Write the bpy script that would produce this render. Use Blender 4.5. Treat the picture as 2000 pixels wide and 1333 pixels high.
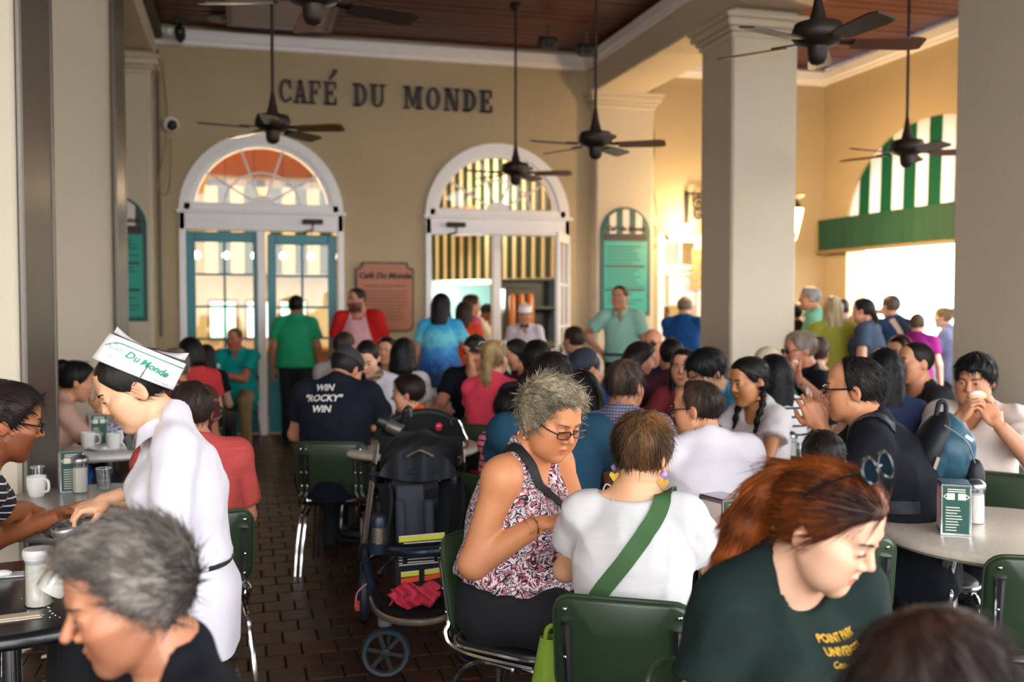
import bpy, bmesh, math, random
import numpy as np
from mathutils import Vector, Matrix, Euler
from mathutils.bvhtree import BVHTree
for o in list(bpy.data.objects): bpy.data.objects.remove(o)
S = bpy.context.scene
COL = S.collection
# ---------------------------------------------------------------- camera
FPX = 1944.4; CH = 1.6; YAW = math.radians(15.03); PIT = math.radians(2.25)
cd = bpy.data.cameras.new('camera'); cam = bpy.data.objects.new('camera', cd); COL.objects.link(cam)
cam.location = (0, 0, CH)
cam.rotation_euler = (math.pi/2 - PIT, 0, -YAW)
cd.sensor_width = 36; cd.lens = 35; cd.clip_start = .05; cd.clip_end = 300
cd.dof.use_dof = True; cd.dof.focus_distance = 3.1; cd.dof.aperture_fstop = 2.4
S.camera = cam
# ---------------------------------------------------------------- world and light
w = bpy.data.worlds.new('sky'); S.world = w; w.use_nodes = True
nt = w.node_tree; nt.nodes.clear()
bg = nt.nodes.new('ShaderNodeBackground'); wo = nt.nodes.new('ShaderNodeOutputWorld')
tc = nt.nodes.new('ShaderNodeTexCoord'); sx = nt.nodes.new('ShaderNodeSeparateXYZ'); rp = nt.nodes.new('ShaderNodeValToRGB')
nt.links.new(tc.outputs['Generated'], sx.inputs[0]); nt.links.new(sx.outputs['Z'], rp.inputs[0])
rp.color_ramp.elements[0].position = 0; rp.color_ramp.elements[0].color = (1, .985, .96, 1)
rp.color_ramp.elements[1].position = .8; rp.color_ramp.elements[1].color = (.80, .90, 1, 1)
nt.links.new(rp.outputs[0], bg.inputs[0]); bg.inputs[1].default_value = 3.6
nt.links.new(bg.outputs[0], wo.inputs[0])
sd = bpy.data.lights.new('sun', 'SUN'); sd.energy = 5.0; sd.angle = math.radians(3); sd.color = (1, .95, .86)
sun = bpy.data.objects.new('sun', sd); COL.objects.link(sun); sun.rotation_euler = (math.radians(38), math.radians(30), 0)
S.view_settings.view_transform = 'Standard'; S.view_settings.look = 'None'
S.view_settings.exposure = 1.0; S.view_settings.gamma = 1; S.view_settings.use_curve_mapping = False
S.render.film_transparent = False
try:
    S.cycles.use_denoising = True; S.cycles.max_bounces = 7; S.cycles.diffuse_bounces = 4
    S.cycles.transparent_max_bounces = 12; S.cycles.caustics_reflective = False; S.cycles.caustics_refractive = False
    S.cycles.sample_clamp_indirect = 6
except Exception: pass
# ---------------------------------------------------------------- measuring helpers (the photograph's own lens)
FW = np.array([math.sin(YAW)*math.cos(PIT), math.cos(YAW)*math.cos(PIT), -math.sin(PIT)])
RG = np.array([math.cos(YAW), -math.sin(YAW), 0.]); UP = np.cross(RG, FW)
CP = np.array([0, 0, CH])
def ray(px, py): return FW + RG*((px-1000)/FPX) + UP*((666.5-py)/FPX)
def at(px, py, d): return CP + ray(px, py)*d
def onY(px, py, Y): r = ray(px, py); return CP + r*(Y/r[1])
def onX(px, py, X): r = ray(px, py); return CP + r*(X/r[0])
def onZ(px, py, z): r = ray(px, py); return CP + r*((z-CH)/r[2])
# ---------------------------------------------------------------- materials
def lin(c):
    if isinstance(c, str):
        c = [int(c[i:i+2], 16)/255 for i in (0, 2, 4)]
    return tuple(x/12.92 if x <= .04045 else ((x+.055)/1.055)**2.4 for x in c[:3])
MATS = {}
def mat(name, col, rough=.6, metal=0., var=.08, scale=12., bump=0., bscale=60., attr=None, spec=.5, coat=0., trans=0., emit=0., stretch=None, sheen=0.):
    if name in MATS: return MATS[name]
    m = bpy.data.materials.new(name); m.use_nodes = True; MATS[name] = m
    t = m.node_tree; b = t.nodes['Principled BSDF']; c = lin(col)
    b.inputs['Roughness'].default_value = rough; b.inputs['Metallic'].default_value = metal
    b.inputs['Specular IOR Level'].default_value = spec
    if coat: b.inputs['Coat Weight'].default_value = coat; b.inputs['Coat Roughness'].default_value = .15
    if trans: b.inputs['Transmission Weight'].default_value = trans
    if sheen: b.inputs['Sheen Weight'].default_value = sheen
    if emit:
        b.inputs['Emission Color'].default_value = (*c, 1); b.inputs['Emission Strength'].default_value = emit
    tcn = t.nodes.new('ShaderNodeTexCoord'); src = tcn.outputs['Object']
    if stretch:
        mp = t.nodes.new('ShaderNodeMapping'); mp.inputs['Scale'].default_value = stretch
        t.links.new(src, mp.inputs[0]); src = mp.outputs[0]
    n = t.nodes.new('ShaderNodeTexNoise'); n.inputs['Scale'].default_value = scale; n.inputs['Detail'].default_value = 3
    t.links.new(src, n.inputs['Vector'])
    mx = t.nodes.new('ShaderNodeMix'); mx.data_type = 'RGBA'
    mx.inputs[6].default_value = (*[max(0, x*(1-var)) for x in c], 1); mx.inputs[7].default_value = (*[min(1, x*(1+var)) for x in c], 1)
    t.links.new(n.outputs[0], mx.inputs[0]); out = mx.outputs[2]
    if attr:
        a = t.nodes.new('ShaderNodeAttribute'); a.attribute_name = attr
        mm = t.nodes.new('ShaderNodeMix'); mm.data_type = 'RGBA'; mm.blend_type = 'MULTIPLY'; mm.inputs[0].default_value = 1
        t.links.new(out, mm.inputs[6]); t.links.new(a.outputs['Color'], mm.inputs[7]); out = mm.outputs[2]
    t.links.new(out, b.inputs['Base Color'])
    if emit: t.links.new(out, b.inputs['Emission Color'])
    if bump:
        n2 = t.nodes.new('ShaderNodeTexNoise'); n2.inputs['Scale'].default_value = bscale; n2.inputs['Detail'].default_value = 3
        t.links.new(src, n2.inputs['Vector'])
        bp = t.nodes.new('ShaderNodeBump'); bp.inputs['Strength'].default_value = bump; bp.inputs['Distance'].default_value = .01
        t.links.new(n2.outputs[0], bp.inputs['Height']); t.links.new(bp.outputs[0], b.inputs['Normal'])
    return m
def glassmat(name, tint=(1, 1, 1), gl=.12):
    if name in MATS: return MATS[name]
    m = bpy.data.materials.new(name); m.use_nodes = True; MATS[name] = m; t = m.node_tree; t.nodes.clear()
    o = t.nodes.new('ShaderNodeOutputMaterial'); a = t.nodes.new('ShaderNodeBsdfTransparent'); g = t.nodes.new('ShaderNodeBsdfGlossy')
    a.inputs[0].default_value = (*tint, 1); g.inputs['Roughness'].default_value = .03
    f = t.nodes.new('ShaderNodeLayerWeight'); f.inputs[0].default_value = .3
    ma = t.nodes.new('ShaderNodeMath'); ma.operation = 'MULTIPLY_ADD'; ma.inputs[1].default_value = gl; ma.inputs[2].default_value = gl*.35
    t.links.new(f.outputs['Facing'], ma.inputs[0])
    x = t.nodes.new('ShaderNodeMixShader'); t.links.new(ma.outputs[0], x.inputs[0]); t.links.new(a.outputs[0], x.inputs[1]); t.links.new(g.outputs[0], x.inputs[2])
    t.links.new(x.outputs[0], o.inputs[0]); return m
def stripemat(name, c1, c2, axis, period, duty=.5, phase=0., rough=.7, attr=None, var=0.04):
    """flat painted or woven stripes, along an axis of the object or along a stored coordinate"""
    if name in MATS: return MATS[name]
    m = mat(name, c1, rough, var=var); t = m.node_tree; b = t.nodes['Principled BSDF']
    if attr:
        a = t.nodes.new('ShaderNodeAttribute'); a.attribute_name = attr; src = a.outputs['Fac']
    else:
        tcn = t.nodes.new('ShaderNodeTexCoord'); s = t.nodes.new('ShaderNodeSeparateXYZ'); t.links.new(tcn.outputs['Object'], s.inputs[0]); src = s.outputs[axis]
    ad = t.nodes.new('ShaderNodeMath'); ad.operation = 'ADD'; ad.inputs[1].default_value = 50*period+phase; t.links.new(src, ad.inputs[0])
    dv = t.nodes.new('ShaderNodeMath'); dv.operation = 'DIVIDE'; dv.inputs[1].default_value = period; t.links.new(ad.outputs[0], dv.inputs[0])
    fr = t.nodes.new('ShaderNodeMath'); fr.operation = 'FRACT'; t.links.new(dv.outputs[0], fr.inputs[0])
    gt = t.nodes.new('ShaderNodeMath'); gt.operation = 'GREATER_THAN'; gt.inputs[1].default_value = duty; t.links.new(fr.outputs[0], gt.inputs[0])
    mx = t.nodes.new('ShaderNodeMix'); mx.data_type = 'RGBA'; mx.inputs[6].default_value = (*lin(c1), 1); mx.inputs[7].default_value = (*lin(c2), 1)
    t.links.new(gt.outputs[0], mx.inputs[0]); t.links.new(mx.outputs[2], b.inputs['Base Color']); return m
def blotchmat(name, cols, scale=18., rough=.75, kind='VORONOI', sharp=True, bump=0.):
    """printed cloth: irregular patches in a few colours"""
    if name in MATS: return MATS[name]
    m = mat(name, cols[0], rough, bump=bump, bscale=40); t = m.node_tree; b = t.nodes['Principled BSDF']
    tcn = t.nodes.new('ShaderNodeTexCoord')
    n0 = t.nodes.new('ShaderNodeTexNoise'); n0.inputs['Scale'].default_value = scale*.9; n0.inputs['Detail'].default_value = 4; n0.inputs['Distortion'].default_value = 1.6
    t.links.new(tcn.outputs['Object'], n0.inputs['Vector'])
    r = t.nodes.new('ShaderNodeValToRGB'); r.color_ramp.interpolation = 'CONSTANT' if sharp else 'LINEAR'
    k = len(cols)
    while len(r.color_ramp.elements) < k: r.color_ramp.elements.new(.5)
    for i, cc in enumerate(cols):
        r.color_ramp.elements[i].position = 0 if i == 0 else .30 + .42*i/k; r.color_ramp.elements[i].color = (*lin(cc), 1)
    t.links.new(n0.outputs[0], r.inputs[0]); t.links.new(r.outputs[0], b.inputs['Base Color']); return m
# ---------------------------------------------------------------- mesh helpers
class MB:
    def __init__(s): s.v = []; s.f = []
    def add(s, vs, fs):
        k = len(s.v); s.v += [tuple(map(float, p)) for p in vs]; s.f += [tuple(i+k for i in f) for f in fs]; return s
    def box(s, c, d, rot=None, ch=0.):
        hx, hy, hz = [x/2 for x in d]; R = rot if rot is not None else Matrix.Identity(3)
        if ch <= 0:
            vs = [(x, y, z) for z in (-hz, hz) for y in (-hy, hy) for x in (-hx, hx)]
            fs = [(0, 2, 3, 1), (4, 5, 7, 6), (0, 1, 5, 4), (2, 6, 7, 3), (0, 4, 6, 2), (1, 3, 7, 5)]
        else:
            ch = min(ch, hx*.9, hy*.9, hz*.9); vs = []; fs = []
            def rect(z, i): return [(-hx+i, -hy, z), (hx-i, -hy, z), (hx, -hy+i, z), (hx, hy-i, z), (hx-i, hy, z), (-hx+i, hy, z), (-hx, hy-i, z), (-hx, -hy+i, z)]
            def inr(z, i): return [(x*(1-i/hx), y*(1-i/hy), z) for x, y, _ in rect(z, i)]
            rings = [inr(-hz, ch), rect(-hz+ch, ch), rect(hz-ch, ch), inr(hz, ch)]
            for r in rings: vs += r
            for a in range(3):
                for j in range(8): fs.append((a*8+j, a*8+(j+1) % 8, a*8+8+(j+1) % 8, a*8+8+j))
            fs += [tuple(range(7, -1, -1)), tuple(range(24, 32))]
        c = Vector(c); return s.add([R @ Vector(p) + c for p in vs], fs)
    def tube(s, path, r, n=8, cap=True, flat=None):
        P = [Vector(p) for p in path]; rr = r if hasattr(r, '__len__') else [r]*len(P); prev = None; rings = []
        for i, p in enumerate(P):
            t = (P[min(i+1, len(P)-1)] - P[max(i-1, 0)]).normalized()
            if prev is None:
                a = Vector((0, 0, 1)) if abs(t.z) < .9 else Vector((1, 0, 0)); u = t.cross(a).normalized()
            else: u = (prev - t*prev.dot(t)).normalized()
            prev = u; vv = t.cross(u); fl = flat or 1
            rings.append([p + (u*math.cos(2*math.pi*k/n)*fl + vv*math.sin(2*math.pi*k/n))*rr[i] for k in range(n)])
        vs = [q for g in rings for q in g]; fs = []
        for i in range(len(P)-1):
            for k in range(n): fs.append((i*n+k, i*n+(k+1) % n, (i+1)*n+(k+1) % n, (i+1)*n+k))
        if cap: fs += [tuple(range(n-1, -1, -1)), tuple(range((len(P)-1)*n, len(P)*n))]
        return s.add(vs, fs)
    def lathe(s, prof, n=24, c=(0, 0, 0), rot=None, cap=True):
        vs = []; fs = []; R = rot if rot is not None else Matrix.Identity(3); c = Vector(c)
        for (r, z) in prof:
            for k in range(n): a = 2*math.pi*k/n; vs.append(R @ Vector((r*math.cos(a), r*math.sin(a), z)) + c)
        for i in range(len(prof)-1):
            for k in range(n): fs.append((i*n+k, i*n+(k+1) % n, (i+1)*n+(k+1) % n, (i+1)*n+k))
        if cap: fs += [tuple(range(n-1, -1, -1)), tuple(range((len(prof)-1)*n, len(prof)*n))]
        return s.add(vs, fs)
    def prism(s, poly, z0, z1, M=None):
        n = len(poly); vs = [(x, y, z0) for x, y in poly] + [(x, y, z1) for x, y in poly]
        fs = [tuple(range(n-1, -1, -1)), tuple(range(n, 2*n))] + [(k, (k+1) % n, n+(k+1) % n, n+k) for k in range(n)]
        if M is not None: vs = [M @ Vector(p) for p in vs]
        return s.add(vs, fs)
    def sphere(s, c, r, n=12, m=8):
        rr = r if hasattr(r, '__len__') else (r, r, r); vs = []; fs = []
        for i in range(m+1):
            ph = math.pi*i/m
            for k in range(n): a = 2*math.pi*k/n; vs.append((c[0]+rr[0]*math.sin(ph)*math.cos(a), c[1]+rr[1]*math.sin(ph)*math.sin(a), c[2]-rr[2]*math.cos(ph)))
        for i in range(m):
            for k in range(n): fs.append((i*n+k, i*n+(k+1) % n, (i+1)*n+(k+1) % n, (i+1)*n+k))
        return s.add(vs, fs)
    def grid(s, fn, nu, nv):
        vs = [fn(i/nu, j/nv) for j in range(nv+1) for i in range(nu+1)]
        return s.add(vs, [(j*(nu+1)+i, j*(nu+1)+i+1, (j+1)*(nu+1)+i+1, (j+1)*(nu+1)+i) for j in range(nv) for i in range(nu)])
    def mesh(s, name, m=None, smooth=False, ang=40):
        me = bpy.data.meshes.new(name); me.from_pydata(s.v, [], s.f); me.validate(); me.update()
        if m is not None: me.materials.append(m)
        if smooth:
            me.polygons.foreach_set('use_smooth', [True]*len(me.polygons))
            try: me.set_sharp_from_angle(angle=math.radians(ang))
            except Exception: pass
        return me
    def build(s, name, m=None, parent=None, smooth=False, loc=(0, 0, 0), rot=(0, 0, 0), bevel=0., ang=40):
        o = bpy.data.objects.new(name, s.mesh(name, m, smooth, ang)); COL.objects.link(o); o.location = loc; o.rotation_euler = rot
        if parent is not None: o.parent = parent
        if bevel:
            b = o.modifiers.new('bevel', 'BEVEL'); b.width = bevel; b.segments = 2; b.limit_method = 'ANGLE'; b.angle_limit = .6
        return o
def link(name, me, parent=None, loc=(0, 0, 0), rot=(0, 0, 0)):
    o = bpy.data.objects.new(name, me); COL.objects.link(o); o.location = loc; o.rotation_euler = rot
    if parent is not None: o.parent = parent
    return o
def tag(o, label=None, cat=None, group=None, kind=None):
    if label: o['label'] = label
    if cat: o['category'] = cat
    if group: o['group'] = group
    if kind: o['kind'] = kind
    return o
def thing(name, label, cat, loc=(0, 0, 0), rz=0., group=None):
    o = bpy.data.objects.new(name, None); COL.objects.link(o); o.location = loc; o.rotation_euler = (0, 0, rz); o.empty_display_size = .1
    return tag(o, label, cat, group)
def struct(name, mb, m, parent=None, **k):
    o = mb.build(name, m, parent, **k)
    if parent is None: o['kind'] = 'structure'
    return o
def copy_tree(o, loc=None, rz=None, label=None, group=None, parent=None):
    c = o.copy(); COL.objects.link(c)
    if parent is not None: c.parent = parent
    if loc is not None: c.location = loc
    if rz is not None: c.rotation_euler = (0, 0, rz)
    if label: c['label'] = label
    if group: c['group'] = group
    for ch in o.children: copy_tree(ch, parent=c)
    return c
def bez(pts, n=8):
    """smooth curve through points (Catmull-Rom)"""
    P = [Vector(p) for p in pts]; out = []
    for i in range(len(P)-1):
        p0, p1, p2, p3 = P[max(i-1, 0)], P[i], P[i+1], P[min(i+2, len(P)-1)]
        for k in range(n):
            t = k/n; out.append(.5*((2*p1)+(p2-p0)*t+(2*p0-5*p1+4*p2-p3)*t*t+(3*p1-p0-3*p2+p3)*t**3))
    return out + [P[-1]]
def text_mesh(body, size, m=None, bold=0., shear=0., extrude=0., align='CENTER', space=1., line=1.):
    cu = bpy.data.curves.new('lettering', 'FONT'); cu.body = body; cu.size = size; cu.align_x = align; cu.align_y = 'CENTER'
    cu.offset = bold; cu.shear = shear; cu.extrude = extrude; cu.space_character = space; cu.space_line = line; cu.resolution_u = 3
    ob = bpy.data.objects.new('lettering', cu); COL.objects.link(ob)
    dg = bpy.context.evaluated_depsgraph_get(); me = bpy.data.meshes.new_from_object(ob.evaluated_get(dg))
    bpy.data.objects.remove(ob); bpy.data.curves.remove(cu)
    me.materials.clear()
    if m is not None: me.materials.append(m)
    return me
RX90 = Matrix.Rotation(math.pi/2, 4, 'X')
rnd = random.Random(7)
# ================================================================ SETTING
YW = 12.3; XB = 4.33; XL = -.98; XR = 7.79; ZC = 4.76
tan = mat('tan_plaster', 'B9A686', .85, var=.07, scale=1.6, bump=.12, bscale=25)
tan2 = mat('tan_column_plaster', 'CFC2AE', .85, var=.06, scale=2, bump=.15, bscale=18)
white = mat('white_paint', 'FAF8FC', .5, var=.03)
teal = mat('teal_paint', '127E8A', .4, var=.08)
wood = mat('dark_red_ceiling_wood', '521A0B', .45, var=.35, scale=3, stretch=(.4, 9, 9), bump=.1, bscale=12)
steel = mat('brushed_steel', '6A635C', .42, .6, var=.12, scale=6, stretch=(30, 30, .6))
bronze = mat('dark_bronze', '2A1E19', .5, .3, var=.15)
dkgrey = mat('dark_grey_paint', '3A3A3C', .5)
chrome = mat('chrome', 'D8D8DA', .12, 1., var=.02)
black = mat('black_plastic', '141416', .45)
dkgreen = mat('dark_green_paint', '0C4A44', .4, var=.1)
signteal = mat('menu_teal', '0F9C8C', .35, var=.12, scale=5)
cream = mat('cream_paint', 'EBD9B4', .7)
brickm = []
for i, h in enumerate(('4A2C1D', '40271C', '513120', '3A251B', '462D20')):
    brickm.append(mat('floor_brick_%d' % i, h, .5, var=.25, scale=9, bump=.25, bscale=30))
grout = mat('dark_joint_mortar', '110C0A', .9, var=.2)
# floor with single pavers in the open aisle
f = MB().box((4, 2, -.06), (40, 44, .1)); floor = struct('floor', f, grout)
PW, PL = .16, .166
pav = [MB().box((0, 0, 0), (PW-.007, PL-.007, .03), ch=.004).mesh('brick', brickm[i]) for i in range(5)]
far = [MB() for _ in range(5)]
cand = []
for j in range(-6, 75):
    for i in range(-60, 90):
        x = (i + (.5 if j % 2 else 0))*PW; y = j*PL
        if y > 12.2: continue
        v = np.array([x, y, 0]) - CP; d = v @ FW
        if d < 1: continue
        px = 1000 + FPX*(v @ RG)/d; py = 666.5 - FPX*(v @ UP)/d
        if -500 < px < 2700 and 740 < py < 1420: cand.append((x, y, px, py, d))
vis = sorted([c for c in cand if (425 < c[2] < 730 and 985 < c[3] < 1345) or (700 < c[2] < 1110 and 1210 < c[3] < 1345)], key=lambda c: c[4])[:300]
vs_ = set((c[0], c[1]) for c in vis)
for c in cand:
    q = rnd.randrange(5); dz = rnd.uniform(-.002, .0015)
    if (c[0], c[1]) in vs_:
        o = link('brick', pav[q], floor, (c[0], c[1], -.0135+dz)); o.rotation_euler = (rnd.uniform(-.006, .006), rnd.uniform(-.006, .006), 0)
    else: far[q].box((c[0], c[1], -.0135+dz), (PW-.007, PL-.007, .03))
for q in range(5):
    o = far[q].build('brick_paving', brickm[q], floor); o['kind'] = 'stuff'
struct('ground', MB().box((20, 6, -.2), (90, 70, .1)), mat('pale_pavement', 'D9D4CA', .9))
# back wall with its openings
def wall_y(name, segs, m, y0, y1, z1):
    """segs: (x0, x1) solid, or (x0, x1, spring, 'arch') or (x0, x1, top, 'flat')"""
    b = MB()
    for sgm in segs:
        x0, x1 = sgm[:2]
        if len(sgm) == 2: b.box(((x0+x1)/2, (y0+y1)/2, z1/2), (x1-x0, y1-y0, z1)); continue
        if sgm[3] == 'flat': b.box(((x0+x1)/2, (y0+y1)/2, (z1+sgm[2])/2), (x1-x0, y1-y0, z1-sgm[2])); continue
        n = 28; r = (x1-x0)/2; cx = (x0+x1)/2; pts = [(cx - r*math.cos(math.pi*k/n), sgm[2] + r*math.sin(math.pi*k/n)) for k in range(n+1)]
        for k in range(n):
            (xa, za), (xb, zb) = pts[k], pts[k+1]
            b.add([(xa, y0, za), (xb, y0, zb), (xb, y0, z1), (xa, y0, z1), (xa, y1, za), (xb, y1, zb), (xb, y1, z1), (xa, y1, z1)],
                  [(0, 1, 2, 3), (7, 6, 5, 4), (0, 4, 5, 1), (3, 2, 6, 7)])
    return struct(name, b, m)
D1 = (-.73, 1.17); D2 = (2.18, 4.06); D3 = (5.3, 6.75)
wall_y('wall_back', [(-6, D1[0]), (*D1, 2.65, 'arch'), (D1[1], D2[0]), (*D2, 2.65, 'arch'), (D2[1], D3[0]), (*D3, 2.5, 'flat'), (D3[1], XR)], tan, YW, YW+.3, ZC+.1)
# pilaster at the inner colonnade, corner pier on the left
def capital(b, x0, x1, y0, y1, z):
    for k, (e, h) in enumerate(((.02, .05), (.05, .04), (.085, .07), (.11, .05))):
        zz = z + sum((.05, .04, .07, .05)[:k]); b.box(((x0+x1)/2, (y0+y1)/2, zz+h/2), (x1-x0+2*e, y1-y0+2*e, h), ch=.012)
def column(name, x0, x1, y0, y1, ztop, capz=None, m=tan2):
    b = MB().box(((x0+x1)/2, (y0+y1)/2, ztop/2), (x1-x0, y1-y0, ztop), ch=.02)
    o = struct(name, b, m)
    if capz:
        c = MB(); capital(c, x0, x1, y0, y1, capz); c.build('capital', m, o)
    c = MB().box(((x0+x1)/2, (y0+y1)/2, .09), (x1-x0+.05, y1-y0+.05, .18), ch=.02); c.build('plinth', m, o)
    return o
column('pilaster_right', 4.36, 5.15, YW-.22, YW+.05, 4.4, 4.08)
column('pilaster_left', -2.4, XL-.02, YW-.30, YW+.05, 4.45, 4.17)
column('column_middle', XB, XB+.67, 8.35, 9.0, 4.45, 4.02)
column('column_right', XB, XB+.67, 4.72, 5.38, 4.45, 4.02)
column('column_left_far', -2.0, XL, 8.36, 8.98, 4.45, 4.2)
column('column_left_near', -2.0, XL, 4.9, 5.62, 4.45, 4.2)
# steel shutter guides on the left columns
for (x, y, wd) in ((XL+.02, 5.66, .10), (XL+.02, 9.0, .07)):
    b = MB().box((XL+.012, y-.36, 2.2), (.02, .76 if wd > .08 else .66, 4.4), ch=.004).box((XL+.014, y+.0, 2.2), (.03, .05, 4.4), ch=.008).box((XL+.014, y-.74 if wd > .08 else y-.64, 2.2), (.03, .03, 4.4), ch=.008)
    o = struct('trim_shutter_guide', b, steel)
def beam(name, x0, x1, y0, y1, z0, z1): return struct(name, MB().box(((x0+x1)/2, (y0+y1)/2, (z0+z1)/2), (x1-x0, y1-y0, z1-z0), ch=.015), tan2)
beam('beam_middle', XB-.014, XB+.684, -2.6, YW, 4.28, ZC+.1)
beam('beam_left', -2.02, XL+.02, -2.6, YW, 4.42, ZC+.1)
struct('wall_left', MB().box((-6.1, 3.9, ZC/2), (.3, 17, ZC)), tan)
# cornices
cor = [((XL+XB)/2, YW-.05, XB-XL, .1), ((XB+.67+XR)/2, YW-.05, XR-XB-.67, .1)]
for i, (cx, cy, lx, ly) in enumerate(cor):
    struct('trim_%d' % (i+1), MB().box((cx, cy, 4.69), (lx, .10, .13), ch=.012).box((cx, cy+.02, 4.60), (lx, .06, .05), ch=.01), white)
def rail(n, x): struct('trim_%d' % n, MB().box((x, 4.85, 4.69), (.10, 14.8, .13), ch=.012).box((x, 4.85, 4.60), (.06, 14.8, .05), ch=.01), white)
rail(3, XB-.05); rail(4, XB+.72); rail(5, XR-.05)
struct('trim_6', MB().box((XL+.05, 4.85, 4.69), (.1, 14.8, .13), ch=.012), dkgrey)
# ceiling boards, each its own piece
ceil = struct('ceiling', MB().box((.9, 4.9, ZC+.1), (14.2, 15.2, .04)), wood)
for (x0, x1) in ((XL, XB), (XB+.67, XR)):
    bm_ = [MB().box((0, 0, 0), (x1-x0, .172, .03), ch=.006).mesh('plank', wood)]
    y = -2.5; k = 0
    while y < YW:
        o = link('plank', bm_[0], ceil, ((x0+x1)/2, y, ZC+.065+rnd.uniform(-.004, .004))); y += .18
struct('roof', MB().box((.9, 4.9, ZC+.3), (15, 15.4, .1)), dkgrey)
# right wall with the arched opening under the awning
yo0, yo1 = 8.55, 11.75
b = MB()
b.box((XR+.15, (yo1+YW+.2)/2, ZC/2), (.3, YW+.2-yo1, ZC)); b.box((XR+.15, (yo0+7.6)/2, ZC/2), (.3, yo0-7.6, ZC)); b.box((XR+.15, 2.3, 4.3), (.3, 10.6, .92))
n = 28; cy = (yo0+yo1)/2; r = (yo1-yo0)/2; zs = 2.62; hz = 1.16
pts = [(cy-r*math.cos(math.pi*k/n), zs+hz*math.sin(math.pi*k/n)) for k in range(n+1)]
for k in range(n):
    (ya, za), (yb, zb) = pts[k], pts[k+1]
    b.add([(XR, ya, za), (XR, yb, zb), (XR, yb, ZC), (XR, ya, ZC), (XR+.3, ya, za), (XR+.3, yb, zb), (XR+.3, yb, ZC), (XR+.3, ya, ZC)], [(3, 2, 1, 0), (4, 5, 6, 7), (1, 5, 4, 0)])
struct('wall_right', b, tan)
struct('column_outer', MB().box((XR+.15, 3.4, 2.0), (.5, .6, 4.0), ch=.02), tan2)
# awning: striped cloth filling the arch, dark valance box below
aw = thing('awning', 'green and white striped awning filling the arched opening of the right wall', 'awning', (XR, cy, 0))
sg = mat('awning_green_cloth', '00684C', .8, var=.06); sw = mat('awning_white_cloth', 'F0ECEE', .8)
for mm_ in (sg, sw):
    bb = mm_.node_tree.nodes['Principled BSDF']
    tn = mm_.node_tree; tr = tn.nodes.new('ShaderNodeBsdfTranslucent'); mxs = tn.nodes.new('ShaderNodeMixShader'); mxs.inputs[0].default_value = .4
    tr.inputs[0].default_value = (*lin('00684C' if mm_ is sg else 'F0ECEE'), 1); tn.links.new(bb.outputs[0], mxs.inputs[1]); tn.links.new(tr.outputs[0], mxs.inputs[2])
    tn.links.new(mxs.outputs[0], tn.nodes['Material Output'].inputs[0])
ns = 14
for k in range(ns):
    ya = -r + 2*r*k/ns; yb = ya + 2*r/ns; q = MB()
    for j in range(4):
        y0_ = ya+(yb-ya)*j/4; y1_ = ya+(yb-ya)*(j+1)/4
        t0 = zs+hz*math.sqrt(max(0, 1-(y0_/r)**2)); t1 = zs+hz*math.sqrt(max(0, 1-(y1_/r)**2))
        q.add([(.02, y0_, zs), (.02, y1_, zs), (.04, y1_, t1), (.04, y0_, t0), (.035, y0_, zs), (.035, y1_, zs), (.055, y1_, t1), (.055, y0_, t0)], [(3, 2, 1, 0), (4, 5, 6, 7)])
    q.build('stripe', sg if k % 2 == 0 else sw, aw)
vm = mat('valance_dark_green', '064232', .75)
MB().grid(lambda u, v: (-.14+.02*math.sin(u*38)*(1-v)+.008*math.sin(u*120), -r-.15+u*(2*r+.62), 2.30+v*.42), 90, 6).build('valance', vm, aw, smooth=True)
MB().box((-.05, .16, 2.5), (.12, 2*r+.6, .40)).build('valance_box', vm, aw)
MB().box((-.14, .16, 2.28), (.05, 2*r+.62, .05), ch=.01).build('valance_hem', mat('wooden_batten', '8A7350', .6), aw)
# doors
def fanlight(root, x0, x1, z0):
    cx = (x0+x1)/2; R0 = (x1-x0)/2; n = 36; y0, y1 = YW-.05, YW+.12
    b = MB()
    for (ra, rb, ya) in ((R0, R0-.12, y0), (R0-.10, R0-.17, y0+.04)):
        for k in range(n):
            a0, a1 = math.pi*k/n, math.pi*(k+1)/n; q = []
            for yy in (ya, y1):
                for (rr, aa) in ((ra, a0), (ra, a1), (rb, a1), (rb, a0)): q.append((cx-rr*math.cos(aa), yy, z0+rr*math.sin(aa)))
            b.add(q, [(3, 2, 1, 0), (4, 5, 6, 7), (0, 1, 5, 4), (2, 3, 7, 6)])
    b.build('arch_frame', white, root)
    MB().box((cx, YW+.02, z0+.05), (x1-x0-.1, .14, .12), ch=.01).build('transom_rail', white, root)
    MB().prism([(.15*math.cos(math.pi*k/10), .11*math.sin(math.pi*k/10)) for k in range(11)], -.03, .03, Matrix.Translation((cx, YW+.02, z0+.10)) @ RX90).build('sunburst_hub', white, root)
    for a in (36, 72, 108, 144):
        c, s_ = math.cos(math.radians(a)), math.sin(math.radians(a))
        MB().tube([(cx+c*.12, YW+.02, z0+.09+s_*.08), (cx+c*(R0-.15), YW+.02, z0+s_*(R0-.15))], .014, 6).build('muntin', white, root)
    MB().tube([(cx+.44*math.cos(math.pi*k/20), YW+.02, z0+.08+.40*math.sin(math.pi*k/20)) for k in range(21)], .013, 6).build('muntin', white, root)
    MB().prism([((R0-.16)*math.cos(math.pi*k/24), (R0-.16)*math.sin(math.pi*k/24)) for k in range(25)], -.003, .003, Matrix.Translation((cx, YW+.03, z0+.02)) @ RX90).build('pane', glassmat('window_glass'), root)
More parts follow.
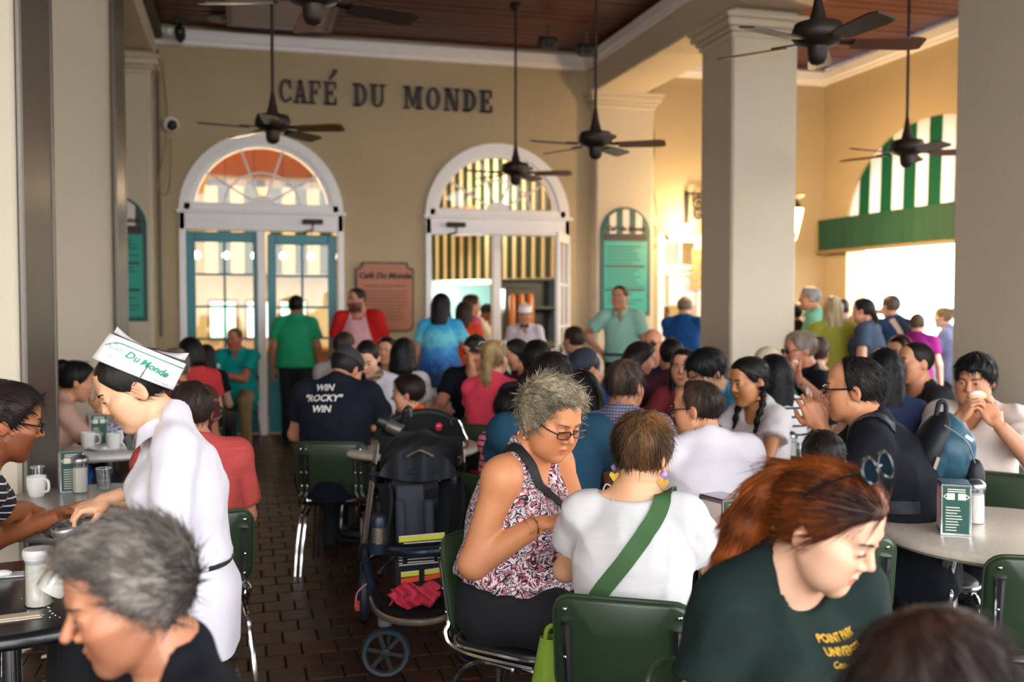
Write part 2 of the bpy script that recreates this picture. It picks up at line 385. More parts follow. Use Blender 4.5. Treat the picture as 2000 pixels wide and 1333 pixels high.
def leaf(root, w_, h, m, hinge, ang, rows=3, mir=1, bot=.66):
    """a glazed leaf hinged at `hinge`; opens by ang; local +x runs from the hinge"""
    o = bpy.data.objects.new('door_leaf', None); COL.objects.link(o); o.parent = root; o.location = hinge; o.rotation_euler = (0, 0, ang)
    b = MB(); t = .045; sw_ = .10
    def bx(x0, x1, z0, z1, q=None, tt=t): (q or b).box((mir*(x0+x1)/2, 0, (z0+z1)/2), (x1-x0, tt, z1-z0), ch=.006)
    bx(0, sw_, .02, h); bx(w_-sw_, w_, .02, h); bx(sw_, w_-sw_, h-.12, h); bx(sw_, w_-sw_, .02, .2); bx(sw_, w_-sw_, bot, bot+.12)
    b.build('leaf_frame', m, o)
    q = MB(); bx(sw_, w_-sw_, .2, bot, q, .025); q.build('lower_panel', m, o)
    z0, z1 = bot+.12, h-.12
    q = MB(); bx(w_/2-.014, w_/2+.014, z0, z1, q, .03); q.build('muntin', m, o)
    for k in range(1, rows):
        q = MB(); zz = z0+(z1-z0)*k/rows; bx(sw_, w_-sw_, zz-.013, zz+.013, q, .03); q.build('muntin', m, o)
    for k in range(rows):
        for j in range(2):
            q = MB(); xa = sw_ if j == 0 else w_/2; bx(xa, xa+(w_/2-sw_), z0+(z1-z0)*k/rows, z0+(z1-z0)*(k+1)/rows, q, .005); q.build('pane', glassmat('window_glass'), o)
    MB().sphere((mir*(w_-.05), -.05, 1.02), .028).box((mir*(w_-.05), -.03, 1.02), (.03, .03, .12)).build('door_handle', steel, o, smooth=True)
    return o
for n_, (x0, x1) in enumerate((D1, D2)):
    d = bpy.data.objects.new('door_%d' % (n_+1), None); COL.objects.link(d); d['kind'] = 'structure'
    cx = (x0+x1)/2
    q = MB().box((x0+.035, YW+.02, 1.33), (.075, .18, 2.66), ch=.008).box((x1-.035, YW+.02, 1.33), (.075, .18, 2.66), ch=.008).box((cx, YW+.02, 2.55), (x1-x0, .18, .21), ch=.008).box((cx, YW-.03, 2.66), (x1-x0+.06, .16, .045), ch=.01)
    q.build('door_frame', white, d)
    MB().box((cx-.02, YW+.03, 1.22), (.10, .12, 2.45), ch=.008).build('mullion', white, d)
    fanlight(d, x0, x1, 2.66)
    if n_ == 0:
        leaf(d, .86, 2.43, teal, (x0+.075, YW+.05, 0), 0, 4); leaf(d, .82, 2.41, teal, (x1-.08, YW+.05, 0), 0, 4, -1)
    else:
        leaf(d, .86, 2.43, teal, (x0+.075, YW+.10, 0), math.radians(83), 3)
        leaf(d, .84, 2.45, white, (x1-.02, YW-.08, 0), math.radians(62), 3, -1)
    # door closers
    sx_ = (1.0 if n_ == 0 else -1.0)
    for (xx) in ((.80,) if n_ == 0 else (2.55,)):
        q = thing('door_closer', 'dark metal door closer above the %s doorway' % ('teal glazed' if n_ == 0 else 'open kitchen'), 'door closer', (xx, YW-.13, 2.56))
        MB().box((0, 0, 0), (.24, .07, .06), ch=.01).build('closer_body', bronze, q); MB().tube([(0, 0, -.03), (0, -.02, -.10), (-.12, -.02, -.13)], .012, 6).build('closer_arm', bronze, q)
# third doorway beside the inner pilaster: white glazed transom over a service counter
d = bpy.data.objects.new('door_3', None); COL.objects.link(d); d['kind'] = 'structure'
x0, x1 = D3
q = MB()
for xx in (x0+.05, x0+.62, x1-.05): q.box((xx, YW+.05, 1.25), (.09, .12, 2.5), ch=.006)
for zz in (2.44, 2.06, 1.98): q.box(((x0+x1)/2, YW+.05, zz), (x1-x0, .11, .07 if zz != 1.98 else .04), ch=.006)
q.build('door_frame', white, d)
for xx in (x0+.34, x0+.92): MB().box((xx, YW+.05, 2.05), (.035, .06, .9)).build('muntin', white, d)
for i in range(2): MB().box((x0+.34+.7*i, YW+.06, 2.0), (.55, .006, .9)).build('pane', glassmat('window_glass'), d)
# ================================================================ CAFE INTERIOR BEHIND THE DOORS
wcream = mat('interior_cream_wall', 'F0DDB0', .7); wgreen = mat('interior_green_stripe', '1F3A1C', .6)
warmceil = mat('interior_warm_ceiling', 'A8602A', .6, var=.2, scale=4)
struct('floor_kitchen', MB().box((2.5, 15, -.03), (12, 5.2, .06)), mat('kitchen_floor_tile', '6B5A48', .4))
struct('ceiling_kitchen', MB().box((2.5, 15.2, 4.5), (12, 5.1, .1)), warmceil)
wb = struct('wall_kitchen_back', MB().box((2.5, 17.6, 2.3), (12, .2, 4.6)), wcream)
struct('wall_kitchen_left', MB().box((-3.2, 15.2, 2.3), (.2, 5, 4.6)), wcream)
struct('wall_kitchen_right', MB().box((8.2, 15.2, 2.3), (.2, 5, 4.6)), wcream)
for k in range(14): MB().box((-2.9+.62*k, 17.47, 2.9), (.29, .03, 1.5)).build('stripe', wgreen, wb)
MB().box((2.5, 17.45, 4.1), (12, .05, .75)).build('picture_rail', mat('orange_wood', 'B8652A', .5), wb)
# striped bulkhead over the open kitchen, running towards the doorway
p0, p1 = Vector((2.75, 16.6, 0)), Vector((4.75, 13.0, 0)); L = (p1-p0).length; dr = (p1-p0)/L; a_ = math.atan2(dr.y, dr.x)
bk = bpy.data.objects.new('wall_bulkhead', None); COL.objects.link(bk); bk['kind'] = 'structure'; bk.location = p0; bk.rotation_euler = (0, 0, a_)
MB().box((L/2, .1, 3.1), (L, .12, 2.3)).build('bulkhead_panel', wcream, bk)
for k in range(21): MB().box((.08+k*.2, .03, 3.1), (.085, .03, 2.28)).build('stripe', wgreen, bk)
bk2 = bpy.data.objects.new('wall_bulkhead_near', None); COL.objects.link(bk2); bk2['kind'] = 'structure'; bk2.location = (-.6, 16.6, 0)
MB().box((1.7, .1, 2.75), (3.4, .12, 1.4)).build('bulkhead_panel', wcream, bk2)
for k in range(9): MB().box((.3+k*.4, .03, 2.75), (.19, .03, 1.38)).build('stripe', wgreen, bk2)
corkm = mat('brown_pinboard', '9A6236', .8, var=.15)
for i, (x, y, z, w_, h_, lb) in enumerate(((2.62, 16.45, 2.62, .62, .55, 'brown framed notice board on the striped kitchen wall, seen through the open doorway'), (3.35, 15.2, 2.85, .4, .42, 'small tan notice board hung on the striped bulkhead in the kitchen'))):
    q = thing('notice_board', lb, 'notice board', (x, y, z), a_ if i else 0); MB().box((0, 0, 0), (w_, .03, h_)).build('board_face', corkm, q); MB().box((0, -.02, h_/2), (w_+.04, .04, .04)).box((0, -.02, -h_/2), (w_+.04, .04, .04)).box((w_/2, -.02, 0), (.04, .04, h_)).box((-w_/2, -.02, 0), (.04, .04, h_)).build('board_frame', mat('oak_frame', 'B07A44', .5), q)
MB().box((3.6, 17.44, 1.35), (3.6, .04, 1.25)).build('splashback_panel', mat('pale_teal_tile', '9CC4BC', .3), wb)
q = thing('storage_rack', 'dark storage rack at the right of the open kitchen', 'rack', (4.75, 16.9, 0))
for zz in (.3, .9, 1.5, 2.0): MB().box((0, 0, zz), (1.1, .4, .04)).build('rack_shelf', dkgrey, q)
for xx in (-.53, .53): MB().box((xx, 0, 1.05), (.05, .4, 2.1)).build('rack_upright', dkgrey, q)
MB().box((0, .18, 1.05), (1.1, .03, 2.1)).build('rack_back', black, q)
q = thing('kitchen_counter', 'long stainless counter of the open kitchen behind the doorway', 'counter', (3.4, 15.6, 0))
MB().box((0, 0, .90), (3.2, .7, .05), ch=.01).build('counter_top', steel, q); MB().box((0, .02, .43), (3.1, .62, .86)).build('counter_body', mat('pale_kitchen_panel', 'CFE0DA', .4), q)
q = thing('extractor_hood', 'pale metal extractor hood below the striped bulkhead', 'hood', (3.1, 16.7, 1.9))
MB().prism([(-1.0, 0), (1.0, 0), (.6, .35), (-.6, .35)], -.4, .4, RX90).build('hood_canopy', mat('hood_metal', 'B9CFC8', .35, .3), q); MB().box((0, 0, .5), (.4, .4, .35)).build('hood_duct', steel, q)
q = thing('coffee_urn', 'tall dark coffee machine standing on the kitchen counter', 'coffee machine', (4.25, 15.5, .93))
MB().box((0, 0, .45), (.5, .4, .9), ch=.03).build('urn_body', dkgrey, q)
for k in range(3): MB().lathe([(.05, 0), (.055, .05), (.055, .55), (.03, .6)], 12, (-.15+.15*k, -.24, .2)).build('dispenser_tube', mat('amber_tube', 'B06A28', .3), q, smooth=True)
for i, (x, c_, nm) in enumerate(((3.62, 'EFE6D2', 'cream'), (3.70, 'C8A070', 'tan'), (3.78, '8A5A36', 'brown'), (3.86, 'D8C8A8', 'beige'), (3.94, 'A87848', 'ochre'))):
    q = thing('paper_sack', '%s paper sack standing in the row on the kitchen counter' % nm, 'sack', (x, 15.45, .93), 0, 'sacks along the kitchen counter')
    MB().box((0, 0, .26), (.07, .16, .52), ch=.015).build('sack_body', mat('sack_'+nm, c_, .8), q); MB().box((0, 0, .54), (.03, .16, .05)).build('folded_top', mat('sack_'+nm, c_, .8), q)
q = thing('wet_floor_sign', 'yellow and black upright marker beside the white open door leaf', 'floor sign', (4.32, 12.9, 0), .2)
MB().box((0, -.04, .62), (.24, .02, 1.15)).build('front_board', mat('marker_yellow', 'D8A81E', .5), q); MB().box((0, .06, .62), (.24, .02, 1.15), Matrix.Rotation(.08, 3, 'X')).build('rear_board', mat('marker_yellow', 'D8A81E', .5), q); MB().box((0, 0, 1.24), (.26, .12, .12)).build('carry_handle', black, q)
# round bulbs strung across the room
bulbm = mat('bulb_glow', 'FFE6B0', .4, emit=9)
ORD = ('first', 'second', 'third', 'fourth', 'fifth', 'sixth', 'seventh', 'eighth', 'ninth')
for i in range(9):
    x = -1.1 + i*.42
    q = thing('pendant_bulb', '%s bare warm bulb from the left in the row hung inside the cafe' % ORD[i], 'lamp', (x, 15.6, 2.30), 0, 'bulbs hung in a row inside the cafe')
    MB().sphere((0, 0, 0), .055).build('bulb', bulbm, q, smooth=True); MB().tube([(0, 0, .05), (0, 0, 2.16)], .006, 5).build('cord', black, q)
for i, (x, y, z, e, c) in enumerate(((.2, 15.2, 3.0, 42, (1, .74, .42)), (3.2, 14.6, 3.3, 45, (1, .86, .66)), (3.6, 16.2, 1.75, 60, (.85, 1, .95)), (6.2, 13.6, 2.3, 110, (1, .85, .6)), (-1.8, 14.5, 2.2, 60, (1, .75, .4)))):
    ld = bpy.data.lights.new('kitchen_lamp', 'POINT'); ld.energy = e; ld.color = c; ld.shadow_soft_size = .25
    lo = bpy.data.objects.new('kitchen_lamp', ld); COL.objects.link(lo); lo.location = (x, y, z)
for i, x in enumerate((-.35, .25, .8)):
    q = thing('cafe_window', ('leftmost', 'middle', 'rightmost')[i] + ' of the three pale green windows in the far cafe wall, seen through the teal doors', 'window', (x, 17.42, 1.3))
    MB().box((0, 0, 0), (.42, .05, .62)).build('bright_pane', mat('window_daylight_%d' % (i % 2), ('B8F0D8', 'DDF6EC')[i % 2], .4, emit=1.0), q); MB().box((0, -.02, .33), (.48, .06, .05)).box((0, -.02, -.33), (.48, .06, .05)).box((.23, -.02, 0), (.05, .06, .6)).box((-.23, -.02, 0), (.05, .06, .6)).build('window_frame', mat('orange_wood', 'B8652A', .5), q)
q = thing('serving_counter', 'honey coloured wooden counter inside the cafe behind the teal doors', 'counter', (.2, 14.6, 0)); MB().box((0, 0, .92), (2.6, .5, .06), ch=.01).build('counter_top', mat('honey_wood', 'D8A060', .5), q); MB().box((0, .02, .45), (2.5, .42, .9)).build('counter_front', mat('honey_wood_dark', 'A86E34', .5), q)
for i in range(6):
    q = thing('coffee_mug', '%s small white mug from the left on the honey coloured counter' % ORD[i], 'mug', (-.6+.3*i, 14.5, .952), 0, 'mugs on the inside counter'); MB().lathe([(.035, 0), (.04, .01), (.042, .09), (.036, .09), (.034, .02)], 12).build('mug_body', mat('china', 'EFEDEA', .25), q, smooth=True); MB().tube([(.04, 0, .075), (.066, 0, .065), (.066, 0, .03), (.04, 0, .02)], .006, 5).build('mug_handle', mat('china', 'EFEDEA', .25), q)
# counter hatch in the third doorway
q = thing('service_counter', 'white service counter in the doorway beside the menu board', 'counter', (6.0, 13.0, 0)); MB().box((0, 0, 1.0), (1.4, .5, .05), ch=.01).build('counter_top', steel, q); MB().box((0, .03, .49), (1.36, .4, .98)).build('counter_front', mat('counter_white', 'E5E0DA', .5), q)
q = thing('paper_menu', 'large white paper menu hung in the upper part of the service doorway', 'menu', (5.95, YW+.02, 1.78)); MB().box((0, 0, 0), (.95, .012, .44), ch=.004).build('paper_sheet', mat('bright_paper', 'F4F2FA', .6), q); MB().sphere((.1, -.006, .02), (.12, .003, .10), 14, 6).build('printed_mark', mat('pale_lilac_print', 'C9C6EA', .6), q)
q = thing('bottle_shelf', 'dark shelf of bottles inside the service doorway', 'shelf', (5.7, 13.9, 1.3)); MB().box((-.42, .1, -.65), (.04, .06, 1.3)).box((.42, .1, -.65), (.04, .06, 1.3)).build('upright', dkgrey, q); MB().box((0, 0, 0), (.9, .25, .04)).build('shelf_board', dkgrey, q); MB().box((0, .13, .2), (.9, .02, .5)).build('shelf_back', dkgreen, q)
for i in range(6):
    o = thing('bottle', '%s bottle on the dark shelf in the service doorway' % ('yellow', 'white', 'amber', 'second yellow', 'second white', 'second amber')[i], 'bottle', (5.35+.13*i, 13.88, 1.32), 0, 'bottles in the service doorway'); MB().lathe([(.035, 0), (.035, .13), (.012, .18), (.012, .22)], 10).build('bottle_body', mat('bottle_%d' % (i % 3), ('E0B020', 'EDE8E0', '9A5A20')[i % 3], .3), o, smooth=True)
# ================================================================ SIGNS
letterm = mat('dark_brown_letters', '2A1714', .5)
def arcring(cx, cz, rx, rz, tx, tz, a0, a1, n=16):
    o = [(cx+rx*math.cos(a0+(a1-a0)*k/n), cz+rz*math.sin(a0+(a1-a0)*k/n)) for k in range(n+1)]
    i = [(cx+(rx-tx)*math.cos(a0+(a1-a0)*k/n), cz+(rz-tz)*math.sin(a0+(a1-a0)*k/n)) for k in range(n+1)]
    return [[o[k], o[k+1], i[k+1], i[k]] for k in range(n)]
def R_(x0, x1, z0, z1): return [[(x0, z0), (x1, z0), (x1, z1), (x0, z1)]]
H_ = math.pi/2
SER = .075
def letter(ch):
    if ch == 'C': return arcring(.5, .5, .5, .5, .27, .10, .25*math.pi, 1.72*math.pi, 22) + R_(.76, .92, .62, .98) + R_(.78, .94, .1, .26)
    if ch == 'A': return [[(.12, 0), (.30, 0), (.56, 1), (.40, 1)], [(.62, 0), (.92, 0), (.62, 1), (.40, 1)]] + R_(.25, .75, .27, .36) + R_(0, .40, 0, SER) + R_(.52, 1.04, 0, SER)
    if ch == 'F': return R_(.12, .42, 0, 1) + R_(0, .98, .91, 1) + R_(.84, .98, .68, 1) + R_(.3, .72, .47, .56) + R_(.62, .72, .38, .66) + R_(0, .58, 0, SER)
    if ch == 'E': return R_(.12, .42, 0, 1) + R_(0, .98, .91, 1) + R_(.84, .98, .68, 1) + R_(.3, .72, .47, .56) + R_(.62, .72, .38, .66) + R_(0, 1, 0, .09) + R_(.86, 1, 0, .32)
    if ch == 'D': return R_(.12, .42, 0, 1) + arcring(.38, .5, .62, .5, .28, .09, -H_, H_, 18) + R_(0, .5, .91, 1) + R_(0, .5, 0, .09)
    if ch == 'U': return R_(.1, .38, .3, 1) + R_(.72, .86, .3, 1) + arcring(.48, .33, .38, .33, .22, .1, math.pi, 2*math.pi, 16) + R_(0, .5, .92, 1) + R_(.6, 1, .92, 1)
    if ch == 'M': return R_(.08, .2, 0, 1) + R_(.70, .95, 0, 1) + [[(.08, 1), (.32, 1), (.56, .12), (.44, .12)], [(.44, .12), (.56, .12), (.82, 1), (.66, 1)]] + R_(0, .3, 0, SER) + R_(.62, 1.03, 0, SER) + R_(0, .3, .92, 1) + R_(.7, 1.03, .92, 1)
    if ch == 'O': return arcring(.5, .5, .5, .5, .27, .09, 0, 2*math.pi, 30)
    if ch == 'N': return R_(.1, .22, 0, 1) + R_(.76, .88, 0, 1) + [[(.08, 1), (.38, 1), (.88, 0), (.62, 0)]] + R_(0, .34, 0, SER) + R_(.62, 1, .92, 1) + R_(0, .36, .92, 1)
sign = thing('wall_sign', 'dark raised serif letters spelling the cafe name high on the tan wall', 'sign', (1.7, YW-.02, 4.0))
LT = [('C', 545, 571), ('A', 572, 601), ('F', 603, 626), ('E', 632, 657), ('D', 689, 717), ('U', 722, 753), ('M', 788, 824), ('O', 832, 859), ('N', 867, 897), ('D', 903, 929), ('E', 936, 960)]
for i, (ch, a, b_) in enumerate(LT):
    x0 = onY(a, 200, YW)[0]; x1 = onY(b_, 200, YW)[0]; q = MB()
    for pl in letter(ch): q.prism(pl, -.02, .02, Matrix.Translation((x0-1.7, -.005, -.02)) @ RX90 @ Matrix.Diagonal((x1-x0, .275, 1, 1)))
    if i == 3: q.prism([(.40, 1.10), (.60, 1.10), (1.15, 1.50), (.78, 1.56)], -.02, .02, Matrix.Translation((x0-1.7, -.005, -.02)) @ RX90 @ Matrix.Diagonal((x1-x0, .275, 1, 1)))
    q.build('letter', letterm, sign)
def put_text(body, size, m, parent, loc, rz=0., bold=0., shear=0., name='lettering', ext=.002, tilt=math.pi/2, space=1., align='CENTER'):
    me = text_mesh(body, size, m, bold, shear, ext, align, space); return link(name, me, parent, loc, (tilt, 0, rz))
scriptm = mat('script_brown', '2B1A16', .6); bandm = mat('maroon_band', '3A1A20', .5); linem = mat('menu_print', '0B4E48', .6); palem = mat('pale_print', 'D9CBB8', .6)
def menu_board(loc, label, w_, h):
    q = thing('menu_board', label, 'sign', loc)
    r = w_/2; zs_ = h-r
    def arch(e): return [(-r+e, e), (r-e, e)] + [((r-e)*math.cos(math.pi*k/24), zs_+(r-e)*math.sin(math.pi*k/24)) for k in range(25)]
    MB().prism(arch(0), -.025, .02, RX90).build('board_frame', dkgreen, q)
    MB().prism([(-r+.045, .05), (r-.045, .05), (r-.045, zs_-.10), (-r+.045, zs_-.10)], .02, .027, RX90).build('menu_panel', signteal, q)
    zb = zs_+.0
    for k in range(7):
        xa = -r+.03+(w_-.06)*k/7; xb = xa+(w_-.06)/7; pl = [(xa, zb), (xb, zb)]
        for j in range(5):
            x = xb+(xa-xb)*j/4; pl.append((x, zb+max(.001, math.sqrt(max(0, (r-.03)**2-x*x)))))
        MB().prism(pl, .02, .028, RX90).build('stripe', (dkgreen, mat('sign_cream', 'E9DDD6', .5))[k % 2], q)
    put_text('Café du Monde', w_*.125, scriptm, q, (0, -.032, zb+.06), shear=.25, bold=.004)
    MB().box((0, -.028, zb-.045), (w_-.1, .012, .07)).build('title_band', bandm, q)
    b = MB(); z = zb-.17; j = 0
    while z > .12:
        wd = (w_-.16)*rnd.uniform(.55, 1); b.box((-(w_-.16-wd)/2, -.0285, z), (wd, .002, .012)); z -= .042
        j += 1
        if j % 6 == 0: MB().box((-.01, -.0295, z), (w_-.14, .004, .026)).build('price_bar', bandm, q); z -= .05
    o = b.build('menu_lines', linem, q); o['kind'] = 'stuff'
    return q
menu_board((4.755, YW-.225, 1.42), 'arched teal menu board with striped top on the pilaster behind the mint-shirted man', .68, 1.40)
menu_board((-1.40, YW-.305, 1.38), 'arched teal menu board half hidden by the left column', .68, 1.42)
pq = thing('wooden_plaque', 'notched brown wooden plaque with carved cafe name on the wall between the doors', 'sign', (1.67, YW-.032, 1.23))
def notch(w_, h, c, e): return [(-w_/2+e+c, e), (w_/2-e-c, e), (w_/2-e-c*.25, e+c*.25), (w_/2-e, e+c), (w_/2-e, h-e-c), (w_/2-e-c*.75, h-e-c*.75), (w_/2-e-c, h-e), (-w_/2+e+c, h-e), (-w_/2+e+c*.75, h-e-c*.75), (-w_/2+e, h-e-c), (-w_/2+e, e+c), (-w_/2+e+c*.25, e+c*.25)]
MB().prism(notch(.72, .86, .08, 0), -.03, .02, RX90).build('plaque_edge', mat('plaque_dark_rim', '3A2418', .5), pq)
MB().prism(notch(.72, .86, .08, .022), .02, .028, RX90).build('plaque_face', mat('plaque_wood', 'A85C32', .45, var=.15, scale=4, stretch=(1, 1, 8)), pq)
put_text('Café Du Monde', .10, scriptm, pq, (0, -.034, .69), shear=.2, bold=.004)
put_text('ORIGINAL FRENCH MARKET', .040, mat('carved_print', '6E3A20', .6), pq, (0, -.031, .565))
b = MB()
for k in range(9): b.box((0, -.029, .50-.043*k), (.54*(1 if k < 5 else .85), .003, .014))
b.build('carved_lines', mat('carved_print', '6E3A20', .6), pq)['kind'] = 'stuff'
# ================================================================ CEILING FANS
bladem = mat('fan_blade_walnut', '70401F', .35, var=.3, scale=5, stretch=(2, 14, 2)); bladed = mat('fan_blade_dark', '33241E', .4, var=.2)
def make_fan(loc, rod, rot, label, R=.60):
    q = thing('ceiling_fan', label, 'ceiling fan', (loc[0], loc[1], loc[2]), rot, 'ceiling fans on long rods')
    MB().lathe([(.03, .13), (.05, .12), (.13, .10), (.145, .06), (.145, .02), (.12, -.01), (.06, -.03), (.055, -.10), (.035, -.125), (0.001, -.135)], 24).build('motor_housing', bronze, q, smooth=True)
    MB().tube([(0, 0, .12), (0, 0, rod)], .013, 8).lathe([(.014, .30), (.03, .20), (.05, .12)], 14).build('downrod', bronze, q, smooth=True)
    MB().lathe([(.06, 0), (.07, -.03), (.03, -.09)], 16, (0, 0, rod)).build('ceiling_canopy', bronze, q, smooth=True)
    for k in range(5):
        M = Matrix.Rotation(2*math.pi*k/5, 4, 'Z')
        T = M @ Matrix.Translation((0, 0, -.01)) @ Matrix.Rotation(-.22, 4, 'X')
        pl = [(.20, -.052), (.26, -.062), (R-.05, -.075), (R, -.055), (R, .055), (R-.05, .075), (.26, .062), (.20, .052)]
        bl = MB().prism(pl, -.005, .005, T).build('blade', bladem if k % 2 else bladed, q)
        MB().prism([(.11, -.014), (.20, -.03), (.27, -.022), (.27, .022), (.20, .03), (.11, .014)], .006, .016, T).build('blade_iron', bronze, bl)
    return q
for (px, py, d, rot, lb) in ((533, 250, 8.2, -.05, 'dark five-blade ceiling fan hanging in front of the left arched doorway'),
        (1007, 338, 10.6, .2, 'dark ceiling fan hanging before the right arched doorway'), (1163, 282, 8.6, .18, 'dark ceiling fan hung in front of the inner pilaster with the menu board'),
        (1597, 82, 5.7, .6, 'large ceiling fan near the middle column capital with one blade catching light'), (1771, 298, 8.6, .5, 'ceiling fan hanging in front of the striped awning'),
        (612, 0, 5.2, -.55, 'walnut ceiling fan cut by the top edge near the ceiling panel'), (1470, 380, 11.0, .75, 'ceiling fan almost hidden behind the middle column')):
    p = at(px, py, d); make_fan(p, 4.76-p[2], math.atan2(-p[1], -p[0])+rot, lb)
# ================================================================ CEILING AND WALL FITTINGS
p = onZ(590, 30, 4.74); q = thing('ceiling_access_panel', 'pale framed access panel in the dark ceiling behind the nearest fan', 'panel', (p[0]-.22, p[1]-.1, 4.755))
MB().box((0, 0, 0), (1.05, 1.3, .03), ch=.005).build('panel_sheet', mat('panel_grey', 'B4AEB4', .5), q); MB().box((0, .67, -.01), (1.15, .06, .05)).box((0, -.67, -.01), (1.15, .06, .05)).box((.55, 0, -.01), (.06, 1.3, .05)).box((-.55, 0, -.01), (.06, 1.3, .05)).build('panel_frame', mat('panel_frame_grey', '8E868A', .5), q)
p = onZ(425, 42, 4.74); q = thing('recessed_light', 'small round unlit light disc in the dark ceiling', 'lamp', (p[0], p[1], 4.76)); MB().lathe([(.001, -.01), (.09, -.012), (.11, -.004), (.11, .01)], 24).build('light_disc', mat('dull_lens', '9A917C', .5), q, smooth=True)
p = onY(352, 72, YW-.35); q = thing('ceiling_spotlight', 'small black twin spotlight by the left end of the white cornice', 'spotlight', p)
MB().lathe([(.03, -.06), (.06, .0), (.06, .1), (.03, .13)], 14, rot=Matrix.Rotation(1.0, 3, 'X')).build('spot_head', black, q, smooth=True); MB().tube([(0, 0, 0), (0, .1, .18)], .015, 6).box((0, .1, .2), (.12, .1, .04)).build('spot_bracket', black, q); MB().sphere((-.12, -.05, .04), .05).build('glass_lens', mat('bright_lens', 'EDEDED', .1), q, smooth=True)
for (px, py, lb) in ((1070, 84, 'small dark speaker bracket hung from the ceiling near the long fan rod'), (1145, 98, 'dark speaker fixed under the ceiling at the corner of the beam')):
    p = onZ(px, py, 4.55); q = thing('ceiling_speaker', lb, 'speaker', (p[0], min(p[1], 11.9), 4.55)); MB().box((0, 0, 0), (.22, .16, .13), Matrix.Rotation(.5, 3, 'X'), ch=.02).build('speaker_cabinet', dkgrey, q); MB().tube([(0, 0, .05), (0, 0, .21)], .02, 6).build('speaker_bracket', steel, q); MB().lathe([(.001, .0), (.05, .005), (.055, .015)], 12, (0, -.1, -.03), Matrix.Rotation(-1.2, 3, 'X')).build('speaker_cone', black, q)
for (px, py, Y, sc, lb) in ((334, 243, YW, 1., 'round white and black security camera on the tan wall beside the left pier'), (1260, 577, YW-.1, .7, 'small white dome camera low on the wall by the menu board')):
    p = onY(px, py, Y-.08); q = thing('security_camera', lb, 'security camera', p); q.scale = (sc, sc, sc); MB().sphere((0, 0, 0), .09, 16, 10).box((0, .07, .02), (.1, .06, .12)).build('camera_housing', white, q, smooth=True); MB().sphere((.01, -.035, -.012), .068, 14, 8).build('camera_dome', black, q, smooth=True)
pw = onY(300, 300, YW)[0]
MB_ = MB().tube([(pw+.06, YW-.03, 4.5), (pw+.06, YW-.03, 1.2)], .02, 6); q = MB_.build('conduit', mat('conduit_grey', '6A645A', .5)); tag(q, 'grey pipe running down the wall beside the left pier', 'pipe')
q = MB().tube(bez([(pw+.11, YW-.04, 4.4), (pw+.16, YW-.05, 3.6), (pw+.05, YW-.05, 2.95), (pw+.17, YW-.05, 2.9), (pw+.20, YW-.05, 3.5)], 8), .009, 5).build('loose_cable', mat('cable_beige', '9A8A70', .6)); tag(q, 'thin cable looping on the wall under the camera', 'cable')
q = MB().tube(bez([(5.17, YW-.06, 4.2), (5.22, YW-.06, 3.7), (5.2, YW-.05, 3.2), (5.28, YW-.05, 2.7)], 8), .008, 5).build('loose_cable', mat('cable_dark', '3A342E', .6)); tag(q, 'dark cable hanging beside the pilaster capital', 'cable')
p = onY(1276, 452, YW-.12); q = thing('floodlight', 'round grey floodlight on the wall beside the menu board', 'lamp', p); MB().lathe([(.02, -.08), (.07, -.04), (.085, .03), (.07, .03)], 16, rot=Matrix.Rotation(2.2, 3, 'X') @ Matrix.Rotation(.4, 3, 'Y')).build('flood_shade', mat('flood_grey', 'A79B88', .4, .4), q, smooth=True); MB().tube([(0, .0, 0), (.02, .12, .03)], .02, 6).build('flood_arm', steel, q); MB().lathe([(.012, 0), (.03, .06), (.03, .1)], 10, (.14, -.02, -.04), Matrix.Rotation(2.3, 3, 'Y')).build('second_head', steel, q)
ld = bpy.data.lights.new('floodlight_glow', 'POINT'); ld.energy = 26; ld.color = (1, .74, .42); ld.shadow_soft_size = .06
lo = bpy.data.objects.new('floodlight_glow', ld); COL.objects.link(lo); lo.location = (5.65, YW-.35, 2.62)
# scrolled lantern bracket and lantern behind the middle column
p = onY(1345, 405, YW-.1); q = thing('sign_bracket', 'black scrolled iron bracket with a hanging tag sign beside the middle column', 'bracket', p)
MB().box((0, .06, 0), (.05, .04, .42)).build('wall_plate', black, q)
MB().tube([(0, 0, .18), (.55, 0, .18)], .016, 6).build('bracket_arm', black, q)
for z0, s_ in ((.05, 1), (-.1, .8)):
    MB().tube([(.14+s_*.11*math.cos(a*.5)*(1-a/22), 0, z0+s_*.11*math.sin(a*.5)*(1-a/22)) for a in range(18)], .015, 5).build('scroll', black, q)
MB().tube([(.13, 0, .18), (.135, 0, -.55)], .006, 5).build('hanging_chain', black, q)
b = MB()
for k in range(5): MB().box((.14, 0, -.60-.11*k), (.18, .02, .09)).build('tag_board', mat('tag_%d' % (k % 2), ('C9A45E', '4F8A4A')[k == 2], .5), q)
p = at(1549, 425, 11.3); q = thing('wall_lantern', 'glowing glass lantern partly hidden behind the middle column', 'lamp', p)
MB().lathe([(.03, -.26), (.05, -.24), (.13, .08), (.13, .10)], 4).build('lantern_glass', mat('lantern_glow', 'FFD27A', .3, emit=7), q); MB().lathe([(.16, .10), (.02, .24), (.01, .30)], 4).build('lantern_roof', black, q)
for k in range(4): MB().tube([(.05*math.cos(k*H_), .05*math.sin(k*H_), -.25), (.135*math.cos(k*H_), .135*math.sin(k*H_), .1)], .008, 5).build('lantern_bar', black, q)
ld = bpy.data.lights.new('lantern_light', 'POINT'); ld.energy = 95; ld.color = (1, .66, .28); ld.shadow_soft_size = .12
lo = bpy.data.objects.new('lantern_light', ld); COL.objects.link(lo); lo.location = (p[0]+.3, p[1]-.05, p[2]); lo.parent = None
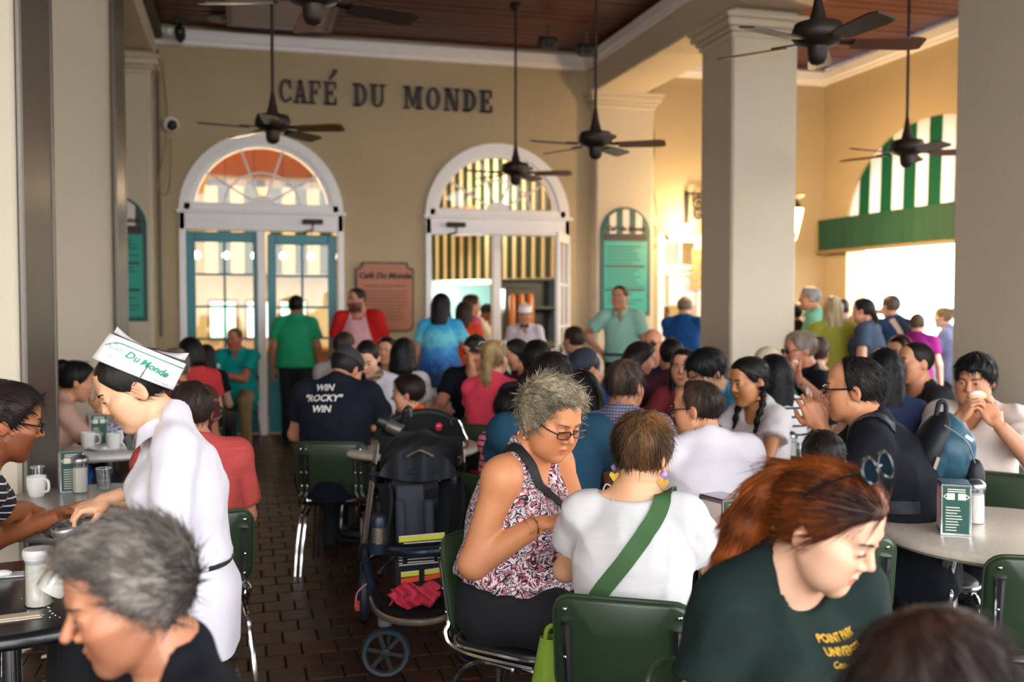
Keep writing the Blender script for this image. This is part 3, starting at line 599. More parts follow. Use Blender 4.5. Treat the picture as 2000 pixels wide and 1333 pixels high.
q = thing('corner_fixture', 'small pale box fixture in the corner beside the awning', 'wall box', onX(1612, 465, XR-.05)); MB().box((0, 0, 0), (.08, .1, .42), ch=.015).build('fixture_body', cream, q); MB().box((-.05, 0, .14), (.04, .06, .08), ch=.01).build('fixture_lamp', white, q)
# ================================================================ FURNITURE
greenv = mat('green_vinyl', '2A3A27', .38, var=.10, scale=5, bump=.03, bscale=8, coat=.12); vinedge = mat('vinyl_piping', '36452E', .35)
darkv = mat('seat_vinyl', '15171A', .4, bump=.04, bscale=8)
marble = mat('table_terrazzo', 'D3C6B6', .3, var=.18, scale=55, coat=.2)
whitetop = mat('table_white_top', 'D8D2CC', .25, var=.05, scale=40, coat=.2)
blacktop = mat('table_black_top', '16151A', .28, var=.3, scale=20, coat=.2)
china = mat('china', 'EFEDEA', .25); paper = mat('napkin_paper', 'ECE9E6', .8); sugar = mat('sugar_white', 'EDE4D6', .8, var=.04)
glass = glassmat('drinking_glass', (.93, .95, .96), .4)
def rr(w_, d, r, n=5):
    o = []
    for (cx, cy, a0) in ((w_/2-r, d/2-r, 0), (-w_/2+r, d/2-r, 90), (-w_/2+r, -d/2+r, 180), (w_/2-r, -d/2+r, 270)):
        for k in range(n+1): a = math.radians(a0+90*k/n); o.append((cx+r*math.cos(a), cy+r*math.sin(a)))
    return o
def cushion(w_, d, z0, z1, r, soft=.015, dome=.008):
    b = MB(); rings = []
    for ins, z in ((soft, z0), (0, z0+soft*.8), (0, z1-soft*.9), (soft*.35, z1-soft*.25), (soft, z1), (w_*.25, z1+dome)):
        rings.append([(x*(1-2*ins/w_), y*(1-2*ins/d), z) for x, y in rr(w_, d, r)])
    n = len(rings[0]); vs = [p for g in rings for p in g]; fs = []
    for i in range(len(rings)-1):
        for k in range(n): fs.append((i*n+k, i*n+(k+1) % n, (i+1)*n+(k+1) % n, (i+1)*n+k))
    fs += [tuple(range(n-1, -1, -1)), tuple(range((len(rings)-1)*n, len(rings)*n))]
    return b.add(vs, fs)
def bend(b, f): b.v = [tuple(f(Vector(p))) for p in b.v]; return b
def make_chair():
    q = thing('cafe_chair', 'x', 'chair', (0, 0, 0), 0, 'green vinyl and chrome cafe chairs')
    cushion(.40, .40, .42, .46, .10).build('seat', darkv, q, smooth=True, ang=60)
    MB().tube([(x*1.0, y*1.0, .437) for x, y in rr(.405, .405, .10)+[rr(.405, .405, .10)[0]]], .008, 6).build('seat_rim', chrome, q, smooth=True)
    def bk(p): # panel drawn in x,y -> upright, dished
        return Vector((p.x, -.205 - p.z - (p.y+.155)*.16 + 1.1*p.x*p.x, .475 + .155 + p.y))
    bend(cushion(.39, .31, -.016, .018, .06, .012, .004), bk).build('backrest', greenv, q, smooth=True, ang=60)
    pr = [(x, y, .001) for x, y in rr(.393, .313, .062)]; MB().tube([bk(Vector(p)) for p in pr+[pr[0]]], .0065, 6).build('backrest_piping', vinedge, q, smooth=True)
    for s in (-1, 1):
        yb = bk(Vector((s*.155, .06, .022))); yt = bk(Vector((s*.155, -.12, .024)))
        MB().tube(bez([yb+Vector((0, -.004, .03)), yb, yt, (s*.170, -.212, .465), (s*.172, -.185, .425), (s*.172, -.09, .405), (s*.172, .14, .405)], 6), [.004]+[.019-.007*min(1, k/10) for k in range(36)], 8, flat=1.0).build('back_post', chrome, q, smooth=True)
        MB().tube(bez([(s*.172, .10, .402), (s*.175, .165, .385), (s*.182, .19, .30), (s*.20, .215, 0)], 6), .011, 8).build('leg', chrome, q, smooth=True)
        MB().tube(bez([(s*.172, .06, .39), (s*.175, -.06, .388), (s*.182, -.15, .33), (s*.192, -.205, .18), (s*.20, -.235, 0)], 6), .011, 8).build('leg', chrome, q, smooth=True)
        bo = MB(); 
        for yy in (.118, -.02, -.10): c = bk(Vector((s*.158, yy, .020+(.012 if yy < .1 else 0)))); bo.sphere(c, (.008, .006, .008), 8, 6)
        bo.build('bolt', chrome, q, smooth=True)['kind'] = 'stuff'
    return q
CH0 = make_chair(); CHN = [0]
def chair(x, y, facing, label):
    """facing: degrees clockwise from +Y"""
    rz = -math.radians(facing)
    if CHN[0] == 0: o = CH0; o.location = (x, y, 0); o.rotation_euler = (0, 0, rz); o['label'] = label
    else: o = copy_tree(CH0, (x, y, 0), rz, label)
    CHN[0] += 1; return o
def table(x, y, R, label, m=marble, h=.745, nlegs=4):
    q = thing('round_table', label, 'table', (x, y, 0), 0, 'round cafe tables')
    MB().lathe([(R-.05, h-.045), (R-.012, h-.042), (R, h-.030), (R, h-.016), (R-.008, h-.004), (R-.02, h)], 56).build('tabletop', m, q, smooth=True)
    MB().lathe([(.028, .05), (.028, h-.09), (.10, h-.05)], 20).build('pedestal', chrome, q, smooth=True)
    for k in range(nlegs):
        a = math.pi/4 + k*2*math.pi/nlegs
        MB().tube(bez([(0, 0, .16), (math.cos(a)*.12, math.sin(a)*.12, .10), (math.cos(a)*R*.72, math.sin(a)*R*.72, .018)], 5), .017, 8).build('leg', chrome, q, smooth=True)
    return q
def T(px, py, z=.745): p = onZ(px, py, z); return float(p[0]), float(p[1])
# round tables, each found from where its edge lies on the photograph
TABS = {}
def tb(key, cpx, cpy, R, label, m=marble, off=(0, 0)):
    x, y = T(cpx, cpy); x += off[0]; y += off[1]; TABS[key] = (x, y); return table(x, y, R, label, m)
tb('right', 1965, 1035, .46, 'speckled round table with a bare edge and a napkin dispenser at right')
tb('far_right', 2045, 912, .40, 'small round table beside the man leaning on the right column')
tb('stroller', 800, 868, .42, 'pale round table half hidden behind the black stroller')
tb('left_mid', 190, 985, .52, 'round table with glasses between the striped man and the waitress', mat('table_grey_top', 'A8A09C', .28, var=.1, scale=50, coat=.2))
tb('left_far', 215, 868, .44, 'white round table of cups in front of the woman in dusty pink', whitetop)
tb('left_near', 20, 1160, .42, 'black round table top with sugar jar and napkins at the lower left', blacktop)
tb('hero', 1250, 1055, .42, 'round table in front of the woman with the green bag strap', marble, (.15, .25))
tb('white', 1530, 900, .46, 'round table covered with glasses before the man in the white tee')
tb('rocky', 735, 800, .36, 'round table between the dark cap man and the woman in the scarf')
tb('mid', 1300, 792, .40, 'round table in the middle of the crowd before the checked shirt man')
tb('back', 925, 772, .36, 'round table at the back in front of the blonde ponytail woman')
tb('eat', 1700, 800, .38, 'round table between the bespectacled man and the black haired woman')
# ---- things on the tables
def prism_box(b, w_, d, h, z=0): return b.box((0, 0, z+h/2), (w_, d, h), ch=.004)
def dispenser(x, y, rz, label, z=.745, h=.19):
    q = thing('napkin_dispenser', label, 'napkin dispenser', (x, y, z), rz, 'upright napkin dispensers')
    w_, d = .105, .125
    MB().box((0, 0, h-.01), (w_, d, .02), ch=.005).box((0, 0, .008), (w_, d, .016), ch=.004).box((0, d/2-.004, h/2), (w_, .008, h), ch=.002).box((0, -d/2+.004, h/2), (w_, .008, h), ch=.002).build('dispenser_case', mat('dispenser_chrome', 'C9C9CC', .22, .95, var=.02), q)
    for s in (-1, 1): MB().box((s*(w_/2-.006), 0, h/2), (.008, d-.02, h-.03)).build('napkins', paper, q)
    MB().box((0, 0, h/2), (w_-.03, d-.018, h-.03)).build('inner_case', mat('dispenser_grey', '8A8A8E', .4), q)
    for s in (-1, 1):
        MB().box((0, s*(d/2+.001), h/2), (w_-.016, .004, h-.018), ch=.001).build('menu_card', mat('menu_card_green', '0F4A40', .4, var=.05), q)
        b = MB()
        for k in range(9): wd = rnd.uniform(.03, .06); b.box((-(.07-wd)/2, s*(d/2+.0035), h*.55-.0105*k), (wd, .001, .003))
        for k in (-1, 1): b.box((k*.019, s*(d/2+.0035), h*.76), (.027, .001, .024), ch=.0004).tube([(k*.034, s*(d/2+.0035), h*.76+.007), (k*.043, s*(d/2+.0035), h*.76), (k*.034, s*(d/2+.0035), h*.76-.008)], .0022, 5)
        for k in range(2): b.box((0, s*(d/2+.0035), h*.9-.008*k), (.06, .001, .0035))
        b.build('card_print', mat('card_print_cream', 'E8E4CE', .6), q)['kind'] = 'stuff'
    return q
def shaker(x, y, label, z=.745, s=1., lid=True, name='sugar_shaker'):
    q = thing(name, label, 'sugar shaker', (x, y, z), 0, 'glass sugar shakers'); q.scale = (s, s, s)
    MB().lathe([(.030, .003), (.031, .006), (.031, .105), (.030, .112)], 20).build('sugar', sugar, q, smooth=True)
    MB().lathe([(.034, 0), (.036, .006), (.0345, .02), (.0345, .125), (.036, .135), (.036, .145)], 20, cap=False).build('glass_jar', glass, q, smooth=True)
    if lid: MB().lathe([(.037, .135), (.038, .148), (.034, .158), (.018, .170), (.001, .173)], 20).build('metal_lid', mat('dull_steel_lid', '9A9AA0', .3, .9), q, smooth=True)
    else: MB().lathe([(.030, .112), (.037, .130), (.038, .142), (.036, .150), (.001, .152)], 20).build('white_lid', mat('milk_white_lid', 'DCD6D6', .35), q, smooth=True)
    return q
def tumbler(x, y, label, z=.745, h=.10, r=.034, fill=.5, m=None):
    q = thing('water_glass', label, 'glass', (x, y, z), 0, 'drinking glasses')
    MB().lathe([(r*.8, 0), (r*.82, .006), (r, h), (r*.94, h), (r*.76, .010), (.001, .008)], 18, cap=False).build('glass_wall', glass, q, smooth=True)
    MB().tube([(r*.97*math.cos(a*.3306), r*.97*math.sin(a*.3306), h) for a in range(20)], .0016, 5).build('glass_rim', mat('glass_edge', 'DDE3E6', .1), q)
    if fill: MB().lathe([(r*.74, .011), (r*.74+(r*.2)*fill, h*fill), (.001, h*fill)], 18).build('drink', m or glassmat('water', (.88, .92, .94), .3), q, smooth=True)
    return q
def mug(x, y, label, z=.745, rz=0., coffee=True, saucer=False):
    q = thing('coffee_cup', label, 'cup', (x, y, z), rz, 'white china coffee cups')
    zz = .008 if saucer else 0
    MB().lathe([(.028, zz), (.034, zz+.006), (.040, zz+.05), (.041, zz+.09), (.037, zz+.09), (.034, zz+.02), (.001, zz+.012)], 20, cap=False).build('cup_body', china, q, smooth=True)
    MB().tube(bez([(.039, 0, zz+.078), (.064, 0, zz+.07), (.064, 0, zz+.03), (.037, 0, zz+.022)], 5), .006, 6).build('cup_handle', china, q, smooth=True)
    if coffee: MB().lathe([(.036, zz+.078), (.001, zz+.079)], 18, cap=False).build('coffee', mat('milky_coffee', '9A6A40', .3), q)
    if saucer: MB().lathe([(.03, 0), (.045, .002), (.075, .012), (.073, .015), (.04, .006), (.001, .005)], 24).build('saucer', china, q, smooth=True)
    return q
def plate(x, y, label, z=.745, r=.09):
    q = thing('china_plate', label, 'plate', (x, y, z), 0, 'white china plates'); MB().lathe([(r*.5, 0), (r*.62, .003), (r, .016), (r*.97, .019), (r*.58, .008), (.001, .007)], 26).build('plate_body', china, q, smooth=True)
    MB().sphere((.01, 0, .015), (r*.4, r*.3, .014), 10, 6).build('crumpled_napkin', paper, q); return q
def cup(x, y, label, z=.745, h=.15, r=.042, straw=True, txt=True):
    q = thing('paper_cup', label, 'cup', (x, y, z), math.radians(-15), 'take-out cups')
    MB().lathe([(r*.72, 0), (r*.74, .004), (r, h), (r*1.04, h+.002), (r*1.04, h+.008), (r*.97, h+.008), (r*.7, .012), (.001, .01)], 22, cap=False).build('cup_wall', mat('frosted_cup', 'D9D3CE', .4), q, smooth=True)
    if txt:
        put_text('Du Monde', r*.42, scriptm, q, (0, -r*.955, h*.62), shear=.2, bold=.002, ext=.0015)
        MB().box((0, -r*.86, h*.42), (r*1.1, .004, .010)).box((0, -r*.8, h*.28), (r*.9, .004, .005)).build('printed_band', dkgrey, q)
    if straw: MB().tube([(.005, 0, .02), (.012, .005, h+.085)], .0035, 6).build('straw', mat('pink_straw', 'F0C8D0', .4), q)
    return q
def on(px, py, z=.745): return T(px, py, z)
dispenser(*on(1862, 1040), math.radians(-32), 'napkin dispenser standing on the bare round table at right')
x, y = on(1904, 1022); shaker(x, y, 'sugar shaker tucked behind the dispenser on the bare right table')
mug(*on(1992, 892), 'white cup at the edge of the small far right table')
dispenser(*on(1410, 1075), math.radians(14), 'napkin dispenser beside the red haired woman, napkins showing', h=.19)
dispenser(*on(1482, 905), math.radians(-8), 'green fronted napkin dispenser behind the white tee man')
cup(*on(1505, 908), 'tall clear cup with a pink straw beside the green dispenser')
shaker(*on(1543, 905), 'sugar shaker with steel lid by the cup with the straw')
tumbler(*on(1568, 902), 'water glass between the sugar shaker and the small child')
tumbler(*on(1500, 930), 'empty glass in front of the straw cup', fill=.15); tumbler(*on(1528, 936), 'short clear glass at the near edge of the glass-covered table', fill=.4, h=.07)
tumbler(*on(1478, 928), 'half-full glass close to the back of the white tee', fill=.5)
dispenser(*on(140, 958), math.radians(12), 'green fronted napkin dispenser beside a sugar shaker at the waitress table')
shaker(*on(157, 962), 'sugar shaker with a rounded dark lid standing before the dispenser')
tumbler(*on(203, 958), 'water glass nearest to the waitress sleeve', fill=.45)
tumbler(*on(73, 955), 'clear glass behind the striped man\'s coffee cup', fill=.3)
mug(*on(72, 970), 'white coffee cup held by the man in navy stripes', rz=-.6)
dispenser(*on(190, 868), math.radians(18), 'napkin dispenser among cups on the white round table')
mug(*on(172, 878), 'white cup on the near edge of the white round table', saucer=True)
mug(*on(222, 880), 'coffee cup beside the waitress chin on the white table', saucer=True, rz=1); mug(*on(240, 872), 'cup at the right end of the white table', rz=2)
plate(*on(205, 880), 'small plate with a crumpled napkin on the white table')
q = thing('postcard_stand', 'blue and white printed card standing on the white table', 'card', (*on(226, 862), .745), -.2); MB().box((0, 0, .06), (.13, .01, .11)).build('card_face', blotchmat('blue_print_card', ('E8E6EE', '3A4C8A', 'E2E0EA', '8090B8'), 30), q); MB().box((0, .02, .004), (.13, .05, .008)).build('card_foot', white, q)
# lower left table: jar, napkins, crumbs
x, y = on(76, 1183); shaker(x, y, 'big white sugar jar without handle on the black table', s=1.08, lid=False)
q = thing('paper_napkin', 'folded beige napkin on the near edge of the black table', 'napkin', (*on(30, 1210), .746), .2); MB().box((0, 0, .002), (.13, .05, .004), ch=.001).build('napkin_sheet', mat('beige_napkin', 'CDB7A4', .8), q); MB().box((.01, .005, .006), (.10, .04, .003)).build('napkin_fold', mat('beige_napkin', 'CDB7A4', .8), q)
q = thing('paper_strip', 'white paper strip lying across the back of the black table', 'paper', (*on(20, 1125), .746), .05); MB().box((0, 0, .002), (.22, .06, .004), ch=.001).build('paper_sheet', mat('white_sheet', 'DAD4DA', .7), q); MB().sphere((-.02, -.02, .012), (.03, .02, .012), 10, 6).build('crumpled_piece', paper, q)
b = MB()
for k in range(26): xx, yy = on(rnd.uniform(40, 118), rnd.uniform(1165, 1215)); b.sphere((xx, yy, .748), (rnd.uniform(.001, .004), rnd.uniform(.001, .003), .0015), 5, 4)
o = b.build('sugar_crumbs', paper); tag(o, 'scattered sugar crumbs around the jar on the black table', 'crumbs', kind='stuff')
q = thing('serving_tray', 'black serving tray below the waitress hands', 'tray', (*on(175, 1040, .745), .752), .3); MB().lathe([(.14, 0), (.165, .004), (.175, .018), (.170, .018), (.16, .008), (.001, .007)], 30).build('tray_body', mat('black_tray', '111116', .3, coat=.3), q, smooth=True); MB().box((.04, .06, .012), (.16, .07, .004)).build('receipt', paper, q)
cup(*on(1182, 925), 'cafe take-out cup standing behind the floral blouse woman', h=.17, r=.05, straw=False)
q = thing('lotion_bottle', 'small bottle with red and blue bands beside the take-out cup', 'bottle', (*on(1166, 922), .745)); MB().lathe([(.017, 0), (.018, .11), (.008, .12)], 14).build('bottle_body', mat('bottle_clear_white', 'E6E2E4', .3), q, smooth=True); MB().lathe([(.0186, .035), (.0186, .055)], 14).build('blue_band', mat('band_blue', '2A5AB0', .4), q, smooth=True); MB().lathe([(.0186, .055), (.0186, .075)], 14).build('pink_band', mat('band_pink', 'E08A98', .4), q, smooth=True); MB().lathe([(.010, .12), (.010, .145)], 12).build('bottle_cap', mat('lime_cap', 'A8C83A', .4), q)
dispenser(*on(1316, 830), math.radians(5), 'white napkin dispenser by the ear of the white tee man')
q = thing('card_sign', 'small white card standing on the far table right of the stroller handle', 'card', (*on(868, 805), .745), 0); MB().box((0, 0, .05), (.12, .012, .10)).build('card_face', white, q); MB().box((0, .02, .004), (.12, .06, .008)).build('card_foot', white, q)
cup(*on(1788, 812), 'tall white paper cup in front of the man in the black tee', h=.13, r=.04, straw=False, txt=False)
mug(*on(1628, 815), 'white cup below the hand of the bespectacled man', coffee=False)
dispenser(*on(1262, 790), .4, 'teal napkin dispenser near the checked shirt man'); mug(*on(1240, 800), 'cup beside the checked shirt man')
# ---- empty chairs (people sit on chairs of their own, added with them)
def chpx(px, py, facing, label): x, y = T(px, py, .475); return chair(x, y, facing, label)
# ================================================================ STROLLER
sb = Vector(at(815, 1260, 4.5)); sb.z = 0
def sp(px, py, d): return Vector(at(px, py, d)) - sb
bf = mat('stroller_black_cloth', '0E0F13', .8, bump=.3, bscale=12, var=.15, scale=6); bf2 = mat('stroller_charcoal_cloth', '1A1D25', .75, bump=.25, bscale=14)
alu = mat('stroller_aluminium', 'B9A9A2', .3, .85, var=.04); navyp = mat('navy_plastic', '1B2A3C', .35)
q = thing('stroller', 'black folding pushchair with silver frame parked in the aisle', 'stroller', sb, 0)
def wheel(c, r, wd, ax, nm='wheel', spokes=6):
    M = Matrix.Translation(c) @ ax
    b = MB(); prof = [(r*.80, -wd*.45), (r*.93, -wd*.5), (r, -wd*.25), (r, wd*.25), (r*.93, wd*.5), (r*.80, wd*.45), (r*.80, -wd*.45)]
    b.lathe(prof, 36, cap=False); b.v = [tuple(M @ Vector(p)) for p in b.v]
    o = b.build(nm, mat('tyre_rubber', '23303A', .55, bump=.2, bscale=60), q, smooth=True)
    b = MB(); b.lathe([(r*.76, -wd*.2), (r*.82, -wd*.2), (r*.82, wd*.2), (r*.76, wd*.2), (r*.76, -wd*.2)], 30, cap=False).lathe([(.001, -wd*.5), (r*.2, -wd*.45), (r*.2, wd*.45), (.001, wd*.5)], 14)
    b.v = [tuple(M @ Vector(p)) for p in b.v]; b.build('wheel_hub', black, o, smooth=True)
    for k in range(spokes):
        a = 2*math.pi*k/spokes+.3; b = MB(); b.box((0, r*.48, 0), (.018, r*.62, wd*.35)); b.v = [tuple(M @ Matrix.Rotation(a, 4, 'Z') @ Vector(p)) for p in b.v]; b.build('spoke', black, o)
    return o
def axm(yaw): return Matrix.Rotation(yaw, 4, 'Z') @ Matrix.Rotation(math.pi/2, 4, 'X')
def gz(px, py, d, z): v = sp(px, py, d); v.z = z; return v
wheel(gz(753, 1285, 4.25, .105), .105, .045, axm(math.radians(-8))); wheel(gz(921, 1285, 4.40, .105), .105, .05, axm(math.radians(-62)))
wheel(gz(712, 1140, 5.0, .15), .15, .045, axm(math.radians(82))); wheel(gz(905, 1140, 5.1, .15), .15, .045, axm(math.radians(82)))
for (a, b_) in (((752, 1218, 4.33), (753, 1285, 4.25)), ((914, 1225, 4.45), (921, 1285, 4.4))):
    p0, p1 = sp(*a), sp(*b_); MB().tube([p0+Vector((0, 0, .03)), p0, (p0+p1)/2+Vector((.02, .02, 0)), p1], [.016, .026, .022, .016], 10).build('front_fork', black, q, smooth=True)
    MB().lathe([(.03, -.01), (.032, .02), (.02, .03)], 14, p0).build('swivel_collar', mat('collar_grey', '77787C', .4), q, smooth=True)
Lp = [(737, 862, 4.95), (728, 930, 4.85), (718, 1010, 4.72), (711, 1080, 4.6), (722, 1130, 4.5), (735, 1180, 4.42), (752, 1222, 4.34)]
Rp = [(902, 862, 5.0), (905, 930, 4.9), (910, 1010, 4.8), (908, 1085, 4.68), (905, 1140, 4.58), (910, 1190, 4.5), (914, 1228, 4.46)]
for P in (Lp, Rp): MB().tube(bez([sp(*a) for a in P[:4]], 6), .013, 10).build('side_tube', alu, q, smooth=True); MB().tube(bez([sp(*a) for a in P[3:]], 6), .017, 10).build('lower_tube', navyp, q, smooth=True)
for P, dx in ((Lp, -1), (Rp, 1)):
    a = sp(*P[3]); rw = gz(712 if dx < 0 else 905, 1140, 5.0 if dx < 0 else 5.1, .15); MB().tube([sp(*P[2]), rw], .014, 8).build('rear_strut', black, q, smooth=True)
    MB().box(sp(*P[1]), (.04, .06, .13), ch=.012).build('frame_clamp', black, q); MB().box(a, (.05, .07, .08), ch=.015).build('folding_hinge', black, q)
MB().tube(bez([sp(*a) for a in ((738, 868, 4.95), (745, 835, 5.0), (790, 812, 5.05), (840, 806, 5.07), (880, 820, 5.07), (903, 866, 5.0))], 8), .020, 10).build('push_handle', mat('handle_foam', '101114', .7), q, smooth=True)
MB().tube(bez([sp(*a) for a in ((787, 835, 5.0), (792, 805, 5.05), (800, 800, 5.05), (806, 835, 5.05))], 6), .016, 8).build('wrist_loop', black, q, smooth=True)
# console between the handle ends
MB().grid(lambda u, v: sp(735+170*u, 858-28*v+14*(2*u-1)**2*0-22*math.sin(math.pi*u)*v, 4.93+.12*v), 16, 5).build('handle_console', bf, q, smooth=True)
MB().grid(lambda u, v: sp(740+163*u, 852+34*v+8*math.sin(u*9)*v, 4.90-.03*v-.10*math.sin(math.pi*u)), 18, 6).build('console_pouch', bf, q, smooth=True)
# canopy folded back over the seat
def can(u, v):
    a = math.pi*u; w_ = 1-.06*v
    return sp(818-78*math.cos(a)*w_, 935-95*math.sin(a)**.6*(1-.55*v)+3*math.sin(u*31+v*7), 4.78-.30*math.sin(a)*v*.5+.05*math.sin(v*9)*.3)
MB().grid(can, 30, 10).build('canopy', bf, q, smooth=True)
MB().grid(lambda u, v: sp(740+156*u, 930+12*math.sin(u*3.1)-70*math.sin(math.pi*u)**.7*v, 4.62+.02*math.sin(u*20)-.05*math.sin(math.pi*u)*(1-v)), 24, 8).build('canopy_visor', bf2, q, smooth=True)
MB().tube([sp(*a) for a in ((795, 893, 4.58), (806, 886, 4.57), (820, 880, 4.56), (832, 885, 4.57), (846, 892, 4.58))], .006, 6).build('visor_trim', mat('pewter_trim', '9A8A78', .3, .7), q, smooth=True)
MB().tube(bez([sp(*a) for a in ((726, 928, 4.72), (760, 926, 4.66), (820, 922, 4.6), (875, 924, 4.66), (893, 935, 4.72))], 8), .012, 8, flat=1.6).build('canopy_bow', mat('bow_blue_black', '243342', .35), q, smooth=True)
MB().tube(bez([sp(*a) for a in ((870, 925, 4.66), (885, 932, 4.62), (888, 950, 4.62))], 5), .018, 8).build('canopy_joint', navyp, q, smooth=True)
# seat: back, wings, harness pads, base
MB().grid(lambda u, v: sp(760+130*u, 940+135*v, 4.66-.14*v*v+.10*math.sin(math.pi*u)*(1-.3*v)), 20, 14).build('seat_back', bf2, q, smooth=True)
for s, x0 in ((-1, 738), (1, 880)): MB().grid(lambda u, v: sp(x0+28*u+4*math.sin(v*6), 945+130*v, 4.58-.16*v+.03*math.sin(u*6)), 8, 12).build('seat_wing', bf, q, smooth=True)
MB().grid(lambda u, v: sp(766+90*u, 935+60*v+8*math.sin(u*3), 4.60-.02*v-.02*math.sin(v*7)), 14, 8).build('sun_flap', bf, q, smooth=True)
for x0 in (775, 830): MB().box(sp(x0+8, 1020, 4.50), (.045, .03, .20), Matrix.Rotation(-.15, 3, 'X'), ch=.01).build('harness_pad', mat('harness_grey', '2E323C', .8), q)
MB().box(sp(802, 1000, 4.54), (.13, .02, .24), Matrix.Rotation(-.15, 3, 'X'), ch=.008).build('centre_pad', mat('pad_grey', '30343E', .8), q)
MB().grid(lambda u, v: sp(752+150*u, 1075+10*v, 4.50-.30*v+.02*math.sin(u*9)), 14, 8).build('seat_base', bf, q, smooth=True)
# bumper bar with cup holder
MB().tube(bez([sp(*a) for a in ((752, 1074, 4.45), (790, 1080, 4.25), (840, 1078, 4.22), (890, 1070, 4.32), (912, 1066, 4.55))], 8), .021, 10).build('bumper_bar', navyp, q, smooth=True)
MB().lathe([(.040, -.03), (.046, -.026), (.048, .02), (.040, .02), (.038, -.015)], 20, sp(740, 1068, 4.42)).build('cup_holder', navyp, q, smooth=True)
# cloth panels below the bar
MB().grid(lambda u, v: sp(772+105*u, 1078+72*v-8*u*(1-v), 4.36-.06*v+.006*math.sin(u*15)), 14, 8).build('leg_rest', bf, q, smooth=True)
def band(nm, m, pts, d, h):
    b = MB()
    for (x0, y0, x1, y1) in pts:
        a, c = sp(x0, y0, d), sp(x1, y1, d); n_ = 6
        b.grid(lambda u, v: a+(c-a)*u+Vector((0, -.004, (v-.5)*h)), n_, 1)
    return b.build(nm, m, q)
wst = mat('white_webbing', 'DCDCE0', .7); yst = mat('yellow_webbing', 'D2D03A', .7); ost = mat('orange_webbing', 'D84A1A', .7)
band('safety_band', yst, [(779, 1055, 868, 1047)], 4.28, .022); band('safety_edge', wst, [(779, 1049, 868, 1041), (788, 1062, 866, 1056)], 4.279, .004)
band('white_stripes', wst, [(779, 1089+6*k, 786, 1089+6*k) for k in range(3)]+[(796, 1087+6*k, 848, 1083+6*k) for k in range(3)]+[(859, 1083+5*k, 868, 1082+5*k) for k in range(3)]+[(779, 1105, 868, 1097)], 4.285, .0035)
band('yellow_hem', yst, [(783, 1124, 818, 1120), (829, 1119, 871, 1113)], 4.27, .018); band('orange_hem', ost, [(783, 1136, 818, 1130), (829, 1130, 871, 1120)], 4.265, .022); band('hem_edge', wst, [(783, 1119, 818, 1115), (829, 1114, 871, 1108)], 4.268, .004)
MB().tube(bez([sp(*a) for a in ((724, 1170, 4.36), (735, 1195, 4.26), (765, 1212, 4.2), (815, 1217, 4.18), (862, 1210, 4.22), (888, 1190, 4.32), (893, 1168, 4.4))], 8), .016, 8, flat=.6).build('basket_hoop', alu, q, smooth=True)
MB().grid(lambda u, v: sp(728+165*u, 1165+42*math.sin(math.pi*u)**.5-30*v, 4.27+.35*v-.05*math.sin(math.pi*u)*(1-v)), 18, 6).build('basket_cloth', bf, q, smooth=True)
MB().tube(bez([sp(*a) for a in ((724, 1135, 4.5), (700, 1155, 4.48), (695, 1172, 4.47), (694, 1188, 4.47))], 6), .003, 5).build('tag_cord', mat('pink_cord', 'D88A9A', .5), q)
MB().box(sp(698, 1184, 4.47), (.018, .004, .045)).build('red_tag', mat('tag_red', 'C02A2A', .5), q)
MB().sphere(sp(857, 834, 4.86), (.018, .012, .022), 12, 8).build('red_reflector', mat('reflector_red', 'C02848', .15), q, smooth=True)
# things carried by the stroller
bt = thing('insulated_bottle', 'steel and black can standing in the stroller cup holder', 'bottle', sb+sp(740, 1062, 4.42))
MB().lathe([(.033, -.02), (.034, .0), (.034, .075)], 20).build('can_body', mat('can_steel', 'BDB9B6', .25, .9), bt, smooth=True); MB().lathe([(.036, .075), (.036, .11), (.030, .125), (.026, .13), (.001, .132)], 20).build('can_lid', navyp, bt, smooth=True)
b = MB()
for k in range(5): b.box((.003, -.0345, .005+.013*k), (.014, .003, .008))
b.build('can_print', mat('print_amber', '8A5A1E', .5), bt)['kind'] = 'stuff'
tm = thing('travel_mug', 'steel travel mug with black lid lying at the stroller handle', 'mug', sb+sp(762, 832, 4.88)); tm.rotation_euler = (0, math.radians(115), math.radians(-25))
MB().lathe([(.030, -.02), (.033, 0), (.034, .06), (.03, .065)], 18).build('mug_body', steel, tm, smooth=True); MB().lathe([(.036, -.06), (.037, -.02), (.030, -.01)], 18).build('mug_lid', black, tm, smooth=True)
hk = thing('metal_hook', 'bent silver hook hung on the right of the stroller handle', 'hook', sb+sp(900, 840, 4.98)); hb = sp(900, 840, 4.98)
MB().tube([p-hb for p in bez([sp(*a) for a in ((881, 824, 4.97), (888, 818, 4.96), (898, 824, 4.95), (905, 842, 4.95), (913, 860, 4.95), (910, 874, 4.95), (895, 872, 4.94), (885, 868, 4.95), (881, 858, 4.96))], 6)], .0055, 8).build('hook_wire', chrome, hk, smooth=True); MB().tube([sp(881, 824, 4.97)-hb, sp(882, 830, 4.97)-hb], .009, 8).build('hook_tip', black, hk, smooth=True)
pk = sp(808, 1165, 4.28)
c = thing('pink_cloth', 'crumpled bright pink cloth lying in the stroller basket', 'cloth', sb+pk)
def crump(u, v):
    x = (u-.5)*.21; w_ = .075*(1-.6*abs(u-.5)); return Vector((x+.012*math.sin(v*9+u*5), -.03*math.cos((v-.5)*3)+.018*math.sin(u*19+v*5), (v-.45)*2*w_*.75+.012*math.sin(u*13+v*3)))
o = MB().grid(crump, 40, 24).build('cloth_folds', mat('hot_pink_cloth', 'D0344E', .7, var=.12), c, smooth=True); sm = o.modifiers.new('thick', 'SOLIDIFY'); sm.thickness = .006
MB().tube([(-.03+.02*math.cos(a), -.036+.002*a, .02*math.sin(a)) for a in [k*.25 for k in range(14)]], .004, 5).build('cloth_cord', mat('dark_pink_seam', '8E1E38', .7), c)
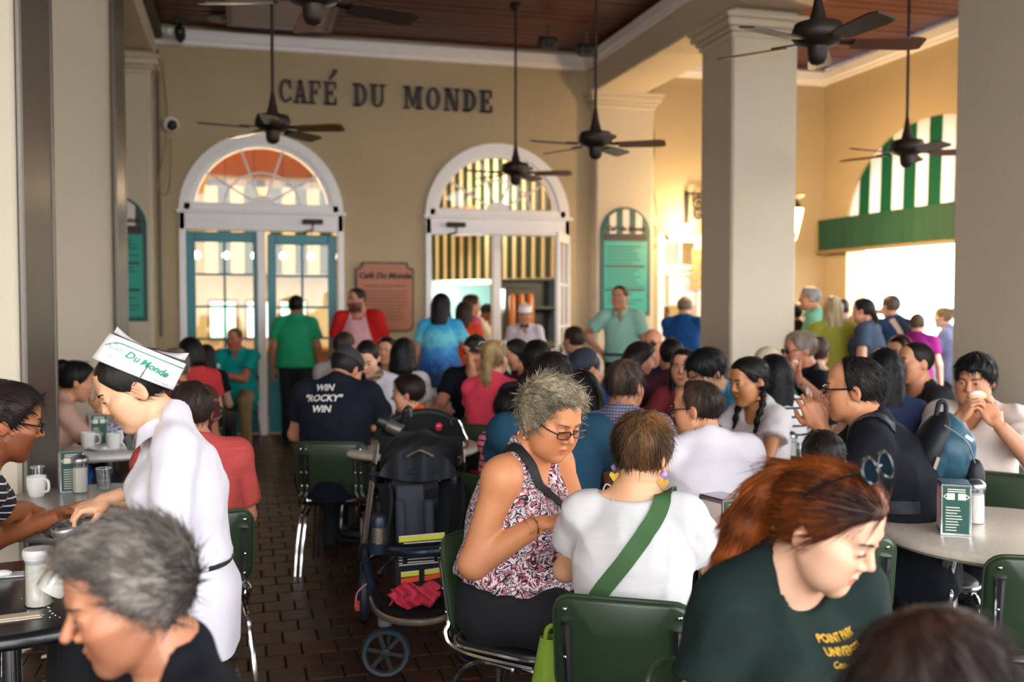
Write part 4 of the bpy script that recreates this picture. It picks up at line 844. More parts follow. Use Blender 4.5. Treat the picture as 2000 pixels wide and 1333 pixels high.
# ================================================================ PEOPLE: implicit bodies meshed by surface nets
A_ = np.array; f32 = np.float32
def nrm(v): v = np.asarray(v, float); return v/max(1e-9, np.linalg.norm(v))
def axis(lo, hi, h, fine=()):
    out = [lo]; 
    while out[-1] < hi:
        x = out[-1]; st = h
        for (a, b, hf) in fine:
            if x + 1e-6 >= a and x < b: st = min(st, hf)
            elif x < a < x+st: st = max(a-x, hf*.5)
        out.append(x+st)
    return np.array(out, f32)
def smin(a, b, k):
    if k <= 0: return np.minimum(a, b)
    h = np.maximum(k-np.abs(a-b), 0)/k; return np.minimum(a, b)-h*h*k*.25
class Field:
    def __init__(s, ax): s.ax = ax; s.V = np.full([len(a) for a in ax], 10, f32)
    def _sl(s, lo, hi):
        i0 = [max(0, int(np.searchsorted(a, l))-1) for a, l in zip(s.ax, lo)]; i1 = [min(len(a), int(np.searchsorted(a, h_))+1) for a, h_ in zip(s.ax, hi)]
        if any(b <= a for a, b in zip(i0, i1)): return None
        sl = tuple(slice(a, b) for a, b in zip(i0, i1))
        return sl, s.ax[0][sl[0]][:, None, None], s.ax[1][sl[1]][None, :, None], s.ax[2][sl[2]][None, None, :]
    def add(s, fn, lo, hi, k=0.):
        r = s._sl(lo, hi)
        if r: s.V[r[0]] = smin(s.V[r[0]], fn(*r[1:]), k)
    def cut(s, fn, lo, hi, k=0.):
        r = s._sl(lo, hi)
        if r: s.V[r[0]] = -smin(-s.V[r[0]], fn(*r[1:]), k)
    def cap(s, a, b, ra, rb, k=0., m=.03):
        a = A_(a, float); b = A_(b, float); r = max(ra, rb)+m+k; s.add(capf(a, b, ra, rb), np.minimum(a, b)-r, np.maximum(a, b)+r, k)
    def ucap(s, a, b, ra, rb, k=0.):
        a = A_(a, float); b = A_(b, float); r = max(ra, rb)+.01+k; s.cut(capf(a, b, ra, rb), np.minimum(a, b)-r, np.maximum(a, b)+r, k)
    def ell(s, c, r, k=0., R=None, m=.02, cut=False):
        e = max(r)+m+k; (s.cut if cut else s.add)(ellf(A_(c, float), A_(r, float), R), A_(c)-e, A_(c)+e, k)
    def mesh(s): return surfnet(s.V, s.ax)
def capf(a, b, ra, rb):
    ab = (b-a).astype(f32); L = float(ab @ ab)+1e-12; a = a.astype(f32)
    def f(X, Y, Z):
        x, y, z = X-a[0], Y-a[1], Z-a[2]; t = np.clip((x*ab[0]+y*ab[1]+z*ab[2])/L, 0, 1)
        return np.sqrt((x-t*ab[0])**2+(y-t*ab[1])**2+(z-t*ab[2])**2)-(ra+t*(rb-ra))
    return f
def ellf(c, r, R=None):
    c = c.astype(f32); r = r.astype(f32)
    def f(X, Y, Z):
        x, y, z = X-c[0], Y-c[1], Z-c[2]
        if R is not None: x, y, z = (R[0, 0]*x+R[1, 0]*y+R[2, 0]*z, R[0, 1]*x+R[1, 1]*y+R[2, 1]*z, R[0, 2]*x+R[1, 2]*y+R[2, 2]*z)
        k0 = np.sqrt((x/r[0])**2+(y/r[1])**2+(z/r[2])**2); k1 = np.sqrt((x/r[0]**2)**2+(y/r[1]**2)**2+(z/r[2]**2)**2)+1e-9
        return k0*(k0-1)/k1
    return f
def surfnet(V, ax):
    S_ = V < 0; n = [x-1 for x in V.shape]; cnt = np.zeros(n, np.int8); cs = [(i, j, k) for i in (0, 1) for j in (0, 1) for k in (0, 1)]
    for (i, j, k) in cs: cnt += S_[i:i+n[0], j:j+n[1], k:k+n[2]]
    I = np.argwhere((cnt > 0) & (cnt < 8))
    if len(I) == 0: return np.zeros((0, 3)), np.zeros((0, 4), int)
    ids = np.full(n, -1, np.int32); ids[I[:, 0], I[:, 1], I[:, 2]] = np.arange(len(I))
    vals = {c: V[I[:, 0]+c[0], I[:, 1]+c[1], I[:, 2]+c[2]] for c in cs}
    P = np.zeros((len(I), 3)); W = np.zeros(len(I))
    for c in cs:
        for a in range(3):
            if c[a]: continue
            c2 = list(c); c2[a] = 1; c2 = tuple(c2); v0, v1 = vals[c], vals[c2]; mk = (v0 < 0) != (v1 < 0); t = np.where(mk, v0/np.where(mk, v0-v1, 1), 0)
            q = np.zeros((len(I), 3)); q[:] = c; q[:, a] = t; P += q*mk[:, None]; W += mk
    P /= W[:, None]; X = np.empty_like(P)
    for a in range(3): lo = ax[a][I[:, a]]; X[:, a] = lo+(ax[a][I[:, a]+1]-lo)*P[:, a]
    F = []
    for a in range(3):
        b, c = (a+1) % 3, (a+2) % 3; sl0 = [slice(None)]*3; sl1 = [slice(None)]*3; sl0[a] = slice(0, -1); sl1[a] = slice(1, None)
        for q in (b, c): sl0[q] = slice(1, -1); sl1[q] = slice(1, -1)
        s0, s1 = S_[tuple(sl0)], S_[tuple(sl1)]; E = np.argwhere(s0 != s1)
        if len(E) == 0: continue
        inside = s0[E[:, 0], E[:, 1], E[:, 2]]; E = E.copy(); E[:, b] += 1; E[:, c] += 1
        def cell(db, dc): Q = E.copy(); Q[:, b] += db; Q[:, c] += dc; return ids[Q[:, 0], Q[:, 1], Q[:, 2]]
        q = np.stack([cell(-1, -1), cell(0, -1), cell(0, 0), cell(-1, 0)], 1); q[~inside] = q[~inside][:, ::-1]; F.append(q)
    return X, np.concatenate(F)
_L = np.random.RandomState(3).rand(32, 32, 32).astype(f32)
def vnoise(P, sc, off=0.):
    Q = np.asarray(P, float)*sc+off+100; i = np.floor(Q).astype(int); f = Q-i; f = f*f*(3-2*f); i %= 32; j = (i+1) % 32; r = 0
    for dx in (0, 1):
        for dy in (0, 1):
            for dz in (0, 1):
                r = r+_L[(j if dx else i)[:, 0], (j if dy else i)[:, 1], (j if dz else i)[:, 2]]*(f[:, 0] if dx else 1-f[:, 0])*(f[:, 1] if dy else 1-f[:, 1])*(f[:, 2] if dz else 1-f[:, 2])
    return r*2-1
def vnormals(V, F):
    a, b, c, d = (V[F[:, i]] for i in range(4)); n = np.cross(c-a, d-b); N = np.zeros_like(V)
    for i in range(4): np.add.at(N, F[:, i], n)
    return N/np.maximum(np.linalg.norm(N, axis=1), 1e-12)[:, None]
def smooth(V, F, it=1, lam=.5):
    for _ in range(it):
        Sm = np.zeros_like(V); c = np.zeros(len(V))
        for i in range(4): np.add.at(Sm, F[:, i], V[F[:, (i+1) % 4]]+V[F[:, (i-1) % 4]]); np.add.at(c, F[:, i], 2)
        V = V+lam*(Sm/np.maximum(c, 1)[:, None]-V)
    return V
def np_mesh(name, V, F, m, cols=None, floats=None, tri=None):
    me = bpy.data.meshes.new(name); nf = len(F); nt_ = 0 if tri is None else len(tri)
    me.vertices.add(len(V)); me.vertices.foreach_set('co', np.asarray(V, f32).ravel())
    li = np.asarray(F, np.int32).ravel(); st = np.arange(nf)*4
    if nt_: st = np.concatenate([st, nf*4+np.arange(nt_)*3]); li = np.concatenate([li, np.asarray(tri, np.int32).ravel()])
    me.loops.add(len(li)); me.loops.foreach_set('vertex_index', li.astype(np.int32)); me.polygons.add(nf+nt_); me.polygons.foreach_set('loop_start', st.astype(np.int32))
    me.update(calc_edges=True); me.polygons.foreach_set('use_smooth', np.ones(nf+nt_, bool))
    if cols is not None:
        a = me.attributes.new('tint', 'FLOAT_COLOR', 'POINT'); a.data.foreach_set('color', np.concatenate([cols, np.ones((len(V), 1))], 1).astype(f32).ravel())
    for k, v in (floats or {}).items(): a = me.attributes.new(k, 'FLOAT', 'POINT'); a.data.foreach_set('value', v.astype(f32))
    me.materials.append(m); return me
# ---------------------------------------------------------------- hands (right hand, +y along the fingers, -z palm, thumb towards -x)
HANDS = {}
CURL = dict(relaxed=((.35, .45, .3), .5), grip=((.95, 1.15, .6), .9), flat=((.08, .12, .08), .2), pinch=((.75, .8, .4), .95), hold=((.6, .75, .45), .75))
def hand_mesh(pose, h):
    if (pose, h) in HANDS: return HANDS[(pose, h)]
    G = Field([axis(-.09, .075, h), axis(-.05, .22, h), axis(-.11, .05, h)]); cu, th = CURL[pose]
    G.cap((0, -.045, 0), (0, .015, 0), .026, .025); G.ell((-.002, .055, -.002), (.042, .056, .0165), .02)
    G.ell((-.026, .045, -.010), (.019, .036, .015), .012); G.ell((.028, .05, -.006), (.014, .04, .013), .012)
    for i, (x, y, L_, r) in enumerate(((-.031, .094, .068, .0088), (-.0105, .099, .077, .009), (.0105, .096, .071, .0086), (.029, .086, .056, .0076))):
        p = A_((x, y, 0)); a = 0; sp = (i-1.4)*.06; sc_ = 1+.08*i if pose != 'pinch' or i else .85
        prev = p-A_((0, .03, 0)); G.cap(prev, p, r*1.05, r*1.08, .008)
        for j, fr in enumerate((.48, .29, .23)):
            a += cu[j]*sc_; dv = A_((math.sin(sp)*math.cos(a), math.cos(sp)*math.cos(a), -math.sin(a))); q = p+dv*L_*fr
            G.cap(p, q, r*(1.0-.07*j), r*(.93-.09*j), .0025, .012); p = q
    p = A_((-.024, .022, -.008)); d0 = nrm((-.78, .62, -.28)); q = p+d0*.042; G.cap(p, q, .0155, .0118, .012)
    d1 = nrm((-.45+.35*th, .86, -.30-.45*th)); q2 = q+d1*.031; G.cap(q, q2, .0110, .0098, .004); d2 = nrm((-.25+.55*th, .88, -.35-.4*th)); G.cap(q2, q2+d2*.026, .0097, .0078, .003)
    V, F = G.mesh(); HANDS[(pose, h)] = (V, F); return V, F
# ---------------------------------------------------------------- head, in its own frame (+y face, z up, metres)
def head_parts(G, T, Rh, hp, k0=.03):
    """adds the head to a field; T(p) maps head-frame points, Rh the rotation, hp proportions"""
    s = hp['s']
    def E(c, r, k, R=None): G.ell(T(c), [x*s for x in r], k*s, Rh if R is None else Rh @ R)
    def Cp(a, b, ra, rb, k): G.cap(T(a), T(b), ra*s, rb*s, k*s, .012)
    w_ = hp['w']; jw = hp['jaw']; ns_ = hp['nose']; fat = hp['fat']
    E((0, -.014, .034), (.0735*w_, .094, .084), .02); E((0, .026, -.034), (.053*w_*(1+.14*fat), .058, .080), .03)
    E((0, .062, -.096), (.021*jw, .020, .019), .025)
    for q in (-1, 1):
        Cp((q*.050*w_*jw, .002, -.050), (q*.016*jw, .060, -.096), .013+.006*fat, .013, .022)
        E((q*.036*w_, .060, -.020), (.019, .021, .018), .032); E((q*.048*w_, .034, -.012), (.016, .028, .016), .035); E((q*.037*w_, .044, -.052), (.021, .026, .030), .04)
        if fat > .3: E((q*.042, .04, -.06), (.026, .03, .03), .03)
    Cp((-.032*w_, .0805, .029), (.032*w_, .0805, .029), .0105, .0105, .02)
    E((0, .05, .062), (.05*w_, .036, .04), .03)
    for q in (-1, 1): G.ell(T((q*.031*w_, .101, .007)), [.0185*s, .0145*s, .0125*s], .012*s, Rh, cut=True)
    for q in (-1, 1): E((q*.031*w_, .0775, .007), (.0145, .0135, .0130), .004)
    Cp((0, .083, .020), (0, .083+.022*ns_, -.021), .0070, .0105*hp['nw'], .012)
    for q in (-1, 1): E((q*.0125*hp['nw'], .091, -.027), (.0085, .010, .0075), .006)
    G.ell(T((0, .0885, -.070)), [.004*s, .01*s, .0028*s], .004*s, Rh, cut=True)
    Cp((-.020, .0770, -.0600), (-.003, .0858, -.0570), .0042, .0054, .006); Cp((.020, .0770, -.0600), (.003, .0858, -.0570), .0042, .0054, .006); Cp((-.015, .0785, -.0695), (.015, .0785, -.0695), .0055, .0055, .006); Cp((0, .0815, -.0695), (.001, .0815, -.0695), .0058, .0058, .006)
    G.ucap(T((-.021, .0865, -.0632)), T((.021, .0865, -.0632)), .0016*s, .0016*s, .003*s) if hp['fine'] else None
    for q in (-1, 1):
        R = A_(Matrix.Rotation(q*.32, 3, 'Z') @ Matrix.Rotation(-.18, 3, 'X')); E((q*.0765*w_, -.010, -.004), (.0075, .0195, .032), .008, R)
        if hp['fine']: G.ell(T((q*.0865*w_, -.006, .001)), [.006*s, .011*s, .019*s], .004*s, Rh @ R, cut=True)
def person(label, px, py, d, face, pose='sit', head=(0, 0, 0), lean=4, hunch=.02, side=0, sex='m', skin='D9A587', hair=None, top=None, bottom='1A1C22', lh=None, rh=None, res=.014, hres=.007, s=None,
           fat=0., chair_label=None, fine=False, hp=None, glasses=None, extra=None, hands=('relaxed', 'relaxed'), palms=(None, None), eyes=True, eyeopen=.8, brow=None, beard=None, lipcol=None, shoes=True, strands=0, kneeout=0., twist=0., headscale=1., neck=.047, poles=None, waist=.10):
    R0 = math.radians; face = face+math.degrees(YAW)+math.degrees(math.atan((px-1000)/FPX)); py = py+.012*FPX/d
    if d > 5.4: res, hres = max(res, .019), max(hres, .0085)
    f_ = sex == 'f'; hp = dict(dict(w=1., jw=1., jaw=.92 if f_ else 1.05, nose=.85 if f_ else 1.1, nw=.9 if f_ else 1.05, fat=max(fat, 0)*.6, s=headscale*(1. if sex != 'c' else 1.22), fine=fine), **(hp or {}))
    P = A_((0, 0, .56 if pose == 'sit' else .95))
    w_ = nrm((math.sin(R0(side)), math.sin(R0(lean)), math.cos(R0(lean)))); u = nrm(np.cross((0, 1, 0), w_)*1.); u = nrm(A_((1, 0, 0))-w_*w_[0]); v = np.cross(w_, u)
    if twist: c_, s_ = math.cos(R0(twist)), math.sin(R0(twist)); u, v = u*c_-v*s_, v*c_+u*s_
    SL = .50 if sex != 'c' else .46; N = P+w_*SL
    yaw, pit, rol = head; nd = nrm(w_*.9+A_((0, math.sin(R0(pit))*.55+.12, .35)))
    piv = N+nd*neck+v*.012
    Rh = A_(Matrix.Rotation(-R0(yaw), 3, 'Z') @ Matrix.Rotation(-R0(pit), 3, 'X') @ Matrix.Rotation(R0(rol), 3, 'Y'))
    hs = hp['s']; Hc = piv+Rh @ (A_((0, .022, .078))*hs)
    # scale and placement from the photograph
    Tg = at(px, py, d); cz = Hc[2]+.116*hs
    sc = s or ((Tg[2]-.46)/(cz-.46) if pose == 'sit' else Tg[2]/cz); o0 = A_((0, 0, .46*(1-sc) if pose == 'sit' else 0.))
    if s is not None: o0 = o0+A_((0, 0, Tg[2]-(cz*sc+o0[2]))) if pose == 'float' else o0
    th = -R0(face); ct, st = math.cos(th), math.sin(th); rx = Tg[0]-(ct*Hc[0]-st*Hc[1])*sc; ry = Tg[1]-(st*Hc[0]+ct*Hc[1])*sc
    def tol(wp):
        wp = A_(wp, float)-A_((rx, ry, 0)); q = A_((ct*wp[0]+st*wp[1], -st*wp[0]+ct*wp[1], wp[2])); return (q-o0)/sc
    if sc < .86 or sc > 1.14: print('SCALE', round(sc, 2), label)
    root = thing('person', label, 'person', (rx, ry, 0), th, None); info = dict(root=root, tol=tol, sc=sc)
    if pose == 'sit' and chair_label != '':
        cx, cy = rx+math.sin(R0(face))*.05, ry+math.cos(R0(face))*.05
        chair(cx, cy, face, chair_label or 'green cafe chair under the ' + label.split(' ', 0)[0][:70])
    # joints
    sw = (.150 if f_ else .170)*(1+.10*fat); br = 1.+.25*fat
    Sh = [N-w_*.062+u*q*sw for q in (-1, 1)]
    if pose == 'sit': hip = [P+A_((q*.085, .0, -.005)) for q in (-1, 1)]; knee = [A_((q*(.11+kneeout), .43, .535)) for q in (-1, 1)]; ank = [A_((q*(.12+kneeout), .40, .10)) for q in (-1, 1)]
    else: hip = [P+A_((q*.088, 0, -.03)) for q in (-1, 1)]; knee = [A_((q*.10, .02, .50)) for q in (-1, 1)]; ank = [A_((q*.105, -.03, .09)) for q in (-1, 1)]
    defs = dict(table=(.17, .42, .80), lap=(.10, .28, .66), face=(.05, .22, 1.10), side=(.27, .04, .80 if pose != 'sit' else .62), hip=(.21, .0, 1.02), phone=(.06, .36, .92), forward=(.15, .40, 1.1), cross=(-.06, .26, 1.10), chest=(.04, .26, 1.0))
    El, Wr = [], []; LU, LF = .285, .245
    for i, (tg, q) in enumerate(((lh, -1), (rh, 1))):
        if tg is None: tg = 'lap' if pose == 'sit' else 'side'
        if isinstance(tg, str): t = A_(defs[tg])*A_((q, 1, 1))
        elif len(tg) == 4: t = tol(at(*tg[:3]))
        else: t = A_(tg, float)
        dv = t-Sh[i]; L_ = np.linalg.norm(dv); mx = (LU+LF)*.99
        if L_ > mx: t = Sh[i]+dv/L_*mx; L_ = mx
        dv = nrm(t-Sh[i]); L_ = max(L_, .12); x = (LU**2-LF**2+L_**2)/(2*L_); hgt = math.sqrt(max(0, LU**2-x*x)); pole = A_((q*(.55 if tg != 'hip' else 3), -.5, -.75)) if not (poles and poles[i]) else A_(poles[i]); pole = nrm(pole-dv*(pole @ dv))
        El.append(Sh[i]+dv*x+pole*hgt); Wr.append(t)
    # torso outline
    tt = A_([-.30, -.1, .12, .34, .58, .78, .90, 1.0, 1.06]); k_ = 1+.0*fat
    aa = A_([.12, .168, .158, .132, .152, .15, .105, .058, .05]) if f_ else A_([.12, .160, .155, .150, .170, .165, .115, .060, .05])
    bb = A_([.085, .112, .108, .092, .105, .088, .066, .052, .045]) if f_ else A_([.085, .108, .105, .102, .115, .098, .072, .054, .045])
    aa = aa*(1+A_([.2, .28, .32, .32, .2, .1, .05, 0, 0])*fat); bb = bb*(1+A_([.2, .35, .6, .6, .32, .15, .05, 0, 0])*fat); ct_ = A_([0, 0, .02, .03, .01, 0, 0, 0, 0])*fat-A_([0, 0, .3, .8, 1, .9, .6, .2, 0])*hunch
    if sex == 'c': aa *= .86; bb *= .9; sw *= .8; Sh = [N-w_*.05+u*q*sw*.95 for q in (-1, 1)]
    uf, vf, wf, Pf = (x.astype(f32) for x in (u, v, w_, P))
    def torso(off, t0, t1, loose=0.):
        def f(X, Y, Z):
            x, y, z = X-Pf[0], Y-Pf[1], Z-Pf[2]; t = (x*wf[0]+y*wf[1]+z*wf[2])/SL; uu = x*uf[0]+y*uf[1]+z*uf[2]; vv = x*vf[0]+y*vf[1]+z*vf[2]
            lo_ = off+loose*np.clip(.6-t, 0, 1); a = np.interp(t, tt, aa).astype(f32)+lo_; b = np.interp(t, tt, bb).astype(f32)+lo_; c = np.interp(t, tt, ct_).astype(f32)
            k = np.sqrt((uu/a)**2+((vv-c)/b)**2)+1e-6; g = np.sqrt((uu/a**2)**2+((vv-c)/b**2)**2)+1e-6
            dd = k*(k-1)/g; return np.maximum(dd, np.maximum((t0-t)*SL, (t-t1)*SL))
        return f
    tb0 = np.minimum(P-w_*.17, N)-.28; tb1 = np.maximum(P, N+w_*.06)+.28
    ra = (.040, .034, .036, .0240) if f_ else (.047, .039, .041, .0275)
    ra = tuple(x*(1+.38*fat)*(.8 if sex == 'c' else 1) for x in ra); ra = (ra[0], ra[1], ra[2], min(ra[3], .031))
    def arms(G, off, up=1., fo=1., k=.03, flare=0., only=None):
        for i in (0, 1):
            if only is not None and i != only: continue
            S0, E0, W0 = Sh[i], El[i], Wr[i]; G.ell(S0-w_*.012, [(.047 if f_ else .055)*(1+.3*fat)*(.8 if sex == 'c' else 1)+off]*3, .035)
            if up > 0:
                e = S0+(E0-S0)*up; dr = nrm(E0-S0); f0 = capf(S0, S0+(E0-S0)*max(up, .01), ra[0]+off, ra[0]+(ra[1]-ra[0])*up+off+flare)
                if up < 1 or (fo == 0):
                    ef, df = e.astype(f32), dr.astype(f32); g = (lambda X, Y, Z, f0=f0, ef=ef, df=df: np.maximum(f0(X, Y, Z), (X-ef[0])*df[0]+(Y-ef[1])*df[1]+(Z-ef[2])*df[2]))
                else: g = f0
                r = ra[0]+off+flare+.05; G.add(g, np.minimum(S0, e)-r, np.maximum(S0, e)+r, k)
            if up >= 1 and fo > 0:
                e = E0+(W0-E0)*fo; dr = nrm(W0-E0); ef, df = e.astype(f32), dr.astype(f32); f0 = capf(E0, W0, ra[2]+off, ra[3]+off+flare)
                G.add(lambda X, Y, Z: np.maximum(f0(X, Y, Z), (X-ef[0])*df[0]+(Y-ef[1])*df[1]+(Z-ef[2])*df[2]), np.minimum(E0, e)-.1, np.maximum(E0, e)+.1, .02)
    def legs(G, off, to=1., k=.04):
        lf = 1+.3*fat if sex != 'c' else .85
        for i in (0, 1):
            G.cap(hip[i], knee[i], .082*lf+off, .054*lf+off, k)
            a2 = knee[i]+(ank[i]-knee[i])*to; G.cap(knee[i], a2, .054*lf+off, (.054+(.036-.054)*to)*lf+off, .02)
    T = lambda p: Hc+Rh @ (A_(p, float)*hs)
    pts = np.array([P, N, Hc+.14, Hc-.14, *Sh, *El, *Wr, *hip, *knee, *ank]); lo, hi = pts.min(0)-.20, pts.max(0)+.20; lo[2] = max(lo[2], -.02)
    hb = (Hc-.15*hs, Hc+.15*hs)
    ax = [axis(lo[i], hi[i], res, [(hb[0][i], hb[1][i], hres)]) for i in range(3)]
    G = Field(ax); G.add(torso(-.006, -.3, 1.03), tb0, tb1)
    if f_: 
        for q in (-1, 1): G.ell(P+w_*SL*.60+u*q*.07+v*(.07+.03*fat), (.06*br, .055*br, .06*br), .05)
    arms(G, 0.); legs(G, -.004)
    for q in (0, 1): G.cap(N+w_*.012-v*.015, Sh[q]+w_*.006-v*.01, .034, .032, .05)
    for i in (0, 1): G.ell(ank[i]+A_((0, .07, -.055)), (.04, .11, .038), .03)
    nr = (.045 if f_ else .052)*(1+.22*fat)*(.8 if sex == 'c' else 1); G.cap(N-w_*.02, piv+Rh @ A_((0, -.005, .02)), nr*1.08, nr, .035)
    head_parts(G, T, Rh, hp)
    V, F = G.mesh()
    # colour of skin regions, in the head's own frame
    Hl = (V-Hc) @ Rh/hs; col = np.ones((len(V), 3)); x, y, z = Hl.T; inh = (np.abs(x) < .1) & (np.abs(y) < .13) & (np.abs(z) < .13)
    def paint(mask, c): m_ = (mask*inh)[:, None]; col[:] = col*(1-m_)+col*A_(c)*m_
    g = lambda q: np.exp(-np.maximum(q, 0))
    paint(g(((x/.024)**2+((z+.0635)/.0105)**2-.6)*5)*(y > .06), lipcol or ((.92, .52, .52) if f_ else (.90, .68, .66)))
    for q in (-1, 1): paint(.5*g(((x-q*.042)/.022)**2+((z+.028)/.02)**2)*(y > .03), (1., .80, .78)); paint(.4*g(((x-q*.031)/.017)**2+((z-.008)/.011)**2)*(y > .06), (.80, .66, .62)); paint(.5*g(((x-q*.08)/.02)**2+(z/.03)**2+((y+.01)/.02)**2), (1, .72, .66))
    paint(.45*g((x/.016)**2+((z+.022)/.014)**2)*(y > .08), (1, .80, .76))
    if beard:
        bc, bl = beard; paint(bl*np.clip(1.4-4*np.maximum(0, (z+.050-np.abs(x)*.35+np.maximum(0, .03-y)*.5)/.03), 0, 1)*(y > -.015)*(z > -.135)*(1-g(((x/.022)**2+((z+.0635)/.008)**2-.7)*6)), bc)
    # hands join the body mesh
    Vs, Fs, Cs = [V], [F], [col]; nv = len(V)
    hh = .0045 if hres > .005 else .0035
    for i, q in enumerate((-1, 1)):
        hv, hf = hand_mesh(hands[i], hh); hv = hv*(1.0 if not f_ else .93)*(.75 if sex == 'c' else 1.); hv = hv*A_((-1, 1, 1)) if q < 0 else hv
        Yd = nrm(Wr[i]-El[i]); pn = palms[i]
        if pn is not None and len(pn) == 6: Yd = nrm(pn[3:]); pn = pn[:3]
        z0 = -A_(pn if pn is not None else ((-q*.5, 0, -.9) if abs(Yd[2]) < .85 else (-q, 0, 0)), float); Zd = nrm(z0-Yd*(z0 @ Yd)); Xd = np.cross(Yd, Zd)
        M = np.stack([Xd, Yd, Zd], 1); Vs.append(hv @ M.T+Wr[i]); Fs.append((hf if q > 0 else hf[:, ::-1])+nv); Cs.append(np.ones((len(hv), 3))*A_((1, .97, .96))); nv += len(hv)
        info['hand%d' % i] = (root, M, Wr[i])
    V, F, col = np.concatenate(Vs), np.concatenate(Fs), np.concatenate(Cs)
    fin = lambda X: np.asarray(X)*sc+o0
    sm = mat('skin_'+skin, skin, .5, var=.05, scale=9, bump=.06, bscale=160, attr='tint')
    sm.node_tree.nodes['Principled BSDF'].inputs['Subsurface Weight'].default_value = .0
    link('body', np_mesh('body', fin(V), F, sm, col), root)
    # ---- clothes
    def garment(name, G_, m, fold=.006, sharp=None, seed=0., smo=1, part_label=None):
        V, F = G_.mesh()
        if len(F) == 0: return None
        if smo: V = smooth(V, F, smo)
        Nn = vnormals(V, F); W = V+A_((V @ A_((.6, .2, 1.0)))*0)[:, None]
        n1 = vnoise(V*A_((1, 1, 1.7))+V[:, [2, 0, 1]]*.8, 9, seed+px*.01); n2 = vnoise(V*A_((1.6, 1.6, .8)), 19, seed+3); ridge = (1-np.abs(vnoise(V*A_((1, 1, 1))+V[:, [1, 2, 0]]*A_((.9, -.5, .7)), 7, seed+9+px*.013)))**3
        V = V+Nn*(fold*(.45*n1+.25*n2+1.1*ridge-.35))[:, None]
        # woven direction stored with the cloth: height up the trunk, or distance along a sleeve
        t = (V-P) @ w_; along = t.copy()
        for i in (0, 1):
            ab = El[i]-Sh[i]; L2 = ab @ ab; tq = np.clip(((V-Sh[i]) @ ab)/L2, 0, 1.6); dist = np.linalg.norm(V-Sh[i]-tq[:, None]*ab, axis=1); inarm = (dist < .085) & (tq > .12) & (np.abs((V-P) @ u) > sw*.93); along = np.where(inarm, .45-tq*math.sqrt(L2), along)
        o = link(name, np_mesh(name, fin(V), F, m, None, dict(along=along, across=(V-P) @ u)), root)
        if part_label: o['label'] = part_label
        info[name] = o; return o
    tp = dict(dict(kind='tee', m=None, sleeve=.55, fore=0., neck='crew', off=.013, loose=.03, hem=-.16, flare=.014, fold=.006, name='shirt'), **(top or {}))
    gres = tp.get('res', min(res, .012) if res <= .014 else .014)
    gl, gh = pts.min(0)-.22, pts.max(0)+.22
    Gt = Field([axis(gl[i], gh[i], gres) for i in range(3)])
    Gt.add(torso(tp['off'], tp['hem']/SL, 1.03, tp['loose']), tb0-.05, tb1+.05)
    if f_:
        for q in (-1, 1): e = .058*br+tp['off']; Gt.ell(P+w_*SL*.60+u*q*.07+v*(.07+.03*fat), (e, e*.95, e), .07)
    if tp['sleeve'] > 0: arms(Gt, tp['off'], tp['sleeve'], tp['fore'], .03, tp['flare'])
    for q in (0, 1): Gt.cap(N+w_*.012-v*.015, (Sh[q]+w_*.006-v*.01) if tp['sleeve'] > 0 else (N*.25+Sh[q]*.75+w_*.010), .034+tp['off'], .032+tp['off']-(0 if tp['sleeve'] > 0 else .010), .04)
    nk = tp['neck']; Nk = N+v*.012
    if nk != 'high':
        Gt.ucap(Nk-w_*.0+v*.02, N+nd*.25, nr+(.010 if nk in ('collar', 'stand') else .018), nr+.03, .01)
        e = .10
        if nk in ('v', 'collar', 'deepv'):
            dp = dict(v=.11, collar=.09, deepv=.17)[nk]; Nf = N.astype(f32)
            def vf_(X, Y, Z):
                x, y, z = X-Nf[0], Y-Nf[1], Z-Nf[2]; uu = np.abs(x*uf[0]+y*uf[1]+z*uf[2]); vv = x*vf[0]+y*vf[1]+z*vf[2]; ww = x*wf[0]+y*wf[1]+z*wf[2]
                return np.maximum(uu-(.062*(1+(ww+.02)/dp)), .01-vv)
            Gt.cut(vf_, N-.2, N+.2, .006)
        if nk == 'scoop': Gt.ell(N+v*.075-w_*.01, (.085, .09, .085), .01, np.stack([u, v, w_], 1), cut=True)
        if nk == 'boat': Gt.ell(N+w_*.045-v*.01, (.125, .13, .075), .012, np.stack([u, v, w_], 1), cut=True)
    garment(tp['name'], Gt, tp['m'] or mat('cloth_'+tp['c'], tp['c'], .85, var=.08, bump=.12, bscale=220, spec=.2), tp['fold'], part_label=tp.get('label'))
    if nk in ('collar', 'stand'):
        b = MB(); n = 26; rings = []
        for (r_, h_, ps) in ((nr+.012, .0, 0), (nr+.010, .034, 0), (nr+.016, .036, 0), (nr+.034, -.004, 1)):
            rg = []
            for k in range(n+1):
                a = R0(125+290*k/n-0) if True else 0; a = math.pi/2+.30+(2*math.pi-.60)*k/n; fr = max(0, math.sin(a)); c0 = N-w_*.004+nd*(h_-.012)-w_*(.030*fr**2)+v*.010
                rg.append(fin(c0+u*math.cos(a)*r_*1.02+v*math.sin(a)*(r_+.004+.012*fr*ps)-w_*(.02*fr**3*ps)))
            rings += rg
        b.add(rings, [(j*(n+1)+i, j*(n+1)+i+1, (j+1)*(n+1)+i+1, (j+1)*(n+1)+i) for j in range(3 if nk == 'collar' else 2) for i in range(n)])
        o = b.build('collar', tp['m'] or MATS['cloth_'+tp['c']], root, smooth=True); sm_ = o.modifiers.new('thick', 'SOLIDIFY'); sm_.thickness = .003
    if bottom:
        Gb = Field([axis(gl[i], gh[i], .014) for i in range(3)]); Gb.add(torso(.006, -.3, waist), tb0, tb1); legs(Gb, .010)
        garment('trousers', Gb, bottom if not isinstance(bottom, str) else mat('cloth_'+bottom, bottom, .85, var=.08, bump=.1, bscale=200), .006, seed=5)
